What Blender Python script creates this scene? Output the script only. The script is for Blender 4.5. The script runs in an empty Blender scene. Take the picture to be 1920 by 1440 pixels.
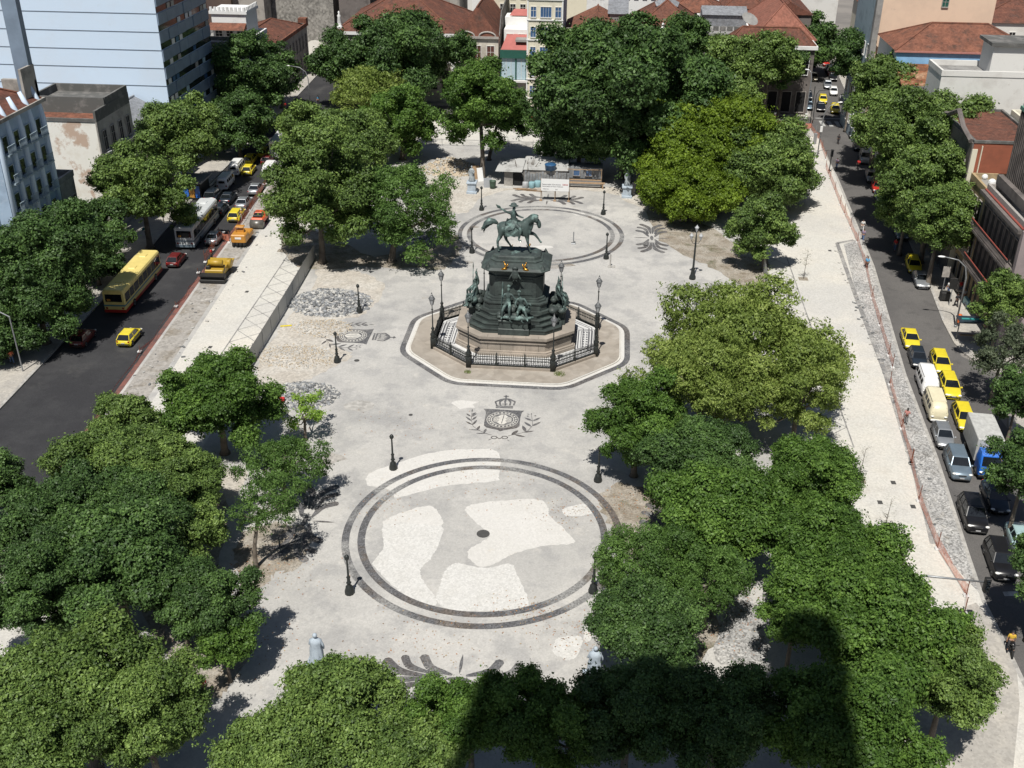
import bpy, math, random
import numpy as np
from math import sin, cos, pi, radians, atan2, hypot
from mathutils import Matrix, Vector

S = bpy.context.scene
# ------------------------------------------------------------------ camera
CP = np.array([8.1525, -67.6104, 50.6277]); FPX = 2010.413
YAW, PIT, ROL = -0.0881399, 0.5005184, 0.0074759
_f = np.array([sin(YAW)*cos(PIT), cos(YAW)*cos(PIT), -sin(PIT)])
_r0 = np.array([cos(YAW), -sin(YAW), 0.]); _u0 = np.cross(_r0, _f)
_r = cos(ROL)*_r0 + sin(ROL)*_u0; _u = -sin(ROL)*_r0 + cos(ROL)*_u0
cam = bpy.data.cameras.new('camera'); cam.lens = FPX/1920*36; cam.sensor_width = 36
cam.clip_start = 0.5; cam.clip_end = 3000
co = bpy.data.objects.new('camera', cam); S.collection.objects.link(co)
co.matrix_world = Matrix(((_r[0], _u[0], -_f[0], CP[0]), (_r[1], _u[1], -_f[1], CP[1]), (_r[2], _u[2], -_f[2], CP[2]), (0, 0, 0, 1)))
S.camera = co
# ------------------------------------------------------------------ world, sun, exposure
SUN_EL, SUN_AZ = radians(61.5), radians(192.0)      # direction the light comes from, clockwise from +Y
W = bpy.data.worlds.new('World'); S.world = W; W.use_nodes = True
_n = W.node_tree.nodes; _bg = _n['Background']; _sk = _n.new('ShaderNodeTexSky')
_sk.sky_type = 'NISHITA'; _sk.sun_disc = False; _sk.sun_elevation = SUN_EL; _sk.sun_rotation = SUN_AZ
_sk.air_density = 1.0; _sk.dust_density = 1.0
W.node_tree.links.new(_sk.outputs[0], _bg.inputs[0]); _bg.inputs[1].default_value = 0.05
sl = bpy.data.lights.new('sun', 'SUN'); sl.energy = 5.0; sl.angle = radians(0.5); sl.color = (1.0, 0.965, 0.90)
so = bpy.data.objects.new('sun', sl); S.collection.objects.link(so)
_sd = Vector((sin(SUN_AZ)*cos(SUN_EL), cos(SUN_AZ)*cos(SUN_EL), sin(SUN_EL)))
so.rotation_euler = _sd.to_track_quat('Z', 'Y').to_euler()
S.view_settings.view_transform = 'Standard'; S.view_settings.look = 'None'
S.view_settings.gamma = 1; S.view_settings.exposure = 0.12

# ------------------------------------------------------------------ points in the place, read off the survey photograph
def ray(x, y): return (x-960)/FPX*_r-(y-720)/FPX*_u+_f
def G(x, y, z=0.):
    d = ray(x, y); t = (z-CP[2])/d[2]; q = CP+d*t; return (float(q[0]), float(q[1]), float(z))
def OX(x, y, X):
    d = ray(x, y); q = CP+d*((X-CP[0])/d[0]); return q
def OY(x, y, Y):
    d = ray(x, y); q = CP+d*((Y-CP[1])/d[1]); return q
def px_size(P):                                     # metres per photo pixel at a point
    return float(np.dot(np.array(P)-CP, _f))/FPX

# ------------------------------------------------------------------ materials
MATS = {}
def nmat(name): m = bpy.data.materials.new(name); m.use_nodes = True; return m, m.node_tree, m.node_tree.nodes['Principled BSDF']
def mat(name, col, rough=.7, metal=0., var=.25, scale=3., col2=None, bump=0., bscale=40., spec=.5, fine=0.):
    """a surface colour broken up by noise: var = how far towards col2 (or a darker tone)"""
    if name in MATS: return MATS[name]
    m, t, b = nmat(name); N, L = t.nodes, t.links
    b.inputs['Roughness'].default_value = rough; b.inputs['Metallic'].default_value = metal
    b.inputs['Specular IOR Level'].default_value = spec
    col = tuple(col)[:3]; c2 = tuple(col2)[:3] if col2 else tuple(c*(1-var) for c in col)
    tc = N.new('ShaderNodeTexCoord'); no = N.new('ShaderNodeTexNoise'); no.inputs['Scale'].default_value = scale
    no.inputs['Detail'].default_value = 5; no.inputs['Roughness'].default_value = .62
    L.new(tc.outputs['Object'], no.inputs['Vector'])
    rp = N.new('ShaderNodeValToRGB'); rp.color_ramp.elements[0].position = .35; rp.color_ramp.elements[1].position = .65
    rp.color_ramp.elements[0].color = (*c2, 1); rp.color_ramp.elements[1].color = (*col, 1)
    L.new(no.outputs[0], rp.inputs[0]); out = rp.outputs[0]
    if fine > 0:
        n2 = N.new('ShaderNodeTexNoise'); n2.inputs['Scale'].default_value = scale*14; n2.inputs['Detail'].default_value = 3
        L.new(tc.outputs['Object'], n2.inputs['Vector'])
        mr = N.new('ShaderNodeMapRange'); mr.inputs[1].default_value = .3; mr.inputs[2].default_value = .7
        mr.inputs[3].default_value = 1-fine; mr.inputs[4].default_value = 1+fine*.5; L.new(n2.outputs[0], mr.inputs[0])
        mx = N.new('ShaderNodeMix'); mx.data_type = 'RGBA'; mx.blend_type = 'MULTIPLY'; mx.inputs[0].default_value = 1
        cb = N.new('ShaderNodeCombineColor'); [L.new(mr.outputs[0], cb.inputs[i]) for i in range(3)]
        L.new(out, mx.inputs[6]); L.new(cb.outputs[0], mx.inputs[7]); out = mx.outputs[2]
    L.new(out, b.inputs['Base Color'])
    if bump > 0:
        n3 = N.new('ShaderNodeTexNoise'); n3.inputs['Scale'].default_value = bscale; n3.inputs['Detail'].default_value = 3
        L.new(tc.outputs['Object'], n3.inputs['Vector'])
        bp = N.new('ShaderNodeBump'); bp.inputs['Strength'].default_value = bump; bp.inputs['Distance'].default_value = .03
        L.new(n3.outputs[0], bp.inputs['Height']); L.new(bp.outputs[0], b.inputs['Normal'])
    MATS[name] = m; return m

def layered(name, base, layers, rough=.85, cell=0., cellamt=.2, bump=0.):
    """base colour plus noise-masked layers: (colour, scale, lo, hi, amount, detail, offset)"""
    if name in MATS: return MATS[name]
    m, t, b = nmat(name); N, L = t.nodes, t.links; b.inputs['Roughness'].default_value = rough
    b.inputs['Specular IOR Level'].default_value = .25
    tc = N.new('ShaderNodeTexCoord'); rgb = N.new('ShaderNodeRGB'); rgb.outputs[0].default_value = (*base, 1); out = rgb.outputs[0]
    for (c, sc, lo, hi, amt, det, off) in layers:
        mp = N.new('ShaderNodeMapping'); mp.inputs['Location'].default_value = (off, off*1.7, 0); L.new(tc.outputs['Object'], mp.inputs[0])
        no = N.new('ShaderNodeTexNoise'); no.inputs['Scale'].default_value = sc; no.inputs['Detail'].default_value = det
        no.inputs['Roughness'].default_value = .65; L.new(mp.outputs[0], no.inputs['Vector'])
        mr = N.new('ShaderNodeMapRange'); mr.inputs[1].default_value = lo; mr.inputs[2].default_value = hi
        mr.inputs[3].default_value = 0; mr.inputs[4].default_value = amt; L.new(no.outputs[0], mr.inputs[0])
        mx = N.new('ShaderNodeMix'); mx.data_type = 'RGBA'; L.new(mr.outputs[0], mx.inputs[0]); L.new(out, mx.inputs[6]); mx.inputs[7].default_value = (*c, 1); out = mx.outputs[2]
    if cell > 0:
        vo = N.new('ShaderNodeTexVoronoi'); vo.inputs['Scale'].default_value = cell; L.new(tc.outputs['Object'], vo.inputs['Vector'])
        bw = N.new('ShaderNodeRGBToBW'); L.new(vo.outputs['Color'], bw.inputs[0])
        mr = N.new('ShaderNodeMapRange'); mr.inputs[1].default_value = .1; mr.inputs[2].default_value = .9; mr.inputs[3].default_value = 1-cellamt; mr.inputs[4].default_value = 1+cellamt*.6
        L.new(bw.outputs[0], mr.inputs[0]); cb = N.new('ShaderNodeCombineColor'); [L.new(mr.outputs[0], cb.inputs[i]) for i in range(3)]
        mx = N.new('ShaderNodeMix'); mx.data_type = 'RGBA'; mx.blend_type = 'MULTIPLY'; mx.inputs[0].default_value = 1
        L.new(out, mx.inputs[6]); L.new(cb.outputs[0], mx.inputs[7]); out = mx.outputs[2]
        if bump > 0:
            bp = N.new('ShaderNodeBump'); bp.inputs['Strength'].default_value = bump; bp.inputs['Distance'].default_value = .05
            L.new(bw.outputs[0], bp.inputs['Height']); L.new(bp.outputs[0], b.inputs['Normal'])
    L.new(out, b.inputs['Base Color']); MATS[name] = m; return m

def roofmat(name, c1, c2, axis='X', sc=5.0, dirt=(.08, .06, .05)):
    """clay tiles: fine ribs down the slope, courses across, blotchy colour"""
    if name in MATS: return MATS[name]
    m, t, b = nmat(name); N, L = t.nodes, t.links; b.inputs['Roughness'].default_value = .9; b.inputs['Specular IOR Level'].default_value = .2
    tc = N.new('ShaderNodeTexCoord')
    no = N.new('ShaderNodeTexNoise'); no.inputs['Scale'].default_value = .55; no.inputs['Detail'].default_value = 8; no.inputs['Roughness'].default_value = .7
    L.new(tc.outputs['Object'], no.inputs['Vector'])
    rp = N.new('ShaderNodeValToRGB'); e = rp.color_ramp.elements; e[0].position = .3; e[0].color = (*dirt, 1); e[1].position = .7; e[1].color = (*c1, 1)
    x = e.new(.47); x.color = (*c2, 1); L.new(no.outputs[0], rp.inputs[0])
    wv = N.new('ShaderNodeTexWave'); wv.bands_direction = axis; wv.inputs['Scale'].default_value = sc; wv.inputs['Distortion'].default_value = .3
    L.new(tc.outputs['Object'], wv.inputs['Vector'])
    vo = N.new('ShaderNodeTexVoronoi'); vo.inputs['Scale'].default_value = 3.2; L.new(tc.outputs['Object'], vo.inputs['Vector'])
    bw = N.new('ShaderNodeRGBToBW'); L.new(vo.outputs['Color'], bw.inputs[0])
    mu = N.new('ShaderNodeMath'); mu.operation = 'MULTIPLY_ADD'; L.new(wv.outputs[1], mu.inputs[0]); mu.inputs[1].default_value = .35; mu.inputs[2].default_value = .55
    m2 = N.new('ShaderNodeMath'); m2.operation = 'MULTIPLY_ADD'; L.new(bw.outputs[0], m2.inputs[0]); m2.inputs[1].default_value = .5; L.new(mu.outputs[0], m2.inputs[2])
    cb = N.new('ShaderNodeCombineColor'); [L.new(m2.outputs[0], cb.inputs[i]) for i in range(3)]
    mx = N.new('ShaderNodeMix'); mx.data_type = 'RGBA'; mx.blend_type = 'MULTIPLY'; mx.inputs[0].default_value = 1
    L.new(rp.outputs[0], mx.inputs[6]); L.new(cb.outputs[0], mx.inputs[7]); L.new(mx.outputs[2], b.inputs['Base Color'])
    bp = N.new('ShaderNodeBump'); bp.inputs['Strength'].default_value = .6; bp.inputs['Distance'].default_value = .06
    L.new(wv.outputs[1], bp.inputs['Height']); L.new(bp.outputs[0], b.inputs['Normal'])
    MATS[name] = m; return m

def leafmat(name, ca, cb_, cc, trans=.2):
    """foliage: every leaf its own tone between three colours"""
    if name in MATS: return MATS[name]
    ca, cb_, cc = [tuple(q*k for q in c) for c, k in ((ca, 1.0), (cb_, 1.12), (cc, 1.25))]
    m = bpy.data.materials.new(name); m.use_nodes = True; t = m.node_tree; N, L = t.nodes, t.links
    for n in list(N): N.remove(n)
    o = N.new('ShaderNodeOutputMaterial'); at = N.new('ShaderNodeAttribute'); at.attribute_name = 'tone'
    rp = N.new('ShaderNodeValToRGB'); e = rp.color_ramp.elements; e[0].color = (*ca, 1); e[1].color = (*cc, 1); x = e.new(.5); x.color = (*cb_, 1)
    L.new(at.outputs['Fac'], rp.inputs[0])
    d = N.new('ShaderNodeBsdfPrincipled'); d.inputs['Roughness'].default_value = .55; d.inputs['Specular IOR Level'].default_value = .35
    tr = N.new('ShaderNodeBsdfTranslucent'); mx = N.new('ShaderNodeMixShader'); mx.inputs[0].default_value = trans
    L.new(rp.outputs[0], d.inputs['Base Color']); L.new(rp.outputs[0], tr.inputs[0])
    L.new(d.outputs[0], mx.inputs[1]); L.new(tr.outputs[0], mx.inputs[2]); L.new(mx.outputs[0], o.inputs[0])
    MATS[name] = m; return m

def meshmat(name, col, scale, cover):
    """woven plastic netting: threads of colour with open cells between"""
    if name in MATS: return MATS[name]
    m, t, b = nmat(name); N, L = t.nodes, t.links; b.inputs['Base Color'].default_value = (*col, 1); b.inputs['Roughness'].default_value = .8
    tc = N.new('ShaderNodeTexCoord'); no = N.new('ShaderNodeTexNoise'); no.inputs['Scale'].default_value = scale; no.inputs['Detail'].default_value = 2
    L.new(tc.outputs['Object'], no.inputs['Vector'])
    mr = N.new('ShaderNodeMapRange'); mr.inputs[1].default_value = .3; mr.inputs[2].default_value = .7; mr.inputs[3].default_value = cover-.2; mr.inputs[4].default_value = min(1, cover+.2)
    L.new(no.outputs[0], mr.inputs[0]); L.new(mr.outputs[0], b.inputs['Alpha']); MATS[name] = m; return m

def glassmat(name, col=(.02, .025, .03), rough=.08):
    return mat(name, col, rough=rough, var=.3, scale=2, spec=.8)

# ------------------------------------------------------------------ mesh building
class MB:
    def __init__(s): s.v = []; s.f = []; s.m = []; s.M = None; s.k = 0
    def mi(s, k): s.k = k; return s
    def add(s, vs, fs):
        o = len(s.v)
        if s.M is not None: vs = [tuple(s.M @ Vector(q)) for q in vs]
        s.v += [tuple(q) for q in vs]; s.f += [tuple(i+o for i in f) for f in fs]; s.m += [s.k]*len(fs); return s
    def box(s, x0, x1, y0, y1, z0, z1):
        return s.add([(x0, y0, z0), (x1, y0, z0), (x1, y1, z0), (x0, y1, z0), (x0, y0, z1), (x1, y0, z1), (x1, y1, z1), (x0, y1, z1)],
                     [(3, 2, 1, 0), (4, 5, 6, 7), (0, 1, 5, 4), (1, 2, 6, 5), (2, 3, 7, 6), (3, 0, 4, 7)])
    def bbox(s, x0, x1, y0, y1, z0, z1, b=.05):      # box with bevelled vertical and top edges
        b = min(b, (x1-x0)*.45, (y1-y0)*.45, (z1-z0)*.45); rings = []
        for (i, z) in ((0, z0), (0, z1-b), (b, z1)):
            rings.append([(x0+b+i*.0, y0+i, z), (x1-b, y0+i, z), (x1-i, y0+b, z), (x1-i, y1-b, z), (x1-b, y1-i, z), (x0+b, y1-i, z), (x0+i, y1-b, z), (x0+i, y0+b, z)])
        return s.loft(rings)
    def loft(s, rings, closed=True, cap=True):
        n = len(rings[0]); vs = [q for r in rings for q in r]; fs = []
        for a in range(len(rings)-1):
            for i in range(n if closed else n-1):
                j = (i+1) % n; fs.append((a*n+i, a*n+j, (a+1)*n+j, (a+1)*n+i))
        if cap and closed: fs.append(tuple(range(n-1, -1, -1))); fs.append(tuple((len(rings)-1)*n+i for i in range(n)))
        return s.add(vs, fs)
    def lathe(s, prof, cx=0, cy=0, n=12, sx=1., sy=1., ph=0.):
        return s.loft([[(cx+r*cos(2*pi*i/n+ph)*sx, cy+r*sin(2*pi*i/n+ph)*sy, z) for i in range(n)] for (r, z) in prof])
    def tube(s, pts, rad, n=6):
        pts = [Vector(q) for q in pts]; rad = rad if hasattr(rad, '__len__') else [rad]*len(pts); rings = []; px = None
        for i, q in enumerate(pts):
            d = (pts[min(i+1, len(pts)-1)]-pts[max(i-1, 0)]); d = d.normalized() if d.length > 1e-9 else Vector((0, 0, 1))
            if px is None: px = d.orthogonal().normalized()
            else: px = (px-d*px.dot(d)); px = px.normalized() if px.length > 1e-6 else d.orthogonal().normalized()
            py = d.cross(px); rings.append([tuple(q+px*rad[i]*cos(2*pi*k/n)+py*rad[i]*sin(2*pi*k/n)) for k in range(n)])
        return s.loft(rings)
    def prism(s, poly, z0, z1):
        a = sum(poly[i][0]*poly[(i+1) % len(poly)][1]-poly[(i+1) % len(poly)][0]*poly[i][1] for i in range(len(poly)))
        if a < 0: poly = poly[::-1]
        return s.loft([[(q[0], q[1], z0) for q in poly], [(q[0], q[1], z1) for q in poly]])
    def flat(s, poly, z=0.):
        a = sum(poly[i][0]*poly[(i+1) % len(poly)][1]-poly[(i+1) % len(poly)][0]*poly[i][1] for i in range(len(poly)))
        if a < 0: poly = poly[::-1]
        return s.add([(q[0], q[1], z) for q in poly], [tuple(range(len(poly)))])
    def ball(s, c, r, n=8, m=5, sc=(1, 1, 1), jit=0., rnd=random):
        rings = []
        for j in range(m+1):
            a = pi*(j+.02)/(m+.04); jr = [1+rnd.uniform(-jit, jit) for _ in range(n)]
            rings.append([(c[0]+r*sc[0]*sin(a)*cos(2*pi*i/n)*jr[i], c[1]+r*sc[1]*sin(a)*sin(2*pi*i/n)*jr[i], c[2]-r*sc[2]*cos(a)) for i in range(n)])
        return s.loft(rings)
    def mesh(s, name, mats, smooth=False):
        me = bpy.data.meshes.new(name); me.from_pydata(s.v, [], s.f)
        for q in (mats if isinstance(mats, (list, tuple)) else [mats]): me.materials.append(q)
        if any(s.m): me.polygons.foreach_set('material_index', s.m)
        if smooth: me.polygons.foreach_set('use_smooth', [True]*len(s.f))
        me.update(); return me
    def build(s, name, mats, parent=None, smooth=False, loc=None, rz=0.):
        return link(name, s.mesh(name, mats, smooth), parent, loc, rz)

def link(name, me, parent=None, loc=None, rz=0., sc=None):
    o = bpy.data.objects.new(name, me); S.collection.objects.link(o); o.parent = parent
    if loc is not None: o.location = loc
    if rz: o.rotation_euler = (0, 0, rz)
    if sc: o.scale = sc
    return o
def thing(name, label, cat, loc=(0, 0, 0), rz=0., group=None, sc=None):
    o = link(name, None, None, loc, rz, sc); o.empty_display_size = .3; o['label'] = label; o['category'] = cat
    if group: o['group'] = group
    return o
def tag(o, label, cat, group=None):
    o['label'] = label; o['category'] = cat
    if group: o['group'] = group
    return o
def struct(o): o['kind'] = 'structure'; return o
def dup(root, loc, rz=0., label=None, group=None, sc=None):
    r = root.copy(); S.collection.objects.link(r); r.location = loc; r.rotation_euler = (0, 0, rz)
    if sc: r.scale = sc
    if label: r['label'] = label
    if group: r['group'] = group
    for ch in list(root.children):
        c = ch.copy(); S.collection.objects.link(c); c.parent = r
        for g in list(ch.children):
            d = g.copy(); S.collection.objects.link(d); d.parent = c
    return r
def smoothpoly(pts, k=4, jit=0., seed=1):
    R = random.Random(seed); out = []; n = len(pts)
    for i in range(n):
        p0, p1, p2, p3 = [np.array(pts[(i+j) % n][:2], float) for j in (-1, 0, 1, 2)]
        for a in range(k):
            t = a/k; q = .5*((2*p1)+(-p0+p2)*t+(2*p0-5*p1+4*p2-p3)*t*t+(-p0+3*p1-3*p2+p3)*t**3)
            out.append((q[0]+R.uniform(-jit, jit), q[1]+R.uniform(-jit, jit)))
    return out
def skin(name, joints, edges, m, parent=None, sub=1):
    """one continuous surface grown round a skeleton; joints = [(x,y,z,r)], first is the root"""
    me = bpy.data.meshes.new(name); me.from_pydata([j[:3] for j in joints], edges, []); me.materials.append(m)
    o = link(name, me, parent); sm = o.modifiers.new('Skin', 'SKIN'); sm.use_smooth_shade = True
    if not me.skin_vertices: return o
    for i, j in enumerate(joints):
        r = j[3]; me.skin_vertices[0].data[i].radius = (r, r) if not hasattr(r, '__len__') else r
    me.skin_vertices[0].data[0].use_root = True
    ss = o.modifiers.new('Sub', 'SUBSURF'); ss.levels = sub; ss.render_levels = sub
    return o
def chain(*idx): return [(idx[i], idx[i+1]) for i in range(len(idx)-1)]
NOTREES = False
# ================================================================== GROUND
m_old = layered('old grey stone paving', (.395, .385, .366), [((.485, .47, .442), .07, .42, .62, .85, 5, 3), ((.26, .258, .255), .11, .52, .68, .8, 6, 20),
    ((.56, .53, .48), .5, .58, .72, .5, 6, 7), ((.22, .17, .12), .55, .64, .74, .45, 9, 31), ((.2, .195, .19), 3., .62, .8, .5, 4, 5), ((.30, .295, .29), .35, .5, .6, .55, 8, 44)], cell=9., cellamt=.10)
m_new = layered('new cream stone paving', (.53, .515, .475), [((.60, .56, .49), .08, .45, .65, .6, 4, 9), ((.44, .41, .36), .5, .55, .72, .6, 6, 2), ((.46, .45, .43), .06, .5, .6, .6, 3, 17)], cell=7., cellamt=.12)
m_white = layered('fresh white stone paving', (.56, .55, .525), [((.50, .485, .45), .6, .45, .7, .5, 5, 4)], cell=8., cellamt=.14)
m_cream2 = layered('pinkish sand covered paving', (.55, .535, .505), [((.59, .575, .55), .3, .45, .65, .6, 5, 8), ((.5, .44, .36), .8, .6, .75, .5, 6, 1)], cell=8., cellamt=.08)
m_sand = layered('sandy earth', (.43, .395, .345), [((.50, .475, .43), .3, .42, .6, .8, 6, 3), ((.36, .33, .29), .9, .55, .7, .6, 6, 8)], cell=5., cellamt=.22)
m_cob = layered('grey cobble strip', (.34, .335, .325), [((.50, .485, .46), .16, .45, .6, .8, 5, 1), ((.20, .185, .165), .35, .55, .68, .7, 7, 12)], cell=8., cellamt=.55, bump=.5)
m_dirt = layered('scraped roadbed', (.33, .31, .285), [((.22, .19, .15), .3, .5, .62, .85, 7, 3), ((.46, .44, .41), .5, .55, .7, .7, 6, 8)], cell=4., cellamt=.25)
m_asL = layered('dark asphalt', (.036, .036, .039), [((.085, .083, .08), .10, .56, .63, .7, 7, 22), ((.055, .055, .057), .15, .45, .65, .8, 5, 2), ((.03, .03, .032), .9, .5, .7, .6, 7, 5)], rough=.8, cell=18., cellamt=.2)
m_asR = layered('worn grey asphalt', (.105, .10, .097), [((.135, .128, .122), .12, .42, .62, .8, 5, 2), ((.07, .068, .066), .5, .55, .72, .7, 7, 5), ((.17, .16, .15), 1.5, .66, .75, .5, 6, 9)], rough=.85, cell=18., cellamt=.18)
m_kerb = layered('granite kerb', (.40, .385, .36), [((.28, .27, .25), 1.5, .45, .65, .7, 5, 2)], cell=3., cellamt=.2)
m_pv = layered('street pavement', (.36, .34, .31), [((.45, .42, .37), .3, .45, .6, .8, 5, 2), ((.25, .23, .21), .8, .55, .7, .6, 6, 7)], cell=6., cellamt=.15)
m_city = layered('city ground', (.16, .15, .14), [((.24, .22, .2), .05, .4, .6, .9, 4, 2)])
m_dark = layered('dark basalt inlay', (.115, .115, .12), [((.31, .305, .29), 1.6, .60, .68, .75, 7, 4), ((.20, .195, .19), .35, .45, .6, .8, 6, 2), ((.09, .075, .065), .2, .5, .62, .6, 6, 15)], cell=9., cellamt=.45)
m_darkf = layered('worn basalt inlay', (.22, .215, .21), [((.36, .35, .33), .4, .45, .6, .9, 6, 2)], cell=9., cellamt=.3)
m_soil = layered('damp leaf litter and tree shade', (.27, .235, .19), [((.36, .33, .285), .5, .42, .6, .9, 7, 2), ((.16, .125, .085), .8, .52, .66, .6, 7, 5), ((.07, .08, .03), .4, .55, .7, .8, 6, 9), ((.36, .16, .06), 2.2, .62, .72, .5, 6, 4)], cell=9., cellamt=.3)
m_red = mat('iron red dust', (.22, .085, .065), rough=.95, col2=(.10, .065, .06), scale=1.2)
m_mark = mat('worn road paint', (.5, .5, .48), rough=.8, col2=(.25, .25, .24), scale=4)

RZ = -.13
def sheet(name, poly, z, m, parent=None): 
    o = MB().flat(poly, z).build(name, m, parent)
    if parent is None: struct(o)
    return o
sheet('ground', [(-1500, -400), (1500, -400), (1500, 2500), (-1500, 2500)], RZ-.03, m_city)
LK = [(-46.2, -90), (-46.8, 0), (-47.6, 21.3), (-48.3, 38.4), (-49.3, 57.6), (-50.3, 71), (-50.6, 91), (-51.2, 107), (-51.4, 129), (-52.3, 153.5), (-57, 175), (-62, 195)]
LE = [(-36.6, -90), (-37.0, 5.4), (-37.5, 19.6), (-38.6, 36.7), (-39.7, 52.3), (-40.5, 65.5), (-41.6, 81.3), (-43.2, 97.3), (-43.9, 121.5)]
RE = [(38.6, -90), (37.2, -10), (37.0, -4.5), (37.4, 1.1), (38.5, 14.9), (39.3, 30.9), (41.9, 59.4), (42.9, 80), (43.6, 96), (44.4, 122)]
RK = [(47.0, -90), (46.6, 14), (46.1, 23), (46.0, 38.6), (46.2, 44.3), (47.0, 52.5), (49.0, 80), (51.5, 110), (54.5, 150), (57.0, 184), (66, 280)]
sheet('left_road', LE+[(-44.2, 134), (-45.4, 150), (-48.5, 175), (-54, 195)]+LK[::-1], RZ, m_asL)
sheet('right_road', RE[:-1]+[(44.6, 126), (45.6, 135), (48.2, 165), (52, 190), (60, 280)]+RK[::-1], RZ, m_asR)
sheet('back_road', [(-44.4, 122.2), (44.7, 122.2), (44.9, 131.5), (-44.6, 131.5)], RZ-.006, m_asR)
sheet('side_street', [(46.0, 24.6), (120, -6), (120, 8), (52, 30.2), (48.6, 32.0), (46.8, 34.6), (45.8, 36)], RZ-.006, m_asR)
# pavements are slabs 0.13 m above the roads
def slab(name, poly, m, top=0.): return struct(MB().prism(poly, RZ-.02, top).build(name, m))
plaza = slab('plaza_paving', [(q[0]+.02, q[1]) for q in LE]+[(-43, 122), (43.6, 122)]+[(q[0]-.02, q[1]) for q in RE[::-1][1:]], m_old)
slab('left_pavement', [(q[0], q[1]) for q in LK[:10]]+[(-57.5, 153.5), (-57.5, -90)], m_pv)
slab('right_pavement', [(46.0, 38.6), (46.4, 36.3), (47.4, 33.6), (49.4, 31.0), (54, 28.8), (70, 24), (70, 60), (52, 60), (56.0, 110), (59.5, 150), (62, 184)]+[q for q in RK[::-1] if 40 < q[1] <= 184], m_pv)
slab('corner_pavement', [(46.6, -90), (46.6, 14), (46.3, 21), (47.0, 23.3), (49, 23.2), (90, 8), (90, -90)], m_pv)
slab('back_pavement', [(-44, 131.5), (44.9, 131.5), (44.9, 136), (-44, 136)], m_pv)
def strip_poly(line, a, b):                         # offset band beside a polyline of growing y
    return [(x+a, y) for x, y in line]+[(x+b, y) for x, y in line[::-1]]
for nm, ln, a, b in (('left_kerb', LK, -.02, -.32), ('right_kerb', [q for q in RK if q[1] > 40], .02, .30), ('plaza_kerb', [q for q in RE if q[1] < 100], -.32, -.04)):
    struct(MB().prism(strip_poly(ln, a, b), RZ, .012).build(nm, m_kerb))
# gutter line, pale, on the right road and work strips
sheet('left_work_strip', strip_poly(LE, .32, 3.0)[:], .003, m_dirt)
sheet('right_work_strip', [(37.0, -3.8), (35.3, .0), (35.4, 1.8), (35.9, 9.5), (37.4, 30.6), (37.9, 49.1), (39.4, 66.5), (41.2, 68.3)]+[(q[0]-.32, q[1]) for q in RE[::-1] if q[1] < 68 and q[1] > -4], .0035, m_cob)
sheet('left_promenade', [(-33.2, -60), (-33.6, 5), (-33.8, 19), (-34.6, 29), (-35.6, 44), (-36.9, 62), (-38, 81), (-39.8, 97), (-40.5, 118), (-28.3, 118), (-27.3, 54.5), (-26.6, 25), (-26.0, 5), (-25, -60)], .004, m_new)
sheet('right_promenade', [(27.2, -20), (27.3, 20), (27.5, 46), (28.0, 58), (28.6, 118), (44, 118), (43.3, 96), (42.4, 79), (41.2, 68.3), (39.4, 66.8), (37.9, 49.1), (37.3, 30.6), (35.8, 9.5), (35.1, 1.7), (36.9, -3.9), (37.1, -20)], .004, m_new)
sheet('back_promenade', [(-28.3, 106), (28.4, 106), (28.4, 121.6), (-28.3, 121.6)], .0045, m_new)
sheet('near_corner_pavement', [G(*q)[:2] for q in ((1640, 1440), (1700, 1330), (1700, 1180), (1830, 1130), (1872, 1180), (1905, 1240), (1912, 1320), (1900, 1440))], .008, m_pv)
sheet('road_dust', strip_poly([q for q in LE if -10 < q[1] < 70], -.62, -.05), RZ+.006, m_red)
# slim dark border lines of the promenades and the diamond bands beside the hoardings
def linestrip(mb, pts, w, z):
    for a, b in zip(pts[:-1], pts[1:]):
        d = Vector((b[0]-a[0], b[1]-a[1])); n = Vector((-d.y, d.x)).normalized()*w/2
        mb.flat([(a[0]+n.x, a[1]+n.y), (b[0]+n.x, b[1]+n.y), (b[0]-n.x, b[1]-n.y), (a[0]-n.x, a[1]-n.y)], z)
    return mb
def pattern(pts_in, pts_out, n, nm):
    mb = MB(); linestrip(mb, [pts_out[0], pts_out[1]], .13, .012)
    a, b = np.array(pts_in[0]), np.array(pts_in[1]); c, d = np.array(pts_out[0]), np.array(pts_out[1])
    for i in range(n):
        t0, t1, th = i/n, (i+1)/n, (i+.5)/n
        for (p, q) in ((a+(b-a)*t0, c+(d-c)*t1), (c+(d-c)*t0, a+(b-a)*t1)):
            linestrip(mb, [tuple(p), tuple(q)], .09, .012 if p[0] < q[0] else .014)
    return mb.build(nm, m_darkf, None)
o = pattern([(-27.1, 16), (-28.0, 60)], [(-30.2, 16), (-31.2, 60)], 15, 'promenade_mosaic'); struct(o)
o = pattern([(27.6, 16), (28.3, 62)], [(31.4, 16), (31.4, 62)], 13, 'promenade_mosaic'); struct(o)
o = pattern([(-24, 113.2), (24, 113.2)], [(-24, 117.4), (24, 117.4)], 14, 'promenade_mosaic'); struct(o)
mb = MB(); linestrip(mb, [(-40, 109), (40, 109)], .35, .012); linestrip(mb, [(34.9, 2.2), (35.7, 9.5), (37.2, 30.6), (37.8, 49), (38.6, 67), (41, 68.4)], .5, .012); struct(mb.build('promenade_border', m_darkf))
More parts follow.
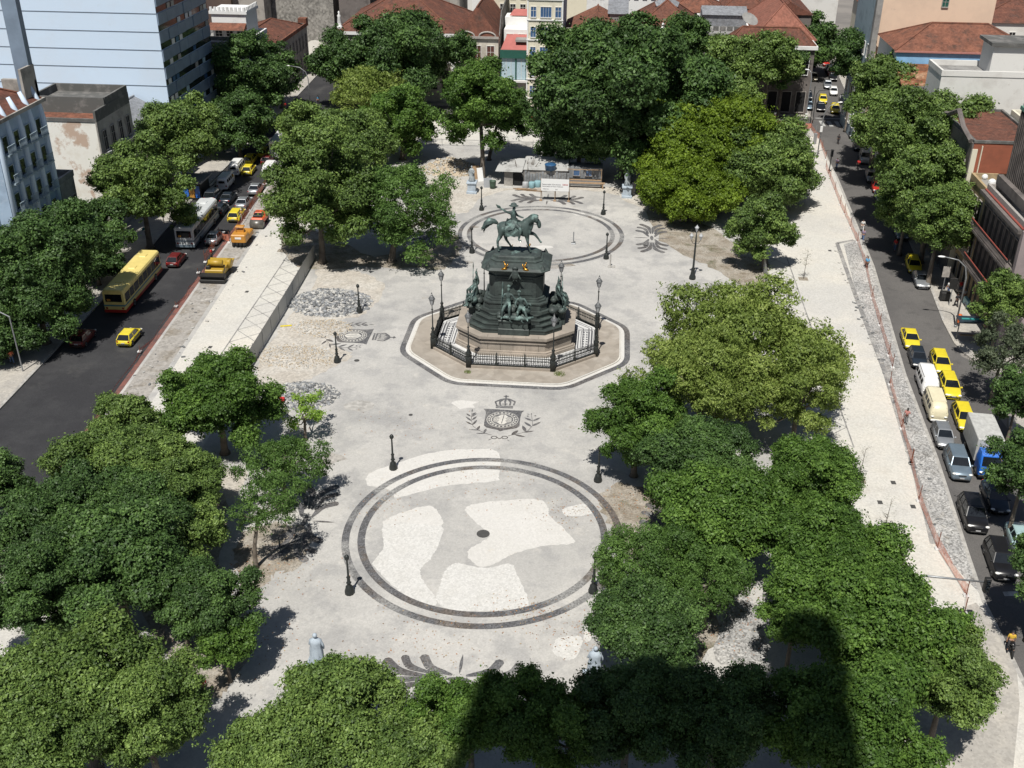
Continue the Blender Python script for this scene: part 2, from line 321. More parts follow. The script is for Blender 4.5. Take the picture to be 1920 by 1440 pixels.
# crosswalk bars and stop lines
mb = MB()
for i in range(7): mb.flat([(45.9+i*1.35, 125.4), (46.6+i*1.35, 125.4), (46.6+i*1.35, 129), (45.9+i*1.35, 129)], RZ+.006)
mb.flat([(45.6, 130.6), (53, 130.6), (53, 131.0), (45.6, 131.0)], RZ+.006)
mb.flat([(38.6, -3.0), (46.0, -2.0), (46.0, -2.5), (38.6, -3.5)], RZ+.006)
for i in range(5): mb.flat([(38.6+i*1.5, -12.0), (39.4+i*1.5, -12.0), (39.4+i*1.5, -8), (38.6+i*1.5, -8)], RZ+.006)
for y in range(30, 120, 9): linestrip(mb, [(-43.4-(y*.045), y), (-43.55-(y*.045), y+3)], .13, RZ+.006) if y > 100 else None
struct(mb.build('road_markings', m_mark))
o = MB().flat([G(*q)[:2] for q in ((1570, 0), (1570, 0))]+[(0, 0)], -5).build('x', m_mark); bpy.data.objects.remove(o)
# ---- patches inside the square
PC = [0]
def patch(nm, px, m, z, k=9, jit=.07, seed=3):
    PC[0] += 1; z += PC[0]*.0004; return sheet(nm, smoothpoly([G(*q) for q in px], k, jit, seed), z, m)
Z1 = lambda x, y: (620+x/6.4, 840+y/6.4)
Z3 = lambda x, y: (560+x/2.769, 720+y/2.769)
patch('paving_patch', [Z3(*q) for q in ((355, 480), (420, 440), (700, 355), (870, 340), (1030, 350), (1040, 480), (1010, 505), (760, 530), (520, 588), (490, 570), (460, 545), (360, 525))], m_cream2, .006)
patch('paving_patch', [Z3(*q) for q in ((440, 725), (560, 722), (740, 735), (725, 830), (690, 900), (635, 960), (640, 1010), (710, 1110), (700, 1150), (560, 1100), (450, 1010), (385, 930), (440, 850))], m_white, .006)
patch('paving_patch', [Z3(*q) for q in ((870, 640), (1000, 610), (1240, 600), (1290, 640), (1310, 690), (1425, 800), (1410, 830), (1280, 840), (1120, 880), (1000, 940), (930, 945), (880, 900), (885, 860), (950, 820), (990, 780), (900, 700))], m_cream2, .006)
patch('paving_patch', [Z3(*q) for q in ((820, 930), (960, 955), (1100, 935), (1130, 990), (1195, 1140), (1100, 1170), (900, 1180), (780, 1170), (715, 1120), (735, 1040), (760, 970))], m_white, .007)
patch('paving_patch', [Z3(*q) for q in ((480, 690), (620, 640), (700, 640), (740, 700), (735, 735), (560, 722), (440, 725))], m_cream2, .005)
patch('paving_patch', [Z3(*q) for q in ((1372, 650), (1480, 622), (1530, 660), (1500, 680), (1390, 684))], m_white, .006, 3)
patch('paving_patch', [Z3(*q) for q in ((1335, 1330), (1400, 1310), (1470, 1320), (1450, 1400), (1400, 1435), (1325, 1395))], m_white, .006)
patch('paving_patch', [Z3(*q) for q in ((1490, 1245), (1515, 1250), (1512, 1330), (1478, 1330))], m_white, .006, 3)
patch('sandy_ground', [(600, 500), (585, 540), (530, 610), (480, 690), (500, 745), (560, 720), (620, 690), (660, 665), (620, 640), (640, 600), (680, 590), (720, 545), (700, 520), (650, 505)], m_sand, .006, jit=.25)
patch('sandy_ground', [(820, 385), (870, 400), (905, 370), (980, 355), (1130, 360), (1180, 380), (1230, 400), (1230, 370), (1130, 350), (900, 350), (830, 300), (800, 330)], m_sand, .005, jit=.3)
patch('sandy_ground', [(376, 885), (455, 880), (460, 900), (430, 935), (378, 925)], m_sand, .006)
patch('bed_and_tree_shade', [(1160, 905), (1225, 925), (1260, 960), (1320, 1060), (1350, 1180), (1300, 1240), (1240, 1200), (1215, 1120), (1180, 1060), (1150, 1000), (1125, 940)], m_soil, .006, jit=.3)
patch('bed_and_tree_shade', [(455, 1000), (520, 980), (580, 1000), (560, 1060), (510, 1080), (465, 1120), (440, 1060)], m_soil, .006, jit=.3)
patch('bed_and_tree_shade', [(530, 430), (620, 440), (700, 480), (850, 440), (840, 500), (700, 500), (560, 500)], m_soil, .006, jit=.4)  # brownish ground with the tree shadow put into its dark colour
patch('bed_and_tree_shade', [(1215, 380), (1290, 400), (1380, 460), (1430, 480), (1440, 520), (1400, 540), (1330, 500), (1240, 450)], m_soil, .006, jit=.4)
patch('bed_and_tree_shade', [(300, 960), (420, 930), (410, 1080), (470, 1180), (420, 1300), (330, 1250), (250, 1100)], m_soil, .006, jit=.3)
patch('cobble_path', [(1370, 1125), (1405, 1120), (1415, 1140), (1440, 1225), (1400, 1250), (1340, 1230)], m_cob, .010, jit=.1)
R = random.Random(12)
for k in range(26):                                  # repaired strips and scraped spots in the old paving
    x, y = R.uniform(-22, 22), R.uniform(-18, 100)
    if (x*x+y*y) < 150 or (abs(x) < 13 and abs(y-34) < 12): continue
    r = R.uniform(.3, 1.3); sheet('paving_repair', [(x+r*R.uniform(.6, 1.4)*cos(a*pi/5)*R.uniform(1, 1.6), y+r*R.uniform(.6, 1.2)*sin(a*pi/5)) for a in range(10)], .0046+k*.00005, [m_cream2, m_dirt, m_kerb][k % 3])
mb = MB()                                            # iron covers let into the paving
for (x, y, r) in ((669, 676, .28), (770, 778, 0.2), (903, 998, .0), (1210, 460, .3), (800, 632, .2)): 
    if r: c = G(x, y); mb.flat([(c[0]+r*cos(a*pi/6), c[1]+r*sin(a*pi/6)) for a in range(12)], .016)
for (x, y) in ((463, 547), (394, 651), (1556, 470), (1650, 942), (1675, 905), (1712, 950)): c = G(x, y); mb.box(c[0]-.2, c[0]+.2, c[1]-.26, c[1]+.26, .0, .014)
struct(mb.build('drain_covers', mat('cast iron cover', (.07, .068, .065), rough=.7)))
mb = MB(); mb.flat([(.52*cos(a*pi/10), .52*sin(a*pi/10)) for a in range(20)], .012).flat([(.32*cos(a*pi/10)+.05, .32*sin(a*pi/10)) for a in range(20)], .016)
struct(mb.build('drain_cover', mat('cast iron cover', (.07,)*3)))
# ---- rings
def ring(nm, cx, cy, r0, r1, z, m, n=110):
    mb = MB(); a = [(cx+r*cos(2*pi*i/n), cy+r*sin(2*pi*i/n), z) for r in (r0, r1) for i in range(n)]
    mb.add(a, [(i, n+i, n+(i+1) % n, (i+1) % n) for i in range(n)]); return struct(mb.build(nm, m))
CY2 = 66.25
m_rA = layered('basalt ring stones', (.12, .12, .125), [((.34, .335, .32), 1.3, .62, .70, .8, 7, 4), ((.33, .325, .31), .12, .5, .56, .6, 3, 11), ((.13, .105, .085), .2, .52, .6, .7, 5, 18)], cell=9., cellamt=.45)
for cy, mm in ((0, m_rA), (CY2, m_rA)):
    ring('ring_mosaic', 0, cy, 10.42, 11.0, .016, mm); ring('ring_mosaic', 0, cy, 9.2, 9.78, .016, mm)
# ---- imperial crest, drawn in metres with +y towards the crown
C0 = np.array(G(840+982/9.6, 740+452/9.6)[:2])
L2 = lambda x, y: tuple(np.array(G(840+x/9.6, 740+y/9.6)[:2])-C0)
def leafq(mb, a, b, w, z):
    a, b = Vector(a), Vector(b); d = b-a; n = Vector((-d.y, d.x)).normalized()*w/2; pts = []
    for t, s in ((0, 0), (.25, .8), (.5, 1), (.75, .7), (1, 0)): q = a+d*t; pts.append(q+n*s)
    for t, s in ((.75, .7), (.5, 1), (.25, .8)): q = a+d*t; pts.append(q-n*s)
    mb.flat([tuple(q) for q in pts], z)
def crest():
    mb = MB(); z0 = .016; ci = lambda cx, cy, r, n=40, k=1.: [(cx+r*cos(2*pi*i/n), cy+r*k*sin(2*pi*i/n)) for i in range(n)]
    mb.mi(0).flat([L2(*q) for q in ((640, 252), (800, 262), (1000, 272), (1200, 285), (1372, 290), (1325, 330), (1305, 400), (1290, 500), (1285, 570), (1230, 605), (1060, 632), (990, 645), (940, 662), (880, 632), (760, 610), (690, 592), (648, 560), (648, 520), (665, 430), (682, 330), (670, 290))], z0)
    R = abs(L2(1270, 452)[0]-L2(695, 452)[0])/2
    mb.mi(1).flat(ci(0, 0, R), z0+.004); mb.mi(0).flat(ci(0, 0, R*.965), z0+.008)
    for i in range(22):
        a = 2*pi*i/22; mb.mi(1).flat(ci(R*.84*cos(a), R*.84*sin(a), R*.075, 5), z0+.012)
    mb.mi(1).flat(ci(0, 0, R*.73), z0+.012).mi(0).flat(ci(0, 0, R*.68), z0+.016).mi(1).flat(ci(0, 0, R*.60), z0+.020)
    for s in (-1, 1):
        for k in range(4):
            r0 = R*(.18+.095*k); mb.mi(0)
            pts = [(s*(R*.13)+s*r0*.95*cos(a), r0*1.05*sin(a)*.8) for a in np.linspace(-1.2, 1.2, 8)]
            linestrip(mb, pts, R*.035, z0+.024)
        leafq(mb, (s*R*.12, R*.60), (s*R*.62, R*.26), R*.12, z0+.024); leafq(mb, (s*R*.12, -R*.60), (s*R*.62, -R*.26), R*.12, z0+.024)
    linestrip(mb, [(-R*.02, -R*.5), (0, -R*.1), (.03*R, .3*R), (.04*R, R*.58)], R*.05, z0+.028)
    for a, b in (((860, 205), (1172, 215)), ((858, 232), (1172, 240))): linestrip(mb, [L2(*a), L2(*b)], .2, z0)   # crown
    for k, x in enumerate((-1, -.55, 0, .55, 1)):
        b0 = Vector(L2(1030+x*150, 195)); m0 = Vector(L2(1030+x*178, 130)); t0 = Vector(L2(1040+x*60, 82)); t1 = Vector(L2(1045, 72))
        for p, q, w in ((b0, m0, .16), (m0, t0, .2), (t0, t1, .14)): linestrip(mb, [tuple(p), tuple(q)], w, z0+.002*k+.001)
    for k in range(4): c = L2(925+k*66, 172); mb.flat(ci(c[0], c[1], .09, 6), z0+.012)
    linestrip(mb, [L2(1045, 70), L2(1048, 15)], .16, z0+.014); linestrip(mb, [L2(1000, 34), L2(1095, 34)], .13, z0+.016)
    LV = [((430, 320), (440, 255), .1), ((425, 365), (505, 320), .2), ((410, 395), (330, 340), .2), ((420, 400), (520, 335), .2), ((430, 460), (520, 390), .22), ((420, 475), (318, 395), .22), ((445, 545), (520, 455), .24), ((440, 545), (315, 480), .2), ((520, 640), (575, 560), .25), ((590, 640), (390, 630), .16), ((645, 690), (690, 612), .25), ((700, 695), (500, 700), .16),
          ((1520, 475), (1375, 415), .25), ((1525, 478), (1672, 410), .25), ((1500, 580), (1370, 490), .3), ((1505, 570), (1675, 490), .28), ((1400, 670), (1340, 555), .34), ((1360, 680), (1550, 655), .22), ((1140, 730), (1265, 640), .36), ((1190, 720), (1400, 765), .28), ((1470, 362), (1420, 345), .12), ((1500, 365), (1505, 335), .12)]
    for a, b, w in LV: leafq(mb, L2(*a), L2(*b), w, z0+.002)
    for q in ((1435, 388), (1573, 382)): c = L2(*q); mb.flat(ci(c[0], c[1], .1, 8), z0)
    linestrip(mb, [L2(*q) for q in ((1500, 370), (1520, 470), (1520, 560), (1440, 650), (1330, 690), (1100, 740), (1080, 745))], .045, z0+.006)
    linestrip(mb, [L2(*q) for q in ((430, 330), (418, 450), (450, 570), (560, 650), (740, 720), (790, 730))], .045, z0+.006)
    for cx in (830, 1020):
        c = L2(cx, 772); linestrip(mb, [(c[0]+.26*cos(t), c[1]+.22*sin(t)) for t in np.linspace(0, 2*pi, 15)], .1, z0+.001)
    linestrip(mb, [L2(885, 775), L2(925, 795), L2(965, 778)], .1, z0+.003)
    linestrip(mb, [L2(780, 795), L2(725, 822)], .06, z0+.003); linestrip(mb, [L2(1065, 815), L2(1105, 838)], .06, z0+.003)
    return mb.mesh('crest_mosaic', [m_dark, m_new])
cm = crest()
struct(link('crest_mosaic', cm, None, (C0[0], C0[1], 0)))
c2 = G(662, 630); struct(link('crest_mosaic', cm, None, (c2[0], c2[1], 0), -pi/2))
struct(link('crest_mosaic', cm, None, (-c2[0], c2[1], 0), pi/2))
# ---- palm flourishes outside the two circles
def flourish():
    mb = MB(); z = .016
    def curl(p, w):
        p = smooth_line(p, 5); n = len(p)
        for i in range(n-1):
            t = i/(n-1); ww = w*(.25+.75*min(1, 1.6*t)); a, b = Vector(p[i]), Vector(p[i+1]); d = b-a; nn = Vector((-d.y, d.x)).normalized()
            w1 = w*(.25+.75*min(1, 1.6*(t+1/(n-1))))
            mb.flat([tuple(a+nn*ww/2), tuple(b+nn*w1/2), tuple(b-nn*w1/2), tuple(a-nn*ww/2)], z+.001*(i % 2))
        e = p[-1]; mb.flat([(e[0]+w*.55*cos(a*pi/4), e[1]+w*.55*sin(a*pi/4)) for a in range(8)], z+.002)
    for s in (-1, 1):
        for q in (-1, 1):
            curl([(1.6*q, s*.12), (2.9*q, s*.22), (4.0*q, s*.45), (4.9*q, s*1.25)], .62)
            curl([(1.5*q, s*.4), (2.5*q, s*.6), (3.4*q, s*.95), (3.8*q, s*1.65)], .55)
            curl([(.45*q, s*.4), (1.1*q, s*.6), (2.0*q, s*.95), (2.5*q, s*1.8)], .62)
        leafq(mb, (0, s*.5), (0, s*2.4), .22, z+.003)
    mb.flat([(.8*cos(a*pi/8), .22*sin(a*pi/8)) for a in range(16)], z+.004)
    return mb.mesh('flourish_mosaic', [m_dark])
def smooth_line(pts, k):
    out = []; n = len(pts)
    for i in range(n-1):
        p0, p1, p2, p3 = [np.array(pts[min(max(i+j, 0), n-1)], float) for j in (-1, 0, 1, 2)]
        for a in range(k):
            t = a/k; out.append(tuple(.5*((2*p1)+(-p0+p2)*t+(2*p0-5*p1+4*p2-p3)*t*t+(-p0+3*p1-3*p2+p3)*t**3)))
    return out+[tuple(map(float, pts[-1]))]
fm = flourish()
for (x, y, a) in ((-14.3, 0.3, pi/2), (14.3, .3, pi/2), (.2, -15.9, 0), (0, CY2+14.0, 0), (14.6, CY2, pi/2), (-14.6, CY2, pi/2)): struct(link('flourish_mosaic', fm, None, (x, y, 0), a))
# ================================================================== MONUMENT
MX, MY = -.4, 34.4
m_brz = layered('dark weathered bronze', (.045, .055, .052), [((.085, .11, .10), .9, .45, .65, .7, 6, 3), ((.03, .036, .037), 2.5, .5, .7, .7, 5, 8)], rough=.5, cell=0)
m_ver = layered('green patina bronze', (.056, .080, .075), [((.21, .31, .285), 1.6, .48, .63, .85, 6, 3), ((.045, .06, .058), 2.6, .52, .66, .8, 5, 8)], rough=.55)
m_gold = mat('gilded bronze', (.75, .38, .07), rough=.3, metal=.9, var=.5)
m_gran = layered('brown granite blocks', (.29, .255, .215), [((.39, .335, .28), .5, .45, .62, .8, 5, 3), ((.22, .19, .165), 1.1, .5, .7, .6, 6, 8)], cell=0)
m_apron = layered('worn granite flagstones', (.315, .28, .238), [((.39, .355, .31), .35, .45, .62, .8, 5, 3), ((.25, .22, .185), .7, .5, .7, .7, 6, 8)], cell=1.1, cellamt=.12)
m_marb = mat('white marble', (.60, .60, .59), rough=.5, var=.12, scale=2)
m_iron = mat('black cast iron', (.022, .026, .025), rough=.5, var=.3, scale=6)
m_bark2 = mat('thin grey bark', (.17, .14, .11), rough=.9, var=.4, scale=8)
m_moss = mat('dry grass tuft', (.16, .2, .06), var=.4)
def octa(hx, hy, fx, sy, cx=MX, cy=MY):            # half widths, half of front edge, half of side edge
    return [(cx-fx, cy-hy), (cx+fx, cy-hy), (cx+hx, cy-sy), (cx+hx, cy+sy), (cx+fx, cy+hy), (cx-fx, cy+hy), (cx-hx, cy+sy), (cx-hx, cy-sy)]
def rnd8(P, k=.9):                                  # octagon with eased corners
    out = []; n = len(P)
    for i in range(n):
        p = np.array(P[i]); a = np.array(P[i-1])-p; b = np.array(P[(i+1) % n])-p; a = a/np.linalg.norm(a)*k; b = b/np.linalg.norm(b)*k
        for t in (0, .25, .5, .75, 1): out.append(tuple(p+a*(1-t)**2+b*t*t))
    return out
# paving round it: dark band, gravelly gap, kerb, granite apron
struct(MB().flat(rnd8(octa(12.0, 10.6, 5.8, 4.3), 1.5), .016).build('octagon_mosaic', m_dark))
struct(MB().flat(rnd8(octa(11.42, 10.05, 5.55, 4.05), 1.35), .020).build('octagon_gravel', m_cream2))
struct(MB().prism(rnd8(octa(11.05, 9.7, 5.4, 3.95), 1.25), 0, .13).build('octagon_kerb', m_new))
struct(MB().prism(rnd8(octa(10.88, 9.53, 5.32, 3.88), 1.2), 0, .15).build('monument_apron', m_apron))
mon = thing('equestrian_monument', 'green bronze horseman waving from a tall stepped bronze pedestal on granite', 'monument', (MX, MY, 0))
def mp(mb, name, m, parent=mon, smooth=False):
    o = mb.build(name, m, parent, smooth); return o
mb = MB(); mb.mi(0)
lo = lambda P: [(x-MX, y-MY) for x, y in P]
mb.prism(lo(octa(6.25, 4.75, 3.5, 2.35)), .15, .75); mb.prism(lo(octa(6.1, 4.6, 3.4, 2.3)), .75, .9); mb.prism(lo(octa(5.85, 4.35, 3.25, 2.2)), .9, 1.75)
mb.prism(lo(octa(6.0, 4.5, 3.32, 2.25)), 1.75, 1.88); mb.prism(lo(octa(5.9, 4.4, 3.28, 2.22)), 1.88, 2.15); mb.prism(lo(octa(6.15, 4.65, 3.45, 2.32)), 2.22, 2.5)
mb.mi(1).prism(lo(octa(5.95, 4.45, 3.3, 2.25)), 2.15, 2.22)
for k in range(-2, 3): mb.mi(1).box(k*1.3-.02, k*1.3+.02, -4.36, -4.3, .9, 1.75); mb.box(k*1.3-.015, k*1.3+.015, -4.64, -4.0, 2.5, 2.506)
mp(mb, 'granite_base', [m_gran, mat('dark granite joint', (.13, .11, .09))])  # joint lines in a darker granite tone
mb = MB()
for i, (a, z0, z1) in enumerate(((0, 2.5, 2.98), (.32, 2.98, 3.42), (.64, 3.42, 3.86), (.96, 3.86, 4.3))):
    hx, hy = 4.75-a, 3.75-a*.8; mb.prism(lo(octa(hx, hy, hx-1.55, hy-1.35)), z0, z1-.07); mb.prism(lo(octa(hx+.06, hy+.06, hx-1.5, hy-1.3)), z1-.07, z1)
for (x, y, w, d) in ((0, -3.35, 1.6, .75), (0, 3.35, 1.6, .75), (-4.3, 0, .8, 1.1), (4.3, 0, .8, 1.1)):
    mb.bbox(x-w, x+w, y-d, y+d, 2.5, 3.2, .06); mb.bbox(x-w+.12, x+w-.12, y-d+.1, y+d-.1, 3.2, 3.95, .05); mb.bbox(x-w, x+w, y-d, y+d, 3.95, 4.15, .06)
mp(mb, 'bronze_steps', m_brz)
mb = MB()
for hx, hy, z0, z1 in ((3.4, 2.7, 4.3, 4.6), (3.2, 2.5, 4.6, 5.3), (3.3, 2.6, 5.3, 5.45), (3.05, 2.35, 5.45, 5.65), (2.9, 2.2, 5.65, 5.85), (2.72, 2.05, 5.85, 8.05), (2.82, 2.15, 8.05, 8.15), (2.72, 2.05, 8.15, 8.5), (2.85, 2.18, 8.5, 8.62)):
    mb.prism(lo(octa(hx, hy, hx-.65, hy-.6)), z0, z1)
mb.box(-1.75, 1.75, -2.1, -2.0, 6.15, 7.9).box(-1.75, 1.75, 2.0, 2.1, 6.15, 7.9).box(-2.78, -2.7, -1.2, 1.2, 6.15, 7.9).box(2.7, 2.78, -1.2, 1.2, 6.15, 7.9)
mp(mb, 'pedestal', m_brz)
mb = MB()
def oct3(hx, hy, c, z): return [(x, y, z) for x, y in lo(octa(hx, hy, hx-c, hy-c))]
mb.loft([oct3(2.8, 2.15, .6, 8.62), oct3(3.1, 2.45, .7, 8.75), oct3(3.45, 2.8, .8, 8.88), oct3(3.5, 2.85, .8, 9.0), oct3(3.25, 2.6, .75, 9.2), oct3(2.85, 2.15, .7, 9.4), oct3(2.65, 1.95, .65, 9.5)])
for x in (-2.75, 2.75):
    for y in (-2.3, 2.3): mb.lathe([(.0, 9.0), (.3, 9.05), (.26, 9.2), (.08, 9.5), (.03, 9.62)], x, y, 6)
mp(mb, 'cornice', m_brz)
mb = MB()
mb.loft([oct3(2.65, 1.75, .65, 9.45), oct3(2.65, 1.75, .65, 9.62), oct3(2.45, 1.5, .6, 9.7), oct3(2.42, 1.45, .6, 9.95), oct3(2.3, 1.3, .55, 10.05)]); mb.mi(1)
R = random.Random(5)
for k in range(14): mb.ball((R.uniform(-2, 2), R.uniform(-1.1, 1.1), 10.03), R.uniform(.12, .3), 6, 4, (1.4, 1, .25), .2, R)
mp(mb, 'plinth_top', [m_brz, m_ver])
for s in (-1, 1):                                    # emblems on the cornice, front and back
    mb = MB(); mb.mi(0)
    mb.lathe([(.25, 8.1), (.36, 8.35), (.4, 8.7), (.33, 9.0), (.2, 9.15)], 0, s*2.75, 10, 1, .5); mb.lathe([(.18, 9.15), (.3, 9.25), (.3, 9.4), (.12, 9.5)], 0, s*2.75, 8, 1, .6)
    for q in (-1, 1): mb.tube([(q*.3, s*2.8, 8.7), (q*.5, s*2.8, 8.3), (q*.75, s*2.6, 7.8)], [.06, .1, .03], 5); mb.tube([(q*.1, s*2.8, 8.1), (q*.25, s*2.5, 7.7), (q*.1, s*2.3, 7.4)], [.08, .06, .03], 5)
    mb.mi(1)
    for q in (-1, 1):
        x = q*.98; mb.tube([(x-q*.2, s*2.62, 9.1), (x, s*2.7, 9.25), (x+q*.3, s*2.68, 9.15), (x+q*.45, s*2.62, 9.0)], [.06, .14, .12, .04], 6)
        mb.tube([(x, s*2.66, 9.25), (x-q*.05, s*2.66, 9.55), (x+q*.12, s*2.62, 9.8)], [.12, .13, .05], 6); mb.ball((x+q*.12, s*2.62, 9.86), .08, 6, 4)
        mb.tube([(x, s*2.66, 9.4), (x-q*.2, s*2.68, 9.55), (x-q*.28, s*2.6, 9.8)], [.09, .06, .02], 5)
    mp(mb, 'coat_of_arms', [m_brz, m_gold], smooth=True)
# ---- horse and rider
H0 = 10.08
hj = [(-.55, 0, H0+2.42, (.60, .66)), (-1.15, 0, H0+2.5, (.58, .62)), (-1.7, 0, H0+2.45, (.55, .56)), (.1, 0, H0+2.4, (.6, .66)), (.75, 0, H0+2.42, (.52, .58)), (1.08, 0, H0+2.95, (.46, .62)), (1.30, 0, H0+3.35, (.36, .50)), (1.72, 0, H0+3.45, (.28, .36)), (2.08, 0, H0+3.02, (.22, .27)), (2.12, 0, H0+2.45, (.14, .17)),
      (-2.05, 0, H0+2.72, .16)]
he = chain(3, 4, 5, 6, 7, 8, 9)+chain(0, 1, 2, 10)+[(0, 3)]
def leg(js, root):
    global hj, he
    i = len(hj); hj += js; he += [(root, i)]+chain(*range(i, i+len(js)))
leg([(.95, -.34, H0+1.75, .27), (1.02, -.34, H0+1.15, .14), (1.2, -.34, H0+.5, .095), (1.3, -.34, H0+.2, .11), (1.36, -.34, H0+.06, .15)], 4)
leg([(1.0, .34, H0+1.85, .27), (1.65, .34, H0+1.7, .15), (2.05, .34, H0+1.2, .1), (2.2, .34, H0+.95, .1), (2.38, .34, H0+.82, .14)], 4)
leg([(-1.55, -.36, H0+1.75, .33), (-1.95, -.36, H0+1.15, .15), (-1.9, -.36, H0+.5, .1), (-1.85, -.36, H0+.2, .11), (-1.78, -.36, H0+.06, .15)], 2)
leg([(-1.25, .36, H0+1.7, .32), (-1.2, .36, H0+1.05, .15), (-.8, .36, H0+.5, .1), (-.6, .36, H0+.22, .11), (-.48, .36, H0+.07, .15)], 2)
horse = skin('horse', hj, he, m_ver, mon)
mb = MB(); mb.tube([(-1.95, 0, H0+2.8), (-2.3, .02, H0+3.0), (-2.75, .05, H0+3.0), (-3.1, .05, H0+2.65), (-3.35, .0, H0+2.3), (-3.6, -.05, H0+2.25)], [.12, .26, .36, .33, .2, .04], 8)
R = random.Random(2)
for k in range(16):
    a = k*.4; mb.tube([(-2.3-.02*k, .2*cos(a), H0+2.95+.18*sin(a)), (-2.85-.03*k, .28*cos(a), H0+2.75+.3*sin(a)), (-3.2-R.uniform(0, .4), .25*cos(a), H0+2.3+.3*sin(a)-R.uniform(0, .3))], [.1, .09, .02], 5)
mp(mb, 'tail', m_ver, horse, True)
mb = MB()
for k in range(18):
    t = k/17; x = .7+1.1*t; z = H0+3.05+.72*math.sin(t*2.0); mb.tube([(x, 0, z+.08), (x+.12, -.25, z-.05), (x+.1, -.42, z-.42-R.uniform(0, .2))], [.1, .12, .02], 5); mb.tube([(x, 0, z+.08), (x+.1, .25, z-.05), (x+.05, .4, z-.4)], [.1, .11, .02], 5)
for s in (-1, 1): mb.tube([(1.8, s*.12, H0+3.5), (1.88, s*.16, H0+3.82)], [.07, .015], 5)
mp(mb, 'mane', m_ver, horse, True)
mb = MB()                                            # saddle cloth, belly band, bridle
for s in (-1, 1):
    g = []
    for i in range(9):
        x = -1.15+i*.19; wv = .05*sin(i*1.9); g.append([(x, s*.25, H0+3.05), (x, s*(.62+wv), H0+2.8), (x-.03, s*(.74+wv), H0+2.3), (x-.06, s*(.74-wv), H0+1.8+.06*cos(i*2.))])
    vs = [q for r in g for q in r]; mb.add(vs, [(a*4+i, a*4+i+1, a*4+i+5, a*4+i+4) for a in range(8) for i in range(3)])
mb.tube([(.15, -.62, H0+2.9), (.2, -.7, H0+2.3), (.15, -.2, H0+1.75), (.15, .2, H0+1.75), (.2, .7, H0+2.3)], .06, 5)
mb.tube([(1.95, -.2, H0+2.9), (1.2, -.3, H0+3.05), (.5, -.12, H0+3.3)], .03, 4).tube([(1.95, .2, H0+2.9), (1.2, .3, H0+3.05), (.5, .12, H0+3.3)], .03, 4)
mp(mb, 'saddle_cloth', m_ver, horse, True)
rj = [(-.4, 0, H0+3.0, .32), (-.42, 0, H0+3.35, .26), (-.42, 0, H0+3.75, .3), (-.42, 0, H0+4.08, .1), (-.4, 0, H0+4.32, .17), (-.39, 0, H0+4.5, .15), (-.24, 0, H0+4.33, .05)]
re_ = chain(0, 1, 2, 3, 4, 5)+[(4, 6)]
def lim(js, root):
    global rj, re_
    i = len(rj); rj += js; re_ += [(root, i)]+chain(*range(i, i+len(js)))
lim([(-.55, -.3, H0+3.95, .14), (-.95, -.42, H0+4.1, .11), (-1.3, -.5, H0+4.35, .08), (-1.42, -.52, H0+4.45, .07), (-1.52, -.55, H0+4.52, .035)], 2)
lim([(-.4, .32, H0+3.95, .14), (-.15, .42, H0+3.5, .11), (.3, .2, H0+3.4, .08), (.45, .14, H0+3.42, .07)], 2)
lim([(-.2, -.45, H0+2.95, .2), (.3, -.72, H0+2.65, .16), (.2, -.78, H0+2.1, .12), (.1, -.78, H0+1.6, .08), (.38, -.8, H0+1.52, .07)], 0)
lim([(-.2, .45, H0+2.95, .2), (.3, .72, H0+2.65, .16), (.2, .78, H0+2.1, .12), (.1, .78, H0+1.6, .08), (.38, .8, H0+1.52, .07)], 0)
rider = skin('rider', rj, re_, m_ver, mon)
mb = MB(); mb.loft([[(-.4+.22*cos(t)*k*1.2, .16*sin(t)*k, z) for t in np.linspace(0, 2*pi, 9)[:-1]] for k, z in ((1.0, H0+4.5), (1.7, H0+4.56), (1.0, H0+4.62), (.9, H0+4.78), (.4, H0+4.86))]); mp(mb, 'hat', m_ver, rider, True)
mb = MB(); mb.add([(-1.35, -.5, H0+4.35), (-1.75, -.5, H0+4.5), (-1.85, -.62, H0+4.85), (-1.5, -.62, H0+4.72), (-1.4, -.42, H0+4.35), (-1.8, -.42, H0+4.52), (-1.9, -.55, H0+4.87), (-1.55, -.56, H0+4.74)], [(0, 1, 2, 3), (7, 6, 5, 4), (0, 4, 5, 1), (1, 5, 6, 2), (2, 6, 7, 3), (3, 7, 4, 0)]); mp(mb, 'scroll', m_ver, rider)
mb = MB()
for s in (-1, 1): mb.loft([[(-.75, s*.1, H0+3.3), (-.4, s*.4, H0+3.35), (-.1, s*.38, H0+3.25)], [(-1.0, s*.2, H0+2.95), (-.6, s*.62, H0+2.95), (-.1, s*.6, H0+2.95)], [(-1.2, s*.4, H0+2.6), (-.8, s*.78, H0+2.5), (-.35, s*.74, H0+2.6)]], closed=False)
mb.tube([(-.8, .5, H0+3.1), (-1.2, .62, H0+2.3), (-1.45, .66, H0+1.8)], [.05, .05, .02], 5); mp(mb, 'coat_tails', m_ver, rider, True)
horse.scale = (1.03, 1.16, 1.03); horse.location = (0, 0, -H0*.03); rider.scale = (1.16, 1.22, 1.10); rider.location = (.05, 0, -(H0+3.0)*.10+.09)
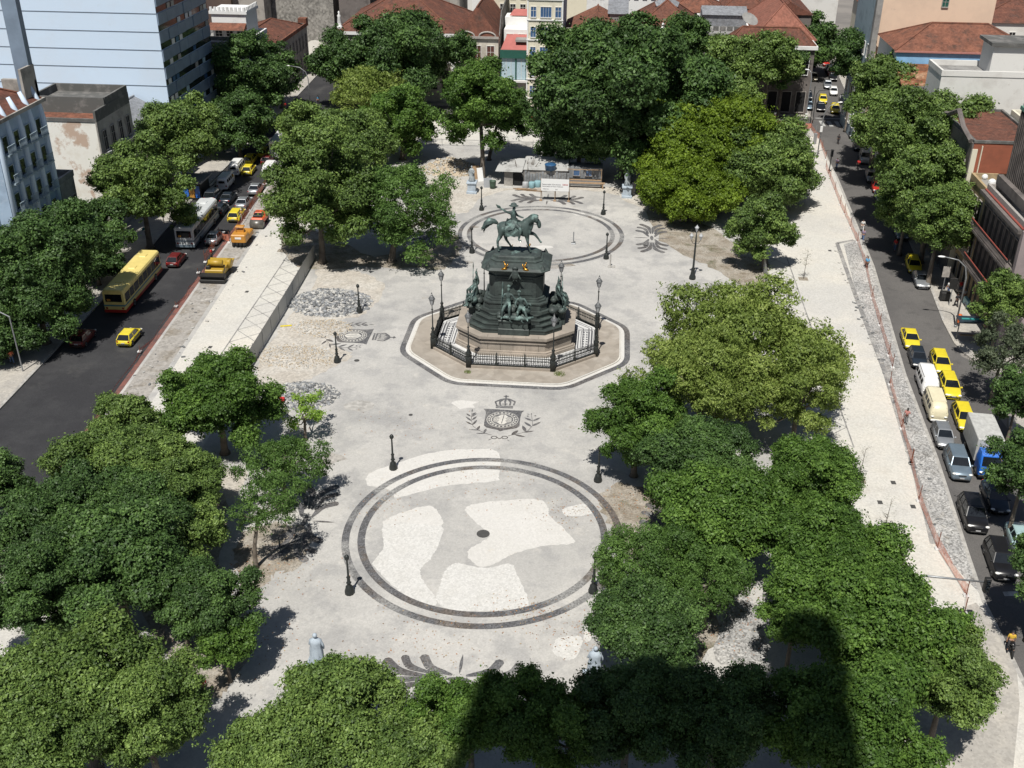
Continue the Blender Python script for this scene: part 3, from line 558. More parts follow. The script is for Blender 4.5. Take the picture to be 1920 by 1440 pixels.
# ---- river figure groups round the pedestal
def figure(pts, parent, m, name='figure'):
    """pts: pelvis, chest, neck, head, then per limb lists"""
    J = [(*pts['pelvis'], .2), (*pts['chest'], (.25, .2)), (*pts['neck'], .09), (*pts['head'], .14), (pts['head'][0], pts['head'][1], pts['head'][2]+.14, .12)]; E = chain(0, 1, 2, 3, 4)
    for key, root, rr in (('armL', 1, (.1, .085, .06, .05)), ('armR', 1, (.1, .085, .06, .05)), ('legL', 0, (.16, .12, .08, .07)), ('legR', 0, (.16, .12, .08, .07))):
        i = len(J); L_ = pts[key]; J += [(*q, rr[min(k, 3)]) for k, q in enumerate(L_)]; E += [(root, i)]+chain(*range(i, i+len(L_)))
    return skin(name, J, E, m, parent)
def group_at(x, y, a, variant):
    g = link('figure_group', None, mon, (x, y, 4.15), a, (1.18, 1.15, 1.2))
    mb = MB(); R = random.Random(variant)
    for k in range(22): mb.ball((R.uniform(-1.4, 1.4), R.uniform(-.55, .45), R.uniform(-.1, .3)), R.uniform(.2, .42), 7, 5, (1.2, 1, .7), .25, R)
    for k in range(7): mb.ball((R.uniform(-.8, .9), R.uniform(.0, .5), R.uniform(.5, .9)), R.uniform(.25, .4), 7, 5, (1, 1, .9), .25, R)
    mb.build('rocks', m_brz, g, True)
    figure(dict(pelvis=(-.55, .05, 1.35), chest=(-.5, 0, 2.05), neck=(-.5, -.02, 2.4), head=(-.48, -.08, 2.62), armL=[(-.85, -.05, 2.2), (-1.0, -.25, 1.8), (-1.05, -.45, 1.45)], armR=[(-.2, -.1, 2.2), (.05, -.2, 1.85), (.3, -.2, 1.75)], legL=[(-.75, -.35, 1.3), (-.95, -.75, .9), (-1.0, -.7, .3), (-1.05, -.95, .25)], legR=[(-.35, -.4, 1.3), (-.35, -.9, 1.0), (-.3, -.85, .35), (-.3, -1.05, .28)]), g, m_ver)
    figure(dict(pelvis=(.6, .1, 1.0), chest=(.55, .05, 1.65), neck=(.45, 0, 1.98), head=(.4, -.08, 2.2), armL=[(.25, -.1, 1.8), (.1, -.35, 1.4), (.3, -.5, 1.15)], armR=[(.85, -.05, 1.8), (1.15, -.2, 1.4), (1.3, -.4, 1.1)], legL=[(.45, -.35, .95), (.35, -.85, .85), (.35, -.8, .3), (.35, -1.0, .22)], legR=[(.85, -.3, .95), (1.05, -.7, .75), (1.2, -.8, .2), (1.25, -1.0, .15)]), g, m_ver)
    mb = MB()
    for sx, tt in ((-.48, 2.74), (.4, 2.3)):
        for k in range(9): a2 = -.9+k*.22; mb.tube([(sx, -.08, tt), (sx+.22*sin(a2), .0, tt+.28*cos(a2))], [.05, .02], 4)
    mb.tube([(-1.15, -.5, .2), (-1.05, -.45, 1.45), (-.95, -.4, 3.0)], .035, 5).lathe([(.02, 2.7), (.13, 3.0), (.02, 3.45)], -.95, -.4, 6, 1, .4)
    if variant % 2: mb.tube([(-1.7, -.7, .8), (-1.5, -.3, 1.6), (-1.4, -.2, 2.1), (-1.2, -.2, 2.6)], [.02, .04, .04, .02], 4)
    mb.build('headdress_and_spear', m_ver, g, True)
    mb = MB(); mb.tube([(-1.3, -.5, .25), (-.6, -.68, .3), (.2, -.72, .32), (.9, -.72, .3), (1.3, -.68, .32), (1.75, -.62, .42)], [.05, .15, .24, .2, .14, .05], 8).tube([(1.25, -.68, .3), (1.7, -.66, .22)], [.12, .04], 6)
    for x in (-.2, .8): mb.tube([(x, -.8, .25), (x-.1, -1.0, .15), (x+.12, -1.05, .02)], [.09, .06, .05], 5)
    mb.build('crocodile', m_ver, g, True)
    if variant != 0:
        mb = MB(); mb.ball((1.0, -.1, .75), .42, 8, 6, (1.3, .8, .7)).ball((1.45, -.25, .95), .2, 6, 5, (1.2, .8, .9)); mb.build('animal', m_ver, g, True)
    else:
        mb = MB(); mb.ball((1.05, -.1, .8), .38, 8, 6, (1.1, .8, 1)).tube([(1.05, -.2, 1.1), (1.25, -.3, 1.45), (1.35, -.4, 1.5), (1.5, -.5, 1.4)], [.14, .1, .09, .03], 6); mb.build('animal', m_ver, g, True)
group_at(0, -3.35, 0, 0); group_at(0, 3.35, pi, 1); group_at(-4.25, 0, -pi/2, 2); group_at(4.25, 0, pi/2, 3)
# white marble floor with dark inlays inside the railing
fl = MB(); fl.mi(0).prism(octa(8.5, 7.0, 4.2, 3.1), .15, .42)
zf = .424
for s in (-1, 1):
    fl.mi(1); cx = MX+s*7.25
    def fr(w, h, t, z):
        fl.box(cx-w, cx+w, MY-h, MY-h+t, .3, z).box(cx-w, cx+w, MY+h-t, MY+h, .3, z).box(cx-w, cx-w+t, MY-h+t, MY+h-t, .3, z-.001).box(cx+w-t, cx+w, MY-h+t, MY+h-t, .3, z-.001)
    fr(.98, 2.5, .09, zf); fr(.78, 2.25, .12, zf); fr(.48, 1.95, .07, zf)
    for k in range(7):
        y = MY-1.65+k*.55
        for q in (-1, 1): fl.add([(cx+q*.08, y-.2, zf+.002), (cx+q*.36, y, zf+.002), (cx+q*.08, y+.2, zf+.002)], [(0, 1, 2) if q > 0 else (2, 1, 0)])
for P in octa(7.9, 6.4, 3.9, 2.9), octa(7.6, 6.1, 3.75, 2.8), octa(7.0, 5.5, 3.5, 2.6):
    linestrip(fl, P+[P[0]], .1, zf+.001)
struct(fl.build('marble_floor', [m_marb, mat('dark marble inlay', (.10, .10, .11))]))
struct(MB().loft([[(x, y, z) for x, y in octa(8.65+.0, 7.12, 4.32, 3.22)] for z in (.15, .42)]+[[(x, y, .42) for x, y in octa(8.25, 6.75, 4.12, 3.0)], [(x, y, .3) for x, y in octa(8.25, 6.75, 4.12, 3.0)]], cap=False).build('railing_curb', m_gran))
# railing: eight panels, slim posts; the eight lamp posts stand at its corners
OP = octa(8.45, 6.93, 4.25, 3.15)
fen = thing('iron_fence', 'ornate black iron railing with spear tips enclosing the bronze monument', 'fence', (MX, MY, .42))
for i in range(8):
    a, b = np.array(OP[i]), np.array(OP[(i+1) % 8]); L_ = float(np.linalg.norm(b-a)); an = atan2(b[1]-a[1], b[0]-a[0]); mb = MB()
    mb.box(.2, L_-.2, -.035, .035, .0, .12).box(.2, L_-.2, -.025, .025, .62, .67).box(.2, L_-.2, -.03, .03, .95, 1.02)
    n = int(L_/.19)
    for k in range(n):
        x = .3+(L_-.6)*k/(n-1); mb.box(x-.027, x+.027, -.02, .02, .1, 1.2); mb.add([(x-.035, 0, 1.2), (x+.035, 0, 1.2), (x, .03, 1.22), (x, 0, 1.38), (x, -.03, 1.22)], [(0, 4, 3), (4, 1, 3), (1, 2, 3), (2, 0, 3)])
        if k % 2 == 0 and k < n-1:
            w = (L_-.6)/(n-1); mb.tube([(x+w*.5+w*.45*cos(t), 0, .5+w*.5*sin(t)) for t in np.linspace(0, pi, 5)], .02, 4); mb.tube([(x+w*.5+w*.4*cos(t), 0, .8+.1*sin(t)) for t in np.linspace(0, 2*pi, 7)], .013, 4)
    o = mb.build('railing_panel', m_iron, fen); o.location = (a[0]-MX, a[1]-MY, 0); o.rotation_euler = (0, 0, an)
    for f in ((1/3, 2/3) if L_ > 7 else (.5,)):
        q = a+(b-a)*f; mb = MB(); mb.box(-.08, .08, -.08, .08, -.05, 1.15).lathe([(.1, 1.15), (.05, 1.22), (.09, 1.32), (.0, 1.55)], 0, 0, 6).box(-.11, .11, -.11, .11, .05, .3)
        o = mb.build('fence_post', m_iron, fen); o.location = (q[0]-MX, q[1]-MY, 0)
m_lg = mat('frosted lantern glass', (.42, .43, .44), rough=.25, var=.15, scale=6)
def lantern_post(loc, label):
    t = thing('lamp_post', label, 'lamp post', loc, 0, 'lanterns round the monument railing')
    MB().bbox(-.26, .26, -.26, .26, 0, 1.2, .04).lathe([(.3, 1.2), (.22, 1.3), (.28, 1.45), (.3, 1.6), (.16, 1.75), (.2, 1.85), (.12, 1.95), (.14, 2.15), (.2, 2.25), (.1, 2.35), (.07, 2.5), (.055, 4.0), (.05, 4.3), (.12, 4.36), (.05, 4.45), (.045, 4.85)], 0, 0, 10).build('post', m_iron, t, True)
    MB().lathe([(.06, 4.85), (.14, 4.95), (.3, 5.55), (.3, 5.58)], 0, 0, 6).build('lantern', m_lg, t)
    mb = MB(); mb.lathe([(.36, 5.56), (.36, 5.6), (.2, 5.85), (.1, 5.92), (.11, 6.02), (.05, 6.08), (.07, 6.16), (.0, 6.32)], 0, 0, 6)
    for k in range(6): a = 2*pi*k/6; mb.tube([(.10*cos(a), .10*sin(a), 4.9), (.15*cos(a), .15*sin(a), 4.94), (.31*cos(a), .31*sin(a), 5.6)], .017, 4)
    mb.build('lantern_cap', mat('grey painted metal', (.12, .125, .13), rough=.4), t)
    return t
LN = ['front left corner', 'front right corner', 'right corner nearer the camera', 'right corner farther back', 'back right corner', 'back left corner', 'left corner farther back', 'left corner nearer the camera']
for (x, y), nm in zip(OP, LN): lantern_post((x, y, .2), 'black iron lantern post at the '+nm+' of the monument railing')
for (x, y, s) in ((877, 698, .55), (1049, 702, .8)):  # dry tufts at the foot of the kerb
    c = G(x, y, .15); R = random.Random(int(x)); mb = MB()
    for k in range(90):
        a = R.uniform(0, 6.3); r = s*R.uniform(0, .7); h = R.uniform(.15, .5)*s; px, py = c[0]+r*cos(a), c[1]+r*sin(a); w = .03
        mb.add([(px-w, py, .15), (px+w, py, .15), (px+R.uniform(-.15, .15), py+R.uniform(-.15, .15), .15+h)], [(0, 1, 2)])
    tag(mb.build('grass_tuft', m_moss), 'dry grass tuft by the %s lantern at the front of the monument' % ('left' if x < 900 else 'right'), 'grass tuft', 'grass tufts on the apron')
# ================================================================== BUILDINGS
m_bluew = layered('pale blue white render', (.56, .67, .80), [((.56, .64, .74), .12, .45, .6, .6, 4, 3), ((.50, .56, .62), .8, .6, .75, .3, 7, 8)])
m_bluef = layered('weathered blue grey render', (.33, .43, .55), [((.24, .31, .40), .4, .5, .65, .7, 6, 3), ((.45, .52, .60), 1.2, .55, .7, .5, 6, 8)])
m_panel = mat('blue grey cladding panel', (.20, .26, .34), rough=.5, var=.2, scale=.6)
m_peel = layered('peeling lime wall', (.76, .745, .69), [((.66, .62, .54), .5, .5, .62, .6, 6, 3), ((.46, .33, .25), .15, .56, .60, .9, 7, 12), ((.32, .29, .26), .35, .66, .70, .6, 7, 30)])
m_stain = layered('stained old plaster', (.36, .34, .31), [((.17, .16, .15), .3, .45, .6, .8, 7, 3), ((.48, .45, .40), .9, .55, .7, .6, 6, 8)])
m_cream = layered('cream painted render', (.66, .62, .50), [((.50, .46, .37), .5, .55, .7, .6, 7, 3)])
m_whit = layered('white painted render', (.72, .72, .71), [((.52, .50, .47), .4, .55, .7, .7, 7, 3)])
m_gwall = layered('white wall with grime', (.66, .65, .62), [((.52, .50, .47), .3, .5, .65, .7, 6, 3), ((.40, .36, .32), 1.0, .63, .75, .6, 7, 8)])
m_peach = layered('peach blank wall', (.70, .53, .40), [((.62, .47, .36), .2, .45, .6, .7, 5, 3), ((.40, .32, .26), .6, .66, .76, .7, 7, 8)])
m_brick = layered('red brick party wall', (.30, .10, .06), [((.22, .08, .05), .5, .45, .6, .7, 6, 3), ((.42, .26, .19), .25, .62, .66, .9, 5, 18)], cell=0)
m_gbrick = layered('grey old brickwork', (.30, .285, .26), [((.20, .19, .175), .35, .45, .62, .8, 8, 3), ((.42, .40, .36), 1.4, .52, .68, .7, 8, 8)], cell=2.6, cellamt=.35, bump=.5)
m_ochre = layered('ochre trim facade', (.38, .29, .17), [((.20, .16, .11), .6, .5, .62, .8, 6, 3)])
m_dfac = layered('soot dark facade stone', (.17, .15, .14), [((.09, .08, .075), .5, .45, .6, .8, 6, 3), ((.30, .27, .25), 1.1, .6, .72, .6, 6, 8)])  # dark stone tone with darker and paler blotches
m_pinkw = layered('faded pink corner wall', (.30, .25, .25), [((.22, .19, .19), .4, .5, .65, .7, 6, 3)])
m_tealw = layered('grey blue render', (.32, .40, .45), [((.22, .27, .31), .5, .5, .65, .7, 6, 3)])  # grey blue tone with darker blotches
m_skyb = mat('sky blue wall', (.25, .47, .72), rough=.8, var=.2, scale=.8)
m_conc = layered('roof concrete', (.27, .265, .255), [((.15, .145, .14), .4, .45, .6, .8, 6, 3), ((.36, .35, .33), 1., .55, .7, .6, 6, 8)])
m_dconc = layered('black stained parapet', (.11, .11, .105), [((.22, .21, .20), .8, .5, .65, .8, 6, 3)])
m_green = mat('dark green fascia', (.02, .10, .075), rough=.5, var=.2)
m_pinkr = mat('pink painted roof', (.40, .13, .115), rough=.8, var=.15, scale=1.2)
m_tile = roofmat('clay tile roof', (.235, .098, .066), (.155, .072, .053), 'X')
m_tileY = roofmat('clay tile roof crosswise', (.235, .098, .066), (.155, .072, .053), 'Y')
m_tileO = roofmat('orange clay tile roof', (.29, .125, .08), (.20, .09, .062), 'X')
m_tileM = roofmat('mottled tile eaves', (.50, .34, .22), (.25, .10, .05), 'X', 6)
m_metal = roofmat('grey corrugated roof', (.30, .31, .33), (.24, .25, .27), 'X', 3.5, (.18, .18, .18))
m_metalr = roofmat('red ribbed metal roof', (.30, .125, .09), (.25, .11, .08), 'X', 2.2, (.25, .12, .09))
m_glassd = glassmat('dark window glass'); m_glassb = glassmat('blue shutter glass', (.06, .13, .27), .2); m_glassp = mat('pale curtain wall glass', (.42, .55, .62), rough=.15, var=.15)
m_frw = mat('white window frame', (.68, .67, .64), rough=.6, var=.1); m_frb = mat('dark brown shutter', (.10, .035, .025), rough=.7); m_pal = layered('aged palace stucco', (.55, .51, .44), [((.36, .33, .29), .5, .48, .64, .8, 8, 3), ((.20, .18, .165), 1.1, .6, .72, .7, 8, 8)])
m_stonef = mat('stone window frame', (.40, .37, .34), rough=.8, var=.3)
m_blk = mat('black opening', (.012, .012, .013), rough=.9, var=.1)

WIN = {}
def window_mesh(w, h, fm, gm, style):
    k = (round(w, 2), round(h, 2), fm.name, gm.name, style)
    if k in WIN: return WIN[k]
    a, b = MB(), MB(); t = .1                       # faces -y; frame proud of the wall, pane set back in it
    a.box(-w/2-t, -w/2, -.09, .06, -t, h+t).box(w/2, w/2+t, -.09, .06, -t, h+t).box(-w/2, w/2, -.09, .06, h, h+t).box(-w/2-t*.6, w/2+t*.6, -.16, .06, -t*1.4, 0)
    if style == 'cross': a.box(-.03, .03, -.06, .0, 0, h).box(-w/2, -.03, -.055, .0, h*.62, h*.62+.05).box(.03, w/2, -.055, .0, h*.62, h*.62+.05)
    if style == 'shut': [a.box(x-.02, x+.02, -.05, .0, 0, h) for x in np.linspace(-w/2, w/2, 5)[1:-1]]
    if style == 'balcony':
        a.box(-w/2-.3, w/2+.3, -.7, -.16, -.22, -.05)
        for i in range(9): x = -w/2-.25+(w+.5)*i/8; a.box(x-.02, x+.02, -.68, -.64, -.05, .8)
        a.box(-w/2-.3, w/2+.3, -.7, -.62, .8, .87)
    b.box(-w/2, w/2, -.02, .03, 0, h)
    WIN[k] = (a.mesh('window', [fm]), b.mesh('pane', [gm])); return WIN[k]
def win(parent, x, y, z, a, w=1.1, h=1.6, fm=None, gm=None, style='cross'):
    """a = direction the window faces, as rotation of -y"""
    A, B = window_mesh(w, h, fm or m_frw, gm or m_glassd, style)
    o = link('window', A, parent, (x, y, z), a); link('pane', B, o); return o
def row(parent, p0, p1, z, n, a, off=.03, **kw):
    for i in range(n):
        t = (i+.5)/n; win(parent, p0[0]+(p1[0]-p0[0])*t+sin(a)*off, p0[1]+(p1[1]-p0[1])*t-cos(a)*off, z, a, **kw)
E_, N_, W_, S_ = pi/2, pi, -pi/2, 0.                # facing +x, +y, -x, -y
def building(name, label, x0, x1, y0, y1, h, wm, rm=None, roof='flat', cat='building', group=None, rh=2.5, eave=.35, parapet=.7, cap=None, z0=RZ):
    t = thing(name, label, cat, ((x0+x1)/2, (y0+y1)/2, 0), 0, group); cx, cy = (x0+x1)/2, (y0+y1)/2
    X0, X1, Y0, Y1 = x0-cx, x1-cx, y0-cy, y1-cy
    MB().box(X0, X1, Y0, Y1, z0, h).build('wall', wm, t); rm = rm or m_conc
    mb = MB()
    if roof == 'flat':
        mb.box(X0+.25, X1-.25, Y0+.25, Y1-.25, h, h+.04).build('roof', rm, t); mb = MB(); p = parapet
        mb.box(X0-.08, X1+.08, Y0-.08, Y0+.22, h, h+p).box(X0-.08, X1+.08, Y1-.22, Y1+.08, h, h+p).box(X0-.08, X0+.22, Y0+.22, Y1-.22, h, h+p).box(X1-.22, X1+.08, Y0+.22, Y1-.22, h, h+p); mb.build('parapet', cap or wm, t)
    else:
        e = eave; a, b, c, d = (X0-e, Y0-e), (X1+e, Y0-e), (X1+e, Y1+e), (X0-e, Y1+e); z = h
        if roof == 'hip':
            if (X1-X0) >= (Y1-Y0): k = (Y1-Y0)/2; r1, r2 = (X0+k, 0), (X1-k, 0); fs = [(0, 1, 5, 4), (1, 2, 5), (2, 3, 4, 5), (3, 0, 4)]
            else: k = (X1-X0)/2; r1, r2 = (0, Y0+k), (0, Y1-k); fs = [(0, 1, 4), (1, 2, 5, 4), (2, 3, 5), (3, 0, 4, 5)]
        elif roof == 'gabx': r1, r2 = (X0-e, 0), (X1+e, 0); fs = [(0, 1, 5, 4), (2, 3, 4, 5), (3, 0, 4), (1, 2, 5)]
        elif roof == 'gaby': r1, r2 = (0, Y0-e), (0, Y1+e); fs = [(3, 0, 4, 5), (1, 2, 5, 4), (0, 1, 4), (2, 3, 5)]
        elif roof == 'leany': r1, r2 = (X0-e, Y1+e), (X1+e, Y1+e); fs = [(0, 1, 5, 4), (2, 3, 4, 5), (3, 0, 4), (1, 2, 5)]
        mb.add([(*a, z), (*b, z), (*c, z), (*d, z), (*r1, z+rh), (*r2, z+rh)], fs+[(3, 2, 1, 0)]).build('roof', rm, t)
        if roof in ('hip', 'gabx', 'gaby'):
            rg = MB().tube([(r1[0], r1[1], z+rh+.05), (r2[0], r2[1], z+rh+.05)], .16, 5)
            if roof == 'hip':
                for q, rr in ((a, r1), (b, r2 if (X1-X0) >= (Y1-Y0) else r1), (c, r2), (d, r1 if (X1-X0) >= (Y1-Y0) else r2)): rg.tube([(q[0], q[1], z+.05), (rr[0], rr[1], z+rh+.05)], .13, 5)
            rg.build('ridge', m_tileO if rm in (m_tile, m_tileY, m_tileO) else rm, t)
    return t
def lb(t, x, y): return (x-t.location.x, y-t.location.y)
def part(t, name, m, fn, smooth=False):
    mb = MB(); fn(mb); mb.v = [(v[0]-t.location.x, v[1]-t.location.y, v[2]) for v in mb.v]; return mb.build(name, m, t, smooth)
def rowW(t, p0, p1, z, n, a, **kw): row(t, lb(t, *p0), lb(t, *p1), z, n, a, **kw)
# --- left side
t = building('apartment_block', 'blue fluted corner block with white ribs and tiled roof at the left edge', -78, -55.6, 37.6, 48.2, 20.6, m_bluef, m_tileY, 'hip', rh=3.0, eave=.1)
def f(mb):
    for k in range(5):
        y = 38.0+k*2.45; mb.tube([(-55.6, y, 2), (-55.5, y, 18.5), (-55.75, y, 20.6), (-56.3, y, 22.0)], [.34, .34, .3, .22], 8)
    for k in range(3): mb.tube([(-57.5-k*3.2, 37.6, 2), (-57.5-k*3.2, 37.5, 18.8), (-57.5-k*3.2, 37.8, 20.8), (-57.5-k*3.2, 38.3, 21.8)], [.4, .4, .34, .22], 8)
part(t, 'fluted_ribs', m_bluew, f, True)
for k in range(5): rowW(t, (-55.6, 38.0), (-55.6, 47.8), 17.0-k*3.1, 4, E_, w=1.0, h=1.7, gm=m_glassd, fm=m_tealw, style='balcony')
part(t, 'cornice', m_stain, lambda mb: mb.box(-56.0, -55.3, 37.2, 48.9, 20.2, 20.6).box(-56.4, -56.1, 46.2, 49.2, 18, 24.2).box(-60, -56.1, 48.7, 49.2, 20.6, 22.5))
t = building('stair_fin', 'tall thin dark grey fin wall rising behind the fluted corner block', -57.9, -56.2, 48.3, 49.2, 40, m_panel, None)
t = building('low_house', 'low cream house squeezed between the fluted block and the peeling wall', -62, -55.9, 49.3, 52.8, 10.2, m_stain, m_conc, cap=m_conc)
rowW(t, (-55.9, 49.4), (-55.9, 52.7), 6.6, 2, E_, w=.8, h=1.5, fm=m_stonef); rowW(t, (-55.9, 49.4), (-55.9, 52.7), 2.6, 2, E_, w=.9, h=2.2, fm=m_stonef)
t = building('old_house', 'old house with a tall peeling side wall and broken tiled roof', -66.5, -55.8, 60.6, 70.6, 14.6, m_peel, m_tileO, 'leany', rh=1.0, eave=.0)
part(t, 'parapet', m_dconc, lambda mb: mb.box(-55.9, -55.6, 60.5, 70.7, 14.6, 16.0).box(-66.5, -55.9, 60.5, 60.8, 14.6, 15.0).box(-65.5, -55.7, 63.6, 63.9, 14.6, 16.9).box(-65.5, -65.2, 63.9, 70.7, 14.6, 16.9).box(-55.95, -55.65, 63.9, 70.7, 16.0, 16.9).box(-65.2, -55.95, 70.4, 70.7, 14.6, 16.9).box(-65.2, -55.95, 63.9, 70.4, 15.9, 15.95))
part(t, 'street_front', m_stain, lambda mb: mb.box(-55.8, -55.6, 60.5, 70.7, 0, 14.6).box(-55.6, -54.9, 60.5, 70.7, 10.2, 10.5).box(-55.6, -54.9, 60.5, 70.7, 5.6, 5.9))
for z in (10.8, 6.4, 1.8): rowW(t, (-55.6, 60.8), (-55.6, 70.4), z, 4, E_, w=1.0, h=2.4, fm=m_stonef, gm=m_blk)
t = building('low_shop', 'low shop with grey sloping roofs at the foot of the panelled tower', -66, -55.8, 71.2, 83.6, 9.5, m_stain, m_metal, 'gaby', rh=2.6)
rowW(t, (-55.8, 71.5), (-55.8, 83.3), 5.4, 4, E_, w=1.0, h=2.2, fm=m_stonef, gm=m_blk)
# panelled tower
t = building('office_tower', 'big white and pale blue tower with panelled street side and banded blank wall', -112, -56, 84.6, 104.6, 46, m_bluew, None)
def f(mb):
    for k in range(17): z = 3.4+k*2.52; mb.box(-112, -56, 84.54, 84.6, z, z+.06)
part(t, 'floor_joints', mat('grey joint line', (.14, .17, .21)), f)
def f(mb):
    for k in range(17):
        z = 3.4+k*2.52
        for j in range(6):
            mb.box(-56, -55.82-(.12 if (j+k) % 3 == 0 else 0), 84.7+j*3.32, 84.7+j*3.32+3.2, z+.95, z+2.5)
part(t, 'cladding_panels', m_panel, f)
def f(mb):
    for k in range(17):
        z = 3.4+k*2.52; mb.box(-56, -55.93, 84.7, 104.5, z+.1, z+.93)
part(t, 'window_band', m_glassd, f)
R = random.Random(4)
for k in range(0, 12):
    for j in range(12):
        if R.random() < .3: 
            z = 3.4+k*2.52; o = link('window', None, t, lb(t, -55.9, 85.3+j*1.6)+(z+.15,)); MB().box(0, .05, 0, 1.1, 0, .72).build('pane', R.choice([m_glassb, m_frw, m_stonef, m_glassp]), o)
t = building('white_house', 'blank white gable wall between the panelled tower and the crenellated turret', -68, -56, 117.5, 122.5, 12.6, m_gwall, m_conc, cap=m_dconc)
t = building('crenellated_house', 'small white turret house with crenellated top and tiled awning', -66, -56, 122.6, 134, 12.0, m_tealw, m_conc, cap=m_whit)
def f(mb):
    mb.box(-63.5, -57.2, 126.5, 133, 12, 16.4)
    for k in range(9): mb.box(-63.6+k*.75, -63.6+k*.75+.42, 126.2, 126.5, 16.9, 17.6)
    for k in range(8): mb.box(-57.2, -56.9, 126.6+k*.8, 127.05+k*.8, 16.9, 17.6)
    mb.box(-63.8, -56.9, 126.2, 133.2, 16.4, 16.9)
part(t, 'turret', m_whit, f); part(t, 'awning', m_tileO, lambda mb: mb.add([(-63.8, 124.6, 13.9), (-57.2, 124.6, 13.9), (-57.2, 126.4, 14.9), (-63.8, 126.4, 14.9), (-63.8, 126.4, 13.9), (-57.2, 126.4, 13.9)], [(0, 1, 2, 3), (0, 3, 4), (1, 5, 2), (0, 4, 5, 1)]))
rowW(t, (-63.4, 126.4), (-57.4, 126.4), 12.3, 3, S_, w=1.2, h=1.2, gm=m_blk)
rowW(t, (-56, 123), (-56, 134), 7.5, 4, E_, w=1.0, h=2.4, fm=m_whit, gm=m_blk)
t = building('terrace_house', 'red roofed terrace with a curved dark shuttered front on the left street', -67, -55.6, 135, 160, 8.6, m_stain, m_tile, 'hip', rh=2.2, eave=.0)
part(t, 'parapet', m_tileO, lambda mb: mb.box(-55.7, -55.3, 135, 160.2, 8.6, 9.3).box(-57.0, -55.3, 158.5, 160.2, 9.3, 10.2))
for z, h in ((4.6, 2.6), (.8, 2.4)): rowW(t, (-55.6, 136), (-55.6, 159.5), z, 10, E_, w=.95, h=h, fm=m_stonef, gm=m_blk)
t = building('brick_warehouse', 'huge windowless grey brick wall with a bricked up arch', -86, -52.4, 171, 195, 26, m_gbrick, None)
part(t, 'arch_infill', m_peel, lambda mb: mb.add([(-59.4+2.35+2.35*cos(a), 170.9, 1.6+1.9*sin(a)) for a in np.linspace(0, pi, 9)]+[(-59.4, 170.9, -1), (-54.7, 170.9, -1)], [tuple(range(11))[::-1]]))
part(t, 'buttress', m_gbrick, lambda mb: mb.box(-53.4, -52.3, 170.5, 171, 0, 26).box(-66, -65.6, 170.8, 171, 8, 26))
building('pink_house', 'pale pink blank wall far behind the crenellated turret', -92, -73, 150, 165, 22, m_peach, None)
building('stained_house', 'rain streaked beige wall left of the grey brick one', -73, -66.2, 166, 190, 24, m_stain, None)
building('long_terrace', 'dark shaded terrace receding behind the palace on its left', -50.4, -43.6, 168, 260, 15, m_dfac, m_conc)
# --- far side, facing the camera
FY = 134.
t = building('palace', 'long ruined palace front with wide tiled hip roof', -42.6, -20.6, FY, 156, 12.6, m_pal, m_tile, 'hip', rh=6.2, eave=.5)
part(t, 'cornice', m_whit, lambda mb: mb.box(-43.0, -20.2, FY-.5, FY, 12.0, 12.6).box(-42.8, -20.4, FY-.2, FY, 7.1, 7.4).box(-42.8, -42.0, FY-.25, FY, 0, 12).box(-21.4, -20.6, FY-.25, FY, 0, 12))
rowW(t, (-42, FY), (-21.4, FY), 8.2, 9, S_, w=1.2, h=2.8, fm=m_frw, gm=m_blk); rowW(t, (-42, FY), (-21.4, FY), 2.4, 9, S_, w=1.3, h=3.4, fm=m_stonef, gm=m_blk, style='plain')
part(t, 'roof_statue', m_whit, lambda mb: mb.lathe([(.5, 12.6), (.5, 13.4), (.3, 13.5), (.42, 14.0), (.3, 14.9), (.36, 15.2), (.12, 15.5), (.2, 15.8), (.05, 16.0)], -42.2, FY+.4, 8), True)
t = building('palace_wing', 'ruined palace wing with arched pediments and an open tiled roof', -20.4, -12.6, FY-.4, 154, 12.2, m_pal, m_tileY, 'gaby', rh=5.2, eave=.2)
def f(mb):
    mb.box(-20.5, -12.5, FY-.8, FY-.4, 11.9, 12.3).box(-20.5, -12.5, FY-1.4, FY-.4, 6.6, 6.9)
    for c in (-18.5, -14.6): mb.tube([(c+1.5*cos(a), FY-.6, 12.3+.8*sin(a)) for a in np.linspace(0, pi, 9)], .18, 5)
    for k in range(16): mb.box(-20.4+k*.5, -20.28+k*.5, FY-1.35, FY-1.25, 6.9, 7.7)
    mb.box(-20.5, -12.5, FY-1.4, FY-1.25, 7.7, 7.8)
part(t, 'balcony', m_stonef, f)
rowW(t, (-20.2, FY-.4), (-12.8, FY-.4), 7.6, 3, S_, w=1.3, h=3.0, fm=m_frw, gm=m_frb); rowW(t, (-20.2, FY-.4), (-12.8, FY-.4), 1.6, 3, S_, w=1.6, h=3.6, fm=m_stonef, gm=m_blk, style='plain')
part(t, 'leaning_wall', m_dconc, lambda mb: mb.add([(-12.6, FY, 12), (-12.6, FY+20, 12), (-12.6, FY+20, 17.6), (-12.6, FY+4, 16.0), (-12.4, FY, 12), (-12.4, FY+20, 12), (-12.4, FY+20, 17.6), (-12.4, FY+4, 16)], [(0, 1, 2, 3), (7, 6, 5, 4), (0, 3, 7, 4), (3, 2, 6, 7)]))
t = building('glass_front_house', 'narrow house with big glass shopfront, green fascia and pink roof', -12.3, -7.35, FY, FY+8, 4.2, m_stain, m_pinkr, 'leany', rh=2.2, eave=0, z0=RZ)
part(t, 'upper_floor', m_whit, lambda mb: mb.box(-12.2, -7.4, FY+.2, FY+8, 4.2, 8.6))
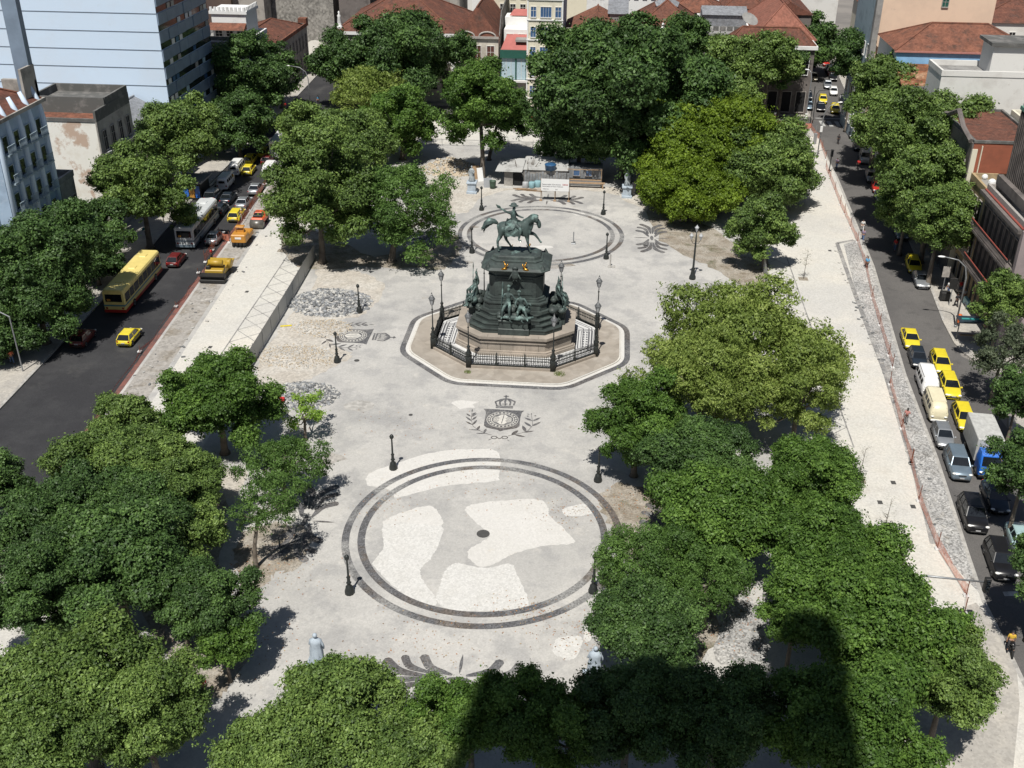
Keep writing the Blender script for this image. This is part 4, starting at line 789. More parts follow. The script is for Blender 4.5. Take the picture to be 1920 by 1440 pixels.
part(t, 'fascia', m_green, lambda mb: mb.box(-12.3, -7.36, FY-.5, FY+.4, 8.5, 9.9).box(-12.3, -12.1, FY-.3, FY+.2, 4.4, 8.5).box(-9.5, -9.25, FY-.3, FY+.2, 4.6, 8.5).box(-7.55, -7.36, FY-.3, FY+.2, 4.4, 8.5))
part(t, 'glass_front', m_glassp, lambda mb: mb.box(-12.1, -9.5, FY-.1, FY+.15, 4.6, 8.5).box(-9.25, -7.55, FY-.1, FY+.15, 4.6, 8.5))
part(t, 'mullions', m_frw, lambda mb: [mb.box(x, x+.06, FY-.16, FY-.1, 4.6, 8.5) for x in (-11.2, -10.3, -8.4)] and mb.box(-12.3, -7.36, FY-.7, FY, 4.15, 4.5))
part(t, 'roof_slope', m_pinkr, lambda mb: mb.add([(-12.2, FY-.1, 9.95), (-7.4, FY-.1, 9.95), (-7.4, FY+4, 12.0), (-11.4, FY+4, 12.0)], [(0, 1, 2, 3)]).add([(-11.4, FY+8, 14.6), (-7.4, FY+8, 14.6), (-7.4, FY+9.5, 15.6), (-10.6, FY+9.5, 15.6)], [(0, 1, 2, 3)]))
part(t, 'rear_block', m_whit, lambda mb: mb.box(-12.0, -7.4, FY+4, FY+12, 8.6, 12.8).box(-12.2, -7.4, FY+7.6, FY+12, 12.8, 14.4))
part(t, 'awning', m_conc, lambda mb: mb.box(-9.6, -7.4, FY+.8, FY+3.8, 11.2, 11.6))
rowW(t, (-12, FY+4), (-7.6, FY+4), 10.6, 2, S_, w=1.2, h=1.4, gm=m_blk)
t = building('rear_tenement', 'cream tenement with white shuttered windows behind the pink roofed house', -15.5, -6.0, 151, 162, 22.5, m_cream, None)
for z in (13.6, 16.4, 19.2): rowW(t, (-14.5, 151), (-6.6, 151), z, 4, S_, w=1.0, h=1.6, gm=m_blk)
t = building('tower_house', 'tall narrow cream house with blue shuttered windows at the far side', -7.3, -.9, FY-1, FY+14, 24, m_cream, None)
for k in range(6):
    z = 2.2+3.5*k+.0
    for x, w in ((-6.2, .9), (-3.95, 1.9), (-1.75, 1.0)): win(t, *lb(t, x, FY-1.03), z-.2, S_, w=w, h=1.75, fm=m_frw, gm=m_glassb, style='shut' if w > 1.2 else 'cross')
part(t, 'string_courses', m_whit, lambda mb: [mb.box(-7.4, -.8, FY-1.18, FY-1, z, z+.2) for z in (1.4, 4.9, 8.4, 11.9, 15.4, 18.9)] and mb.box(-7.35, -7.1, FY-1.1, FY-1, 0, 24).box(-1.1, -.85, FY-1.1, FY-1, 0, 24))
part(t, 'side_wall', m_tealw, lambda mb: mb.box(-.9, -.84, FY-.9, FY+14, 0, 24))
t = building('balustrade_house', 'old two storey house with carved balustrade crest behind the huge tree', -.8, 11.0, FY, FY+16, 12.8, m_pal, m_tileO, 'gaby', rh=2.8, eave=0)
def f(mb):
    mb.box(-.8, 11.0, FY-.35, FY+.2, 12.6, 13.0).box(-.8, 11.0, FY-.15, FY+.05, 13.9, 14.1)
    for k in range(30): mb.lathe([(.05, 13.0), (.11, 13.2), (.05, 13.5), (.09, 13.9)], -.6+k*.39, FY-.05, 5)
    mb.tube([(4.2, FY, 13.2), (4.6, FY, 14.6), (5.3, FY, 15.2), (6.0, FY, 14.6), (6.4, FY, 13.2)], [.2, .3, .4, .3, .2], 6)
part(t, 'balustrade', m_stonef, f)
rowW(t, (-.6, FY), (10.8, FY), 8.0, 5, S_, w=1.2, h=2.8, gm=m_blk)
t = building('white_tenement', 'white tenement with brown shuttered windows at the top centre', 2.5, 17.5, 165, 178, 19.5, m_whit, None)
for z in (14.6, 17.2): rowW(t, (3, 165), (17, 165), z, 8, S_, w=.8, h=1.7, gm=m_frb)
building('grey_shed', 'dark grey slatted roof shed between two tiled roofs', 7.4, 10.6, 143, 152, 15.2, m_conc, m_metal, 'leany', rh=1.4)
t = building('tiled_hall', 'broad hall with a big orange hip roof and skylight ridge', 11.2, 24.6, FY, 152, 13.2, m_stain, m_tile, 'hip', rh=5.0, eave=.3)
part(t, 'skylight', m_metal, lambda mb: mb.add([(15.6, 142.2, 17.6), (17.9, 143.0, 18.6), (20.2, 142.2, 17.6), (17.9, 144.5, 18.75), (16.0, 140.8, 17.0), (19.8, 140.8, 17.0), (17.9, 141.4, 17.8)], [(4, 6, 1, 0), (6, 5, 2, 1)]))
part(t, 'pinnacle', m_whit, lambda mb: mb.box(16.4, 17.8, FY-.4, FY+.4, 13.2, 14.3).lathe([(.5, 14.3), (.2, 14.7), (.3, 15.0), (.0, 15.5)], 17.1, FY, 6), False)
rowW(t, (11.4, FY), (24.4, FY), 8, 6, S_, w=1.2, h=2.8, gm=m_blk)
t = building('grey_roof_block', 'low block with grey flat roofs, plant boxes and a satellite dish', 24.8, 33.6, FY+1, 158, 12.4, m_stain, m_conc, cap=m_whit)
part(t, 'roof_shed', m_metal, lambda mb: mb.box(25.2, 33.4, 148, 156, 12.4, 14.6).add([(25.0, 147.6, 14.6), (33.6, 147.6, 14.6), (33.6, 152, 15.6), (25.0, 152, 15.6)], [(0, 1, 2, 3)]))
part(t, 'plant_boxes', m_dconc, lambda mb: [mb.box(27+k*1.3, 27.9+k*1.3, 143.5, 144.5, 12.45, 13.2) for k in range(4)])
part(t, 'dish', m_conc, lambda mb: mb.tube([(33.0, 139, 12.5), (33.0, 139, 15.2)], .08, 6).add([(33.0+1.5*cos(a), 139.2+.6*sin(a)*1.2, 15.5-1.0*cos(a)*.5+.9*sin(a)) for a in np.linspace(0, 2*pi, 13)[:-1]], [tuple(range(12))]))
t = building('corner_arcade', 'dark arcaded corner building with stained white cornice at the far right of the square', 28.6, 44.2, FY-1.5, FY+4, 12.2, m_dfac, m_tile, 'hip', rh=2.6, eave=.1)
part(t, 'cornice', m_whit, lambda mb: mb.box(28.2, 44.6, FY-2.0, FY-1.5, 11.6, 12.2).box(44.2, 44.6, FY-1.5, FY+4, 11.6, 12.2).box(24.8, 28.6, FY-1.7, FY-.4, 12.2, 12.9))
rowW(t, (28.8, FY-1.5), (44, FY-1.5), 7.2, 6, S_, w=1.3, h=2.8, fm=m_whit, gm=m_blk); rowW(t, (28.8, FY-1.5), (44, FY-1.5), .5, 6, S_, w=1.6, h=3.6, fm=m_stonef, gm=m_blk, style='plain')
rowW(t, (44.2, FY-1), (44.2, FY+3.5), 7.2, 2, E_, w=1.1, h=2.8, fm=m_whit, gm=m_blk)
t = building('red_metal_hall', 'corner hall with a red ribbed metal roof on the far right street', 34.0, 45.0, FY+4.6, 162, 12.0, m_stain, m_metalr, 'hip', rh=5.5, eave=.3)
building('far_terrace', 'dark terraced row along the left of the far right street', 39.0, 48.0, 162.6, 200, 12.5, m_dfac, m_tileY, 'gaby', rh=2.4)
R = random.Random(11)
FAR = [(-40, -24, 165, 178, 15, m_tile, 'brown tiled roof directly behind the palace ridge'), (-22, -8, 170, 184, 20, m_tileO, 'cream block with an orange roof behind the rear tenement'), (19, 30, 158.5, 170, 13.2, m_tileO, 'orange roofed house behind the big hip roofed hall'), (30.5, 38.6, 163, 176, 13.4, m_tile, 'brown roofed house behind the satellite dish roof'),
       (18.5, 29, 172, 186, 16, m_tile, 'cream house with a brown roof right of the white tenement'), (29.6, 40, 178, 194, 16, m_tileO, 'orange roofed house at the top edge near the far right street'), (6, 17, 180, 196, 20, m_tileO, 'roof just visible over the white tenement')]
for x0, x1, y0, y1, h, rm, l in FAR: building('house', l, x0, x1, y0, y1, h, R.choice([m_cream, m_stain, m_whit]), rm, 'hip', 'house', 'far roofs beyond the square', rh=3.2)
# --- right side
t = building('balcony_house', 'dark ornate house with rows of balconies at the right edge', 50.2, 66, 38.2, 50.8, 13.0, m_dfac, m_conc, cap=m_stonef)
def f(mb):
    for z in (4.6, 8.7): mb.box(49.2, 50.2, 38.2, 50.8, z-.25, z).box(49.2, 49.3, 38.2, 50.8, z+.9, z+1.0)
    for z in (4.6, 8.7):
        for k in range(36): y = 38.4+k*.35; mb.box(49.22, 49.28, y, y+.05, z, z+.9)
    mb.box(49.5, 50.2, 38.0, 51.0, 12.6, 13.0).box(50.9, 51.5, 38.2, 50.8, 13.7, 14.8)
part(t, 'balcony', MATS['soot dark facade stone'], f); part(t, 'corner_pier', m_pinkw, lambda mb: mb.box(49.9, 52.0, 37.5, 38.2, 0, 13.0).box(52, 66, 38.0, 38.2, 0, 13))
for z in (8.9, 4.8, .6): rowW(t, (50.2, 38.6), (50.2, 50.6), z, 8, W_, w=.95, h=2.6, fm=m_ochre if z < 1 else m_dfac, gm=m_blk, style='plain')
part(t, 'red_rail', mat('rust red rail', (.3, .07, .05)), lambda mb: mb.box(49.15, 49.25, 38.2, 50.8, 9.72, 9.8).box(49.15, 49.25, 38.2, 50.8, 5.62, 5.7).box(49.9, 50.3, 38.2, 50.8, 13.02, 13.14))
t = building('ochre_house', 'narrow ochre house with stepped balconies beside the red brick wall', 50.4, 60, 51.2, 57.3, 12.2, m_ochre, m_conc, cap=m_ochre)
for z in (8.6, 4.8, .6): rowW(t, (50.4, 51.4), (50.4, 57.1), z, 3, W_, w=1.0, h=2.5, fm=m_stonef, gm=m_blk, style='balcony')
part(t, 'roof_tanks', m_whit, lambda mb: mb.ball((51.0, 52.2, 13.4), .45, 8, 6).ball((50.9, 54.5, 13.3), .35, 8, 6))
t = building('glass_block', 'tall dark slatted block with green edging and white blank side', 52.6, 70, 44.5, 52.5, 21.5, m_gwall, None)
def f(mb):
    for k in range(15): mb.box(52.35, 52.5, 44.6+k*.53, 44.85+k*.53, 13, 21.2)
part(t, 'slats', m_dfac, f); part(t, 'dark_front', m_blk, lambda mb: mb.box(52.45, 52.6, 44.5, 52.5, 12, 21.5)); part(t, 'edging', mat('green verdigris edging', (.12, .26, .2)), lambda mb: mb.box(52.3, 53.0, 44.4, 52.6, 21.5, 21.9).box(52.3, 52.6, 44.3, 44.5, 12, 21.5))
t = building('brick_side_house', 'house with a plain red brick side wall and white corner strip', 50.0, 57.5, 57.6, 72.5, 16.3, m_brick, m_tile, 'flat', cap=m_dconc, parapet=.3)
part(t, 'corner_strip', m_cream, lambda mb: mb.box(49.9, 50.5, 57.45, 57.6, 0, 15.6).box(50.9, 51.0, 57.4, 57.6, 2.5, 16)); part(t, 'street_front', m_dfac, lambda mb: mb.box(49.8, 50.0, 57.6, 72.5, 0, 16.3).tube([(49.7, 58, 16.4), (49.5, 61, 17.2), (49.6, 64, 18.4), (49.5, 67, 17.2), (49.6, 70, 16.6)], .3, 6))
for z in (11.5, 7.5, 3.5): rowW(t, (49.8, 58), (49.8, 72), z, 5, W_, w=1.1, h=2.4, fm=m_stonef, gm=m_blk)
t = building('blank_wall_house', 'grimy white house with a big blank side wall and rooftop box', 50.0, 68, 75.0, 81.5, 20.0, m_gwall, m_conc, cap=m_gwall)
part(t, 'rooftop_box', m_gwall, lambda mb: mb.box(56.2, 63.6, 76.5, 81, 20.0, 23.6)); part(t, 'box_roof', m_dconc, lambda mb: mb.box(55.7, 64.1, 76, 81.4, 23.6, 24.0)); part(t, 'rooftop_shed', m_skyb, lambda mb: mb.box(64.4, 67, 77, 81, 20.1, 21.8))
win(t, *lb(t, 61, 76.47), 21.4, S_, w=.9, h=1.0, gm=m_frb)
for z in (13, 8): rowW(t, (50, 75.4), (50, 81.2), z, 4, W_, w=1.1, h=2.2, fm=m_stonef, gm=m_blk, style='balcony')
t = building('small_red_house', 'small house with a steep red tiled roof and orange parapet by the street trees', 50.6, 59, 82.5, 92.5, 12.2, m_whit, m_tile, 'gabx', rh=2.6)
part(t, 'parapet', m_tileO, lambda mb: mb.tube([(50.4, 82.5, 12.3), (50.3, 88.5, 13.4), (50.4, 89.8, 15.2), (50.3, 91.2, 13.4), (50.4, 92.6, 12.3)], .25, 5))
t = building('tile_house', 'long old house with mottled tile eaves, a blue wall band and arched windows', 50.4, 70, 93.4, 98.5, 14.6, m_cream, m_tileM, 'leany', rh=1.9, eave=.4)
rowW(t, (50.6, 93.4), (66, 93.4), 12.2, 7, S_, w=.9, h=1.7, gm=m_frb); part(t, 'gutter', m_dconc, lambda mb: mb.box(50.0, 70.4, 92.7, 93.0, 14.1, 14.6).box(50.0, 70, 93.0, 93.35, 14.0, 14.4))
t = building('blue_house', 'house with a broad rusty tiled roof above a sky blue wall', 50.0, 70, 99.2, 111, 18.3, m_gwall, m_tileO, 'hip', rh=3.0, eave=.3)
part(t, 'blue_wall', m_skyb, lambda mb: mb.box(49.97, 70, 99.12, 99.2, 15, 18.1))
part(t, 'eave_line', mat('pink gutter', (.45, .2, .17)), lambda mb: mb.box(49.6, 70.3, 98.75, 98.92, 18.1, 18.32)); part(t, 'roof_patch', m_metal, lambda mb: mb.add([(57, 101.3, 19.42), (60, 101.3, 19.42), (60, 103.0, 20.28), (57, 103.0, 20.28)], [(0, 1, 2, 3)]))
t = building('peach_block', 'tall block with a peach coloured blank wall and tiny green window', 49.6, 67, 112.4, 128, 40, m_peach, None)
win(t, *lb(t, 59.4, 112.37), 22.5, S_, w=.9, h=1.1, fm=m_stonef, gm=m_green); part(t, 'corner_pilaster', m_conc, lambda mb: mb.box(49.0, 49.9, 112.0, 113.2, 0, 40))
part(t, 'street_front', m_tealw, lambda mb: mb.box(49.4, 49.6, 113.2, 128, 0, 30))
for z in (14, 10, 6, 2): rowW(t, (49.4, 113.6), (49.4, 127.6), z, 5, W_, w=1.1, h=2.0, gm=m_blk)
t = building('grey_terrace', 'grey blue terrace with gabled parapets at the top of the right street', 57.5, 70, 132, 156, 12.5, m_tealw, m_tile, 'hip', rh=3.2, eave=.0)
for z in (8.5, 4.5): rowW(t, (57.5, 133), (57.5, 155), z, 8, W_, w=1.0, h=2.2, gm=m_blk)
t = building('curved_gable_house', 'pale grey house with curved white gable at the far end of the right street', 59, 72, 157, 172, 13.5, m_gwall, m_tileO, 'gabx', rh=3)
part(t, 'gable', m_whit, lambda mb: mb.tube([(58.9, 157+7.5+7.3*cos(a), 13.5+3.2*sin(a)) for a in np.linspace(0, pi, 9)], .3, 6))
FR = [(61.5, 72, 173, 190, 12, m_tile, 'dark roofed house beyond the curved gable'), (71, 86, 120, 134, 12.5, m_tileO, 'low orange roofed house right of the peach block'), (69, 84, 100, 114, 14, m_tile, 'house with a brown roof at the right edge beyond the blue wall'), (72, 92, 138, 156, 16, m_tile, 'grey fronted tenement with small windows in the top right corner'), (69.5, 86, 84, 96, 15.5, m_conc, 'white walled flat roofed house at the right edge'), (68.6, 88, 62, 78, 18.5, m_tile, 'white house with a brown roof edge behind the blank wall'), (57.8, 76, 58, 70, 16.5, m_metal, 'long low roof behind the red brick wall'), (88, 110, 150, 180, 18, m_tileO, 'distant orange roof in the top right corner')]
for x0, x1, y0, y1, h, rm, l in FR:
    t = building('house', l, x0, x1, y0, y1, h, m_whit if 'white' in l else m_gwall if 'grey' in l else m_cream, rm, 'flat' if rm in (m_conc, m_metal) else 'hip', 'house', 'houses behind the right street', rh=2.6)
    if 'grey fronted' in l:
        for z in (13, 10): rowW(t, (x0+.5, y0), (x1-.5, y0), z, 7, S_, w=1, h=1.4, gm=m_blk)
AC = MB().bbox(-.4, .4, -.35, 0, 0, .5, .03).mi(1).box(-.33, .33, -.36, -.35, .07, .43).mesh('air_conditioner', [m_whit, m_dconc])
R2 = random.Random(31)
for o in [q for q in S.objects if q.name.split('.')[0] in ('balcony_house', 'ochre_house', 'old_house', 'brick_side_house', 'blank_wall_house', 'low_shop', 'terrace_house', 'grey_terrace')]:
    ws = [w for w in o.children if w.name.startswith('window')]
    for w in R2.sample(ws, min(3, len(ws))): a = w.rotation_euler[2]; link('air_conditioner', AC, o, (w.location[0]+sin(a)*.12, w.location[1]-cos(a)*.12, w.location[2]-.75), a)
# more of the city far behind, mostly above the frame
k = 0
for y in range(200, 330, 26):
    for x in range(-150, 190, 24):
        if abs(x-62-(y-200)*.15) < 13 or abs(x+62+(y-200)*.3) < 10: continue
        k += 1
        if y == 200 and (-90 < x < 72): pass
        elif not (y < 260 and x > 70): continue
        building('house', ['city house with an orange roof', 'city house with a brown roof', 'city block with a flat roof'][k % 3]+' in the far distance, %s, %s row' % (['leftmost','second','third','fourth','fifth','sixth','seventh','eighth','ninth','tenth','eleventh','twelfth','thirteenth','fourteenth'][min(13,(x+150)//24)]+' from the left', 'nearest' if y < 210 else 'second' if y < 240 else 'back'), x+R.uniform(0, 4), x+18+R.uniform(0, 4), y+R.uniform(0, 4), y+20, 9+R.uniform(0, 7), [m_cream, m_stain, m_gwall][k % 3], [m_tileO, m_tile, m_conc][k % 3], ['hip', 'gabx', 'flat'][k % 3], 'house', ['orange', 'brown', 'flat'][k % 3]+' distant city roofs', rh=3)
# the photographer's own building: it stands behind the viewpoint and throws the tower shadow over the near trees
t = building('high_rise', 'high rise behind the viewpoint whose shadow falls over the near trees', -7.4, 11.8, -96, -71, 101, m_gwall, None)
part(t, 'tower', m_gwall, lambda mb: mb.lathe([(2.6, 101), (2.6, 108), (2.1, 112), (1.0, 114), (.1, 115)], 9.3, -73.5, 12))
# ================================================================== VEHICLES
def paint(name, c, metal=.0, rough=.28): return mat(name, c, rough=rough, metal=metal, var=.12, scale=1.5, spec=.6)
m_taxi = paint('taxi yellow paint', (.70, .57, .035)); m_silver = paint('silver paint', (.36, .38, .40), .55, .3); m_blkp = paint('black paint', (.012, .012, .014)); m_navy = paint('dark navy paint', (.02, .028, .04)); m_whp = paint('white paint', (.78, .78, .77)); m_crp = paint('cream paint', (.72, .66, .47))
m_redp = paint('red paint', (.42, .03, .02)); m_dredp = paint('dark red and shaded red paint', (.13, .015, .015)); m_blup = paint('blue paint', (.02, .14, .55)); m_sblu = paint('silver blue paint', (.23, .30, .36), .5, .3); m_gold = MATS['gilded bronze']; m_sgold = paint('champagne paint', (.42, .38, .29), .4, .3); m_aqua = paint('pale aqua paint', (.40, .55, .55), .2)
m_busy = paint('bus cream yellow paint', (.76, .62, .22)); m_ygear = paint('machine yellow paint', (.42, .27, .03), 0, .5); m_ogear = paint('machine amber paint', (.50, .23, .035), 0, .5); m_rgear = paint('machine orange red paint', (.62, .10, .03), 0, .5)
m_tyre = mat('tyre rubber', (.015, .015, .015), rough=.9); m_rim = mat('wheel rim', (.35, .35, .36), rough=.35, metal=.6); m_cgl = glassmat('car window glass', (.012, .015, .018), .06); m_head = mat('headlight glass', (.75, .75, .72), rough=.1, var=.1); m_tail = mat('tail light', (.35, .015, .01), rough=.2); m_trim = mat('black plastic trim', (.02, .02, .02), rough=.6); m_plate = mat('number plate', (.45, .45, .45), var=.1)
VK = {  # length, width, height, belt, bonnet height front, windscreen base x, windscreen top x, roof rear x, rear glass base x, rear deck height, roof half width
 'hatch': (3.9, 1.62, 1.44, .93, .70, .95, .25, -1.35, -1.82, .93, .56), 'sedan': (4.4, 1.70, 1.42, .92, .68, 1.05, .30, -.95, -1.50, .98, .56), 'wagon': (4.5, 1.70, 1.46, .92, .68, 1.10, .30, -1.75, -2.10, .93, .57),
 'suv': (4.5, 1.82, 1.72, 1.08, .95, 1.05, .45, -1.80, -2.10, 1.08, .64), 'mpv': (4.3, 1.75, 1.65, 1.0, .80, 1.35, .45, -1.75, -2.02, 1.0, .62)}
VM = {}; m_navyst = mat('taxi blue stripe', (.02, .05, .2), rough=.4)
m_grille = MATS['black plastic trim']
def car_parts(kind, body):
    key = (kind, body.name)
    if key in VM: return VM[key]
    L_, W_, H_, bz, fz, wb, wt, rt, rb, dz, rw = VK[kind]; a = L_/2; w = W_/2; P = {}
    def sec(x, hw, zb, zt): c = .12; return [(x, -hw+c*.5, zb), (x, hw-c*.5, zb), (x, hw, zb+.12), (x, hw, zt-.22), (x, hw-.05, zt-.06), (x, hw-.16, zt), (x, -hw+.16, zt), (x, -hw+.05, zt-.06), (x, -hw, zt-.22), (x, -hw, zb+.12)]
    mb = MB(); st = [(-a, w-.16, .42, dz-.28), (-a+.06, w-.07, .30, dz-.10), (-a+.25, w-.02, .24, dz), (rb, w, .22, dz), (-.4, w, .2, bz), (wb, w, .2, bz+.01), (a-.7, w-.02, .22, (bz+fz)/2+.05), (a-.25, w-.06, .25, fz+.03), (a-.05, w-.14, .3, fz-.12), (a, w-.24, .38, fz-.24)]
    mb.loft([sec(*s) for s in st]); P['body'] = mb.mesh('body', [body], True)
    mb = MB(); g = bz-.02
    lo_ = [(rb, -w+.08, dz-.02), (rb, w-.08, dz-.02), (wb, w-.08, g), (wb, -w+.08, g)]; hi = [(rt, -rw, H_-.04), (rt, rw, H_-.04), (wt, rw, H_-.05), (wt, -rw, H_-.05)]
    mb.loft([lo_, hi]); P['windows'] = mb.mesh('windows', [m_cgl])
    mb = MB(); k = .04
    mb.loft([[(rt-k, -rw-k, H_-.07), (rt-k, rw+k, H_-.07), (wt+k, rw+k, H_-.08), (wt+k, -rw-k, H_-.08)], [(rt, -rw, H_-.01), (rt, rw, H_-.01), (wt, rw, H_-.02), (wt, -rw, H_-.02)], [(rt+.2, -rw+.15, H_+.025), (rt+.2, rw-.15, H_+.025), (wt-.18, rw-.15, H_+.015), (wt-.18, -rw+.15, H_+.015)]])
    for s in (-1, 1):
        for p, q in (((rb, s*(w-.08), dz-.02), (rt, s*rw, H_-.05)), ((wb, s*(w-.08), g), (wt, s*rw, H_-.05)), (((rb+wb)/2-.15, s*(w-.075), g), ((rt+wt)/2-.05, s*(rw+.01), H_-.05))): mb.tube([p, q], .045 if p[0] != (rb+wb)/2-.15 else .035, 4)
        if kind in ('wagon', 'suv', 'mpv'): p = (rb+.55, s*(w-.075), g); mb.tube([p, (rt+.3, s*(rw+.01), H_-.05)], .05, 4)
    P['roof'] = mb.mesh('roof', [body], False)
    mb = MB()
    for s in (-1, 1): mb.add([(a-.05, s*(w-.22), fz-.22), (a-.16, s*(w-.08), fz-.2), (a-.3, s*(w-.04), fz-.02), (a-.12, s*(w-.28), fz-.03)], [(0, 1, 2, 3), (3, 2, 1, 0)]).ball((a-.14, s*(w-.2), fz-.1), .13, 7, 5, (.8, 1, .7))
    P['headlights'] = mb
    P['headlight'] = MB().ball((0, 0, 0), .15, 8, 6, (1.1, 1.3, .6)).mesh('headlight', [m_head], True); P['tail_light'] = MB().ball((0, 0, 0), .12, 7, 5, (.6, 1, 1.1)).mesh('tail_light', [m_tail], True)
    mb = MB(); mb.bbox(a-.1, a+.02, -w+.3, w-.3, .32, .44, .03).bbox(a-.12, a-.0, -.35, .35, fz-.26, fz-.14, .02).bbox(-a-.02, -a+.1, -w+.25, w-.25, .34, .46, .03); mb.mi(1).box(a+.0, a+.03, -.2, .2, .46, .56).box(-a-.03, -a+.02, -.2, .2, .56, .66); P['bumper'] = mb.mesh('bumper', [m_trim, m_plate])
    mb = MB()
    for s in (-1, 1):
        for x0 in (wb-.35, (rb+wb)/2-.12, rb+.45): mb.box(x0, x0+.018, min(s*(w-.02), s*(w+.004)), max(s*(w-.02), s*(w+.004)), .32, bz-.08)
        mb.box(rb+.3, wb+.1, min(s*(w-.02), s*(w+.006)), max(s*(w-.02), s*(w+.006)), .24, .31)
    mb.box(a-1.02+.0, a-1.0, -w+.25, w-.25, bz-.06, bz-.055); P['trim'] = mb.mesh('door_seams', [m_trim])
    mb = MB(); [mb.box(-a*.8, a*.72, min(s*(w-.02), s*(w+.007)), max(s*(w-.02), s*(w+.007)), .60, .70) for s in (-1, 1)]; P['stripe'] = mb.mesh('side_stripe', [m_navyst])
    P['wheel'] = MB().lathe([(.2, -.1), (.31, -.09), (.33, -.04), (.33, .04), (.31, .09), (.2, .1)], 0, 0, 14).mesh('wheel', [m_tyre], True); P['rim'] = MB().lathe([(.0, .09), (.12, .1), (.2, .105), (.2, .08)], 0, 0, 10).mesh('rim', [m_rim])
    P['mirror'] = MB().bbox(-.08, .06, -.1, .1, -.06, .07, .03).mesh('mirror', [body]); VM[key] = (P, a, w, fz, dz, wb, bz); return VM[key]
def car(kind, body, x, y, ang, label, cat='car', group=None, far=False, sign=False, z=RZ):
    """ang: heading, 0 = +x, counter clockwise"""
    P, a, w, fz, dz, wb, bz = car_parts(kind, body); t = thing('taxi' if cat == 'taxi' else 'parked_car' if 'parked' in label else 'car', label, cat, (x, y, z), ang, group, (.95, .95, .95))
    for k in ('body', 'windows', 'roof'): link(k, P[k], t)
    for sx in (-1, 1):
        for sy in (-1, 1):
            o = link('wheel', P['wheel'], t, (sx*a*.64, sy*(w-.09), .32)); o.rotation_euler = (-sy*pi/2, 0, 0)
            if not far: link('rim', P['rim'], o)
    for s in (-1, 1): link('headlight', P['headlight'], t, (a-.17, s*(w-.22), fz-.09)); link('tail_light', P['tail_light'], t, (-a+.07, s*(w-.2), dz-.2))
    if not far:
        link('bumper', P['bumper'], t); link('door_seams', P['trim'], t)
        if body is m_taxi: link('side_stripe', P['stripe'], t)
        for s in (-1, 1): link('mirror', P['mirror'], t, (wb-.1, s*(w+.06), bz+.05))
    return t
m_vglass = m_cgl
def van(body, x, y, ang, label, glassm=None, top=None, group=None):
    key = ('van', body.name, top.name if top else '')
    if key not in VM:
        P = {}; mb = MB()
        def sec(x, hw, zb, zt): return [(x, -hw+.1, zb), (x, hw-.1, zb), (x, hw, zb+.25), (x, hw, 1.05), (x, hw-.02, 1.15), (x, hw-.14, zt-.18), (x, hw-.32, zt), (x, -hw+.32, zt), (x, -hw+.14, zt-.18), (x, -hw+.02, 1.15), (x, -hw, 1.05), (x, -hw, zb+.25)]
        mb.loft([sec(-2.15, .74, .4, 1.75), sec(-2.1, .84, .28, 1.86), (sec(-1.7, .86, .25, 1.94)), sec(1.3, .86, .25, 1.94), sec(1.75, .85, .25, 1.87), sec(2.05, .82, .28, 1.5), sec(2.15, .74, .36, 1.15)])
        P['body'] = mb.mesh('body', [body], True); mb = MB()
        for s in (-1, 1):
            for k in range(4): x0 = -1.85+k*.88; mb.add([(x0, s*.857, 1.2), (x0+.72, s*.857, 1.2), (x0+.70, s*.765, 1.66), (x0+.04, s*.765, 1.66)], [(0, 1, 2, 3), (3, 2, 1, 0)])
        mb.add([(2.1, -.66, 1.2), (2.1, .66, 1.2), (1.86, .6, 1.68), (1.86, -.6, 1.68)], [(0, 1, 2, 3)]); mb.add([(-2.165, -.5, 1.2), (-2.165, .5, 1.2), (-2.15, .46, 1.56), (-2.15, -.46, 1.56)], [(3, 2, 1, 0)])
        P['windows'] = mb.mesh('windows', [m_cgl]); mb = MB(); mb.bbox(2.08, 2.22, -.72, .72, .36, .5, .03).bbox(-2.24, -2.12, -.72, .72, .36, .5, .03); P['bumper'] = mb.mesh('bumper', [m_whp])
        P['rack'] = MB().box(-1.6, 1.2, -.66, .66, 1.93, 1.99).mesh('roof_panel', [top or body])
        VM[key] = P
    P = VM[key]; hp, a_, w_, *_q = car_parts('hatch', m_silver); t = thing('van', label, 'van', (x, y, RZ), ang, group, (.97, .97, .97))
    for k in ('body', 'windows', 'bumper'): link(k, P[k], t)
    link('roof_panel', P['rack'], t)
    for sx in (-1, 1):
        for sy in (-1, 1): o = link('wheel', hp['wheel'], t, (sx*1.3, sy*.78, .32)); o.rotation_euler = (-sy*pi/2, 0, 0); link('rim', hp['rim'], o)
    for s in (-1, 1): link('headlight', hp['headlight'], t, (2.1, s*.6, .82)); link('tail_light', hp['tail_light'], t, (-2.13, s*.66, .8))
    return t
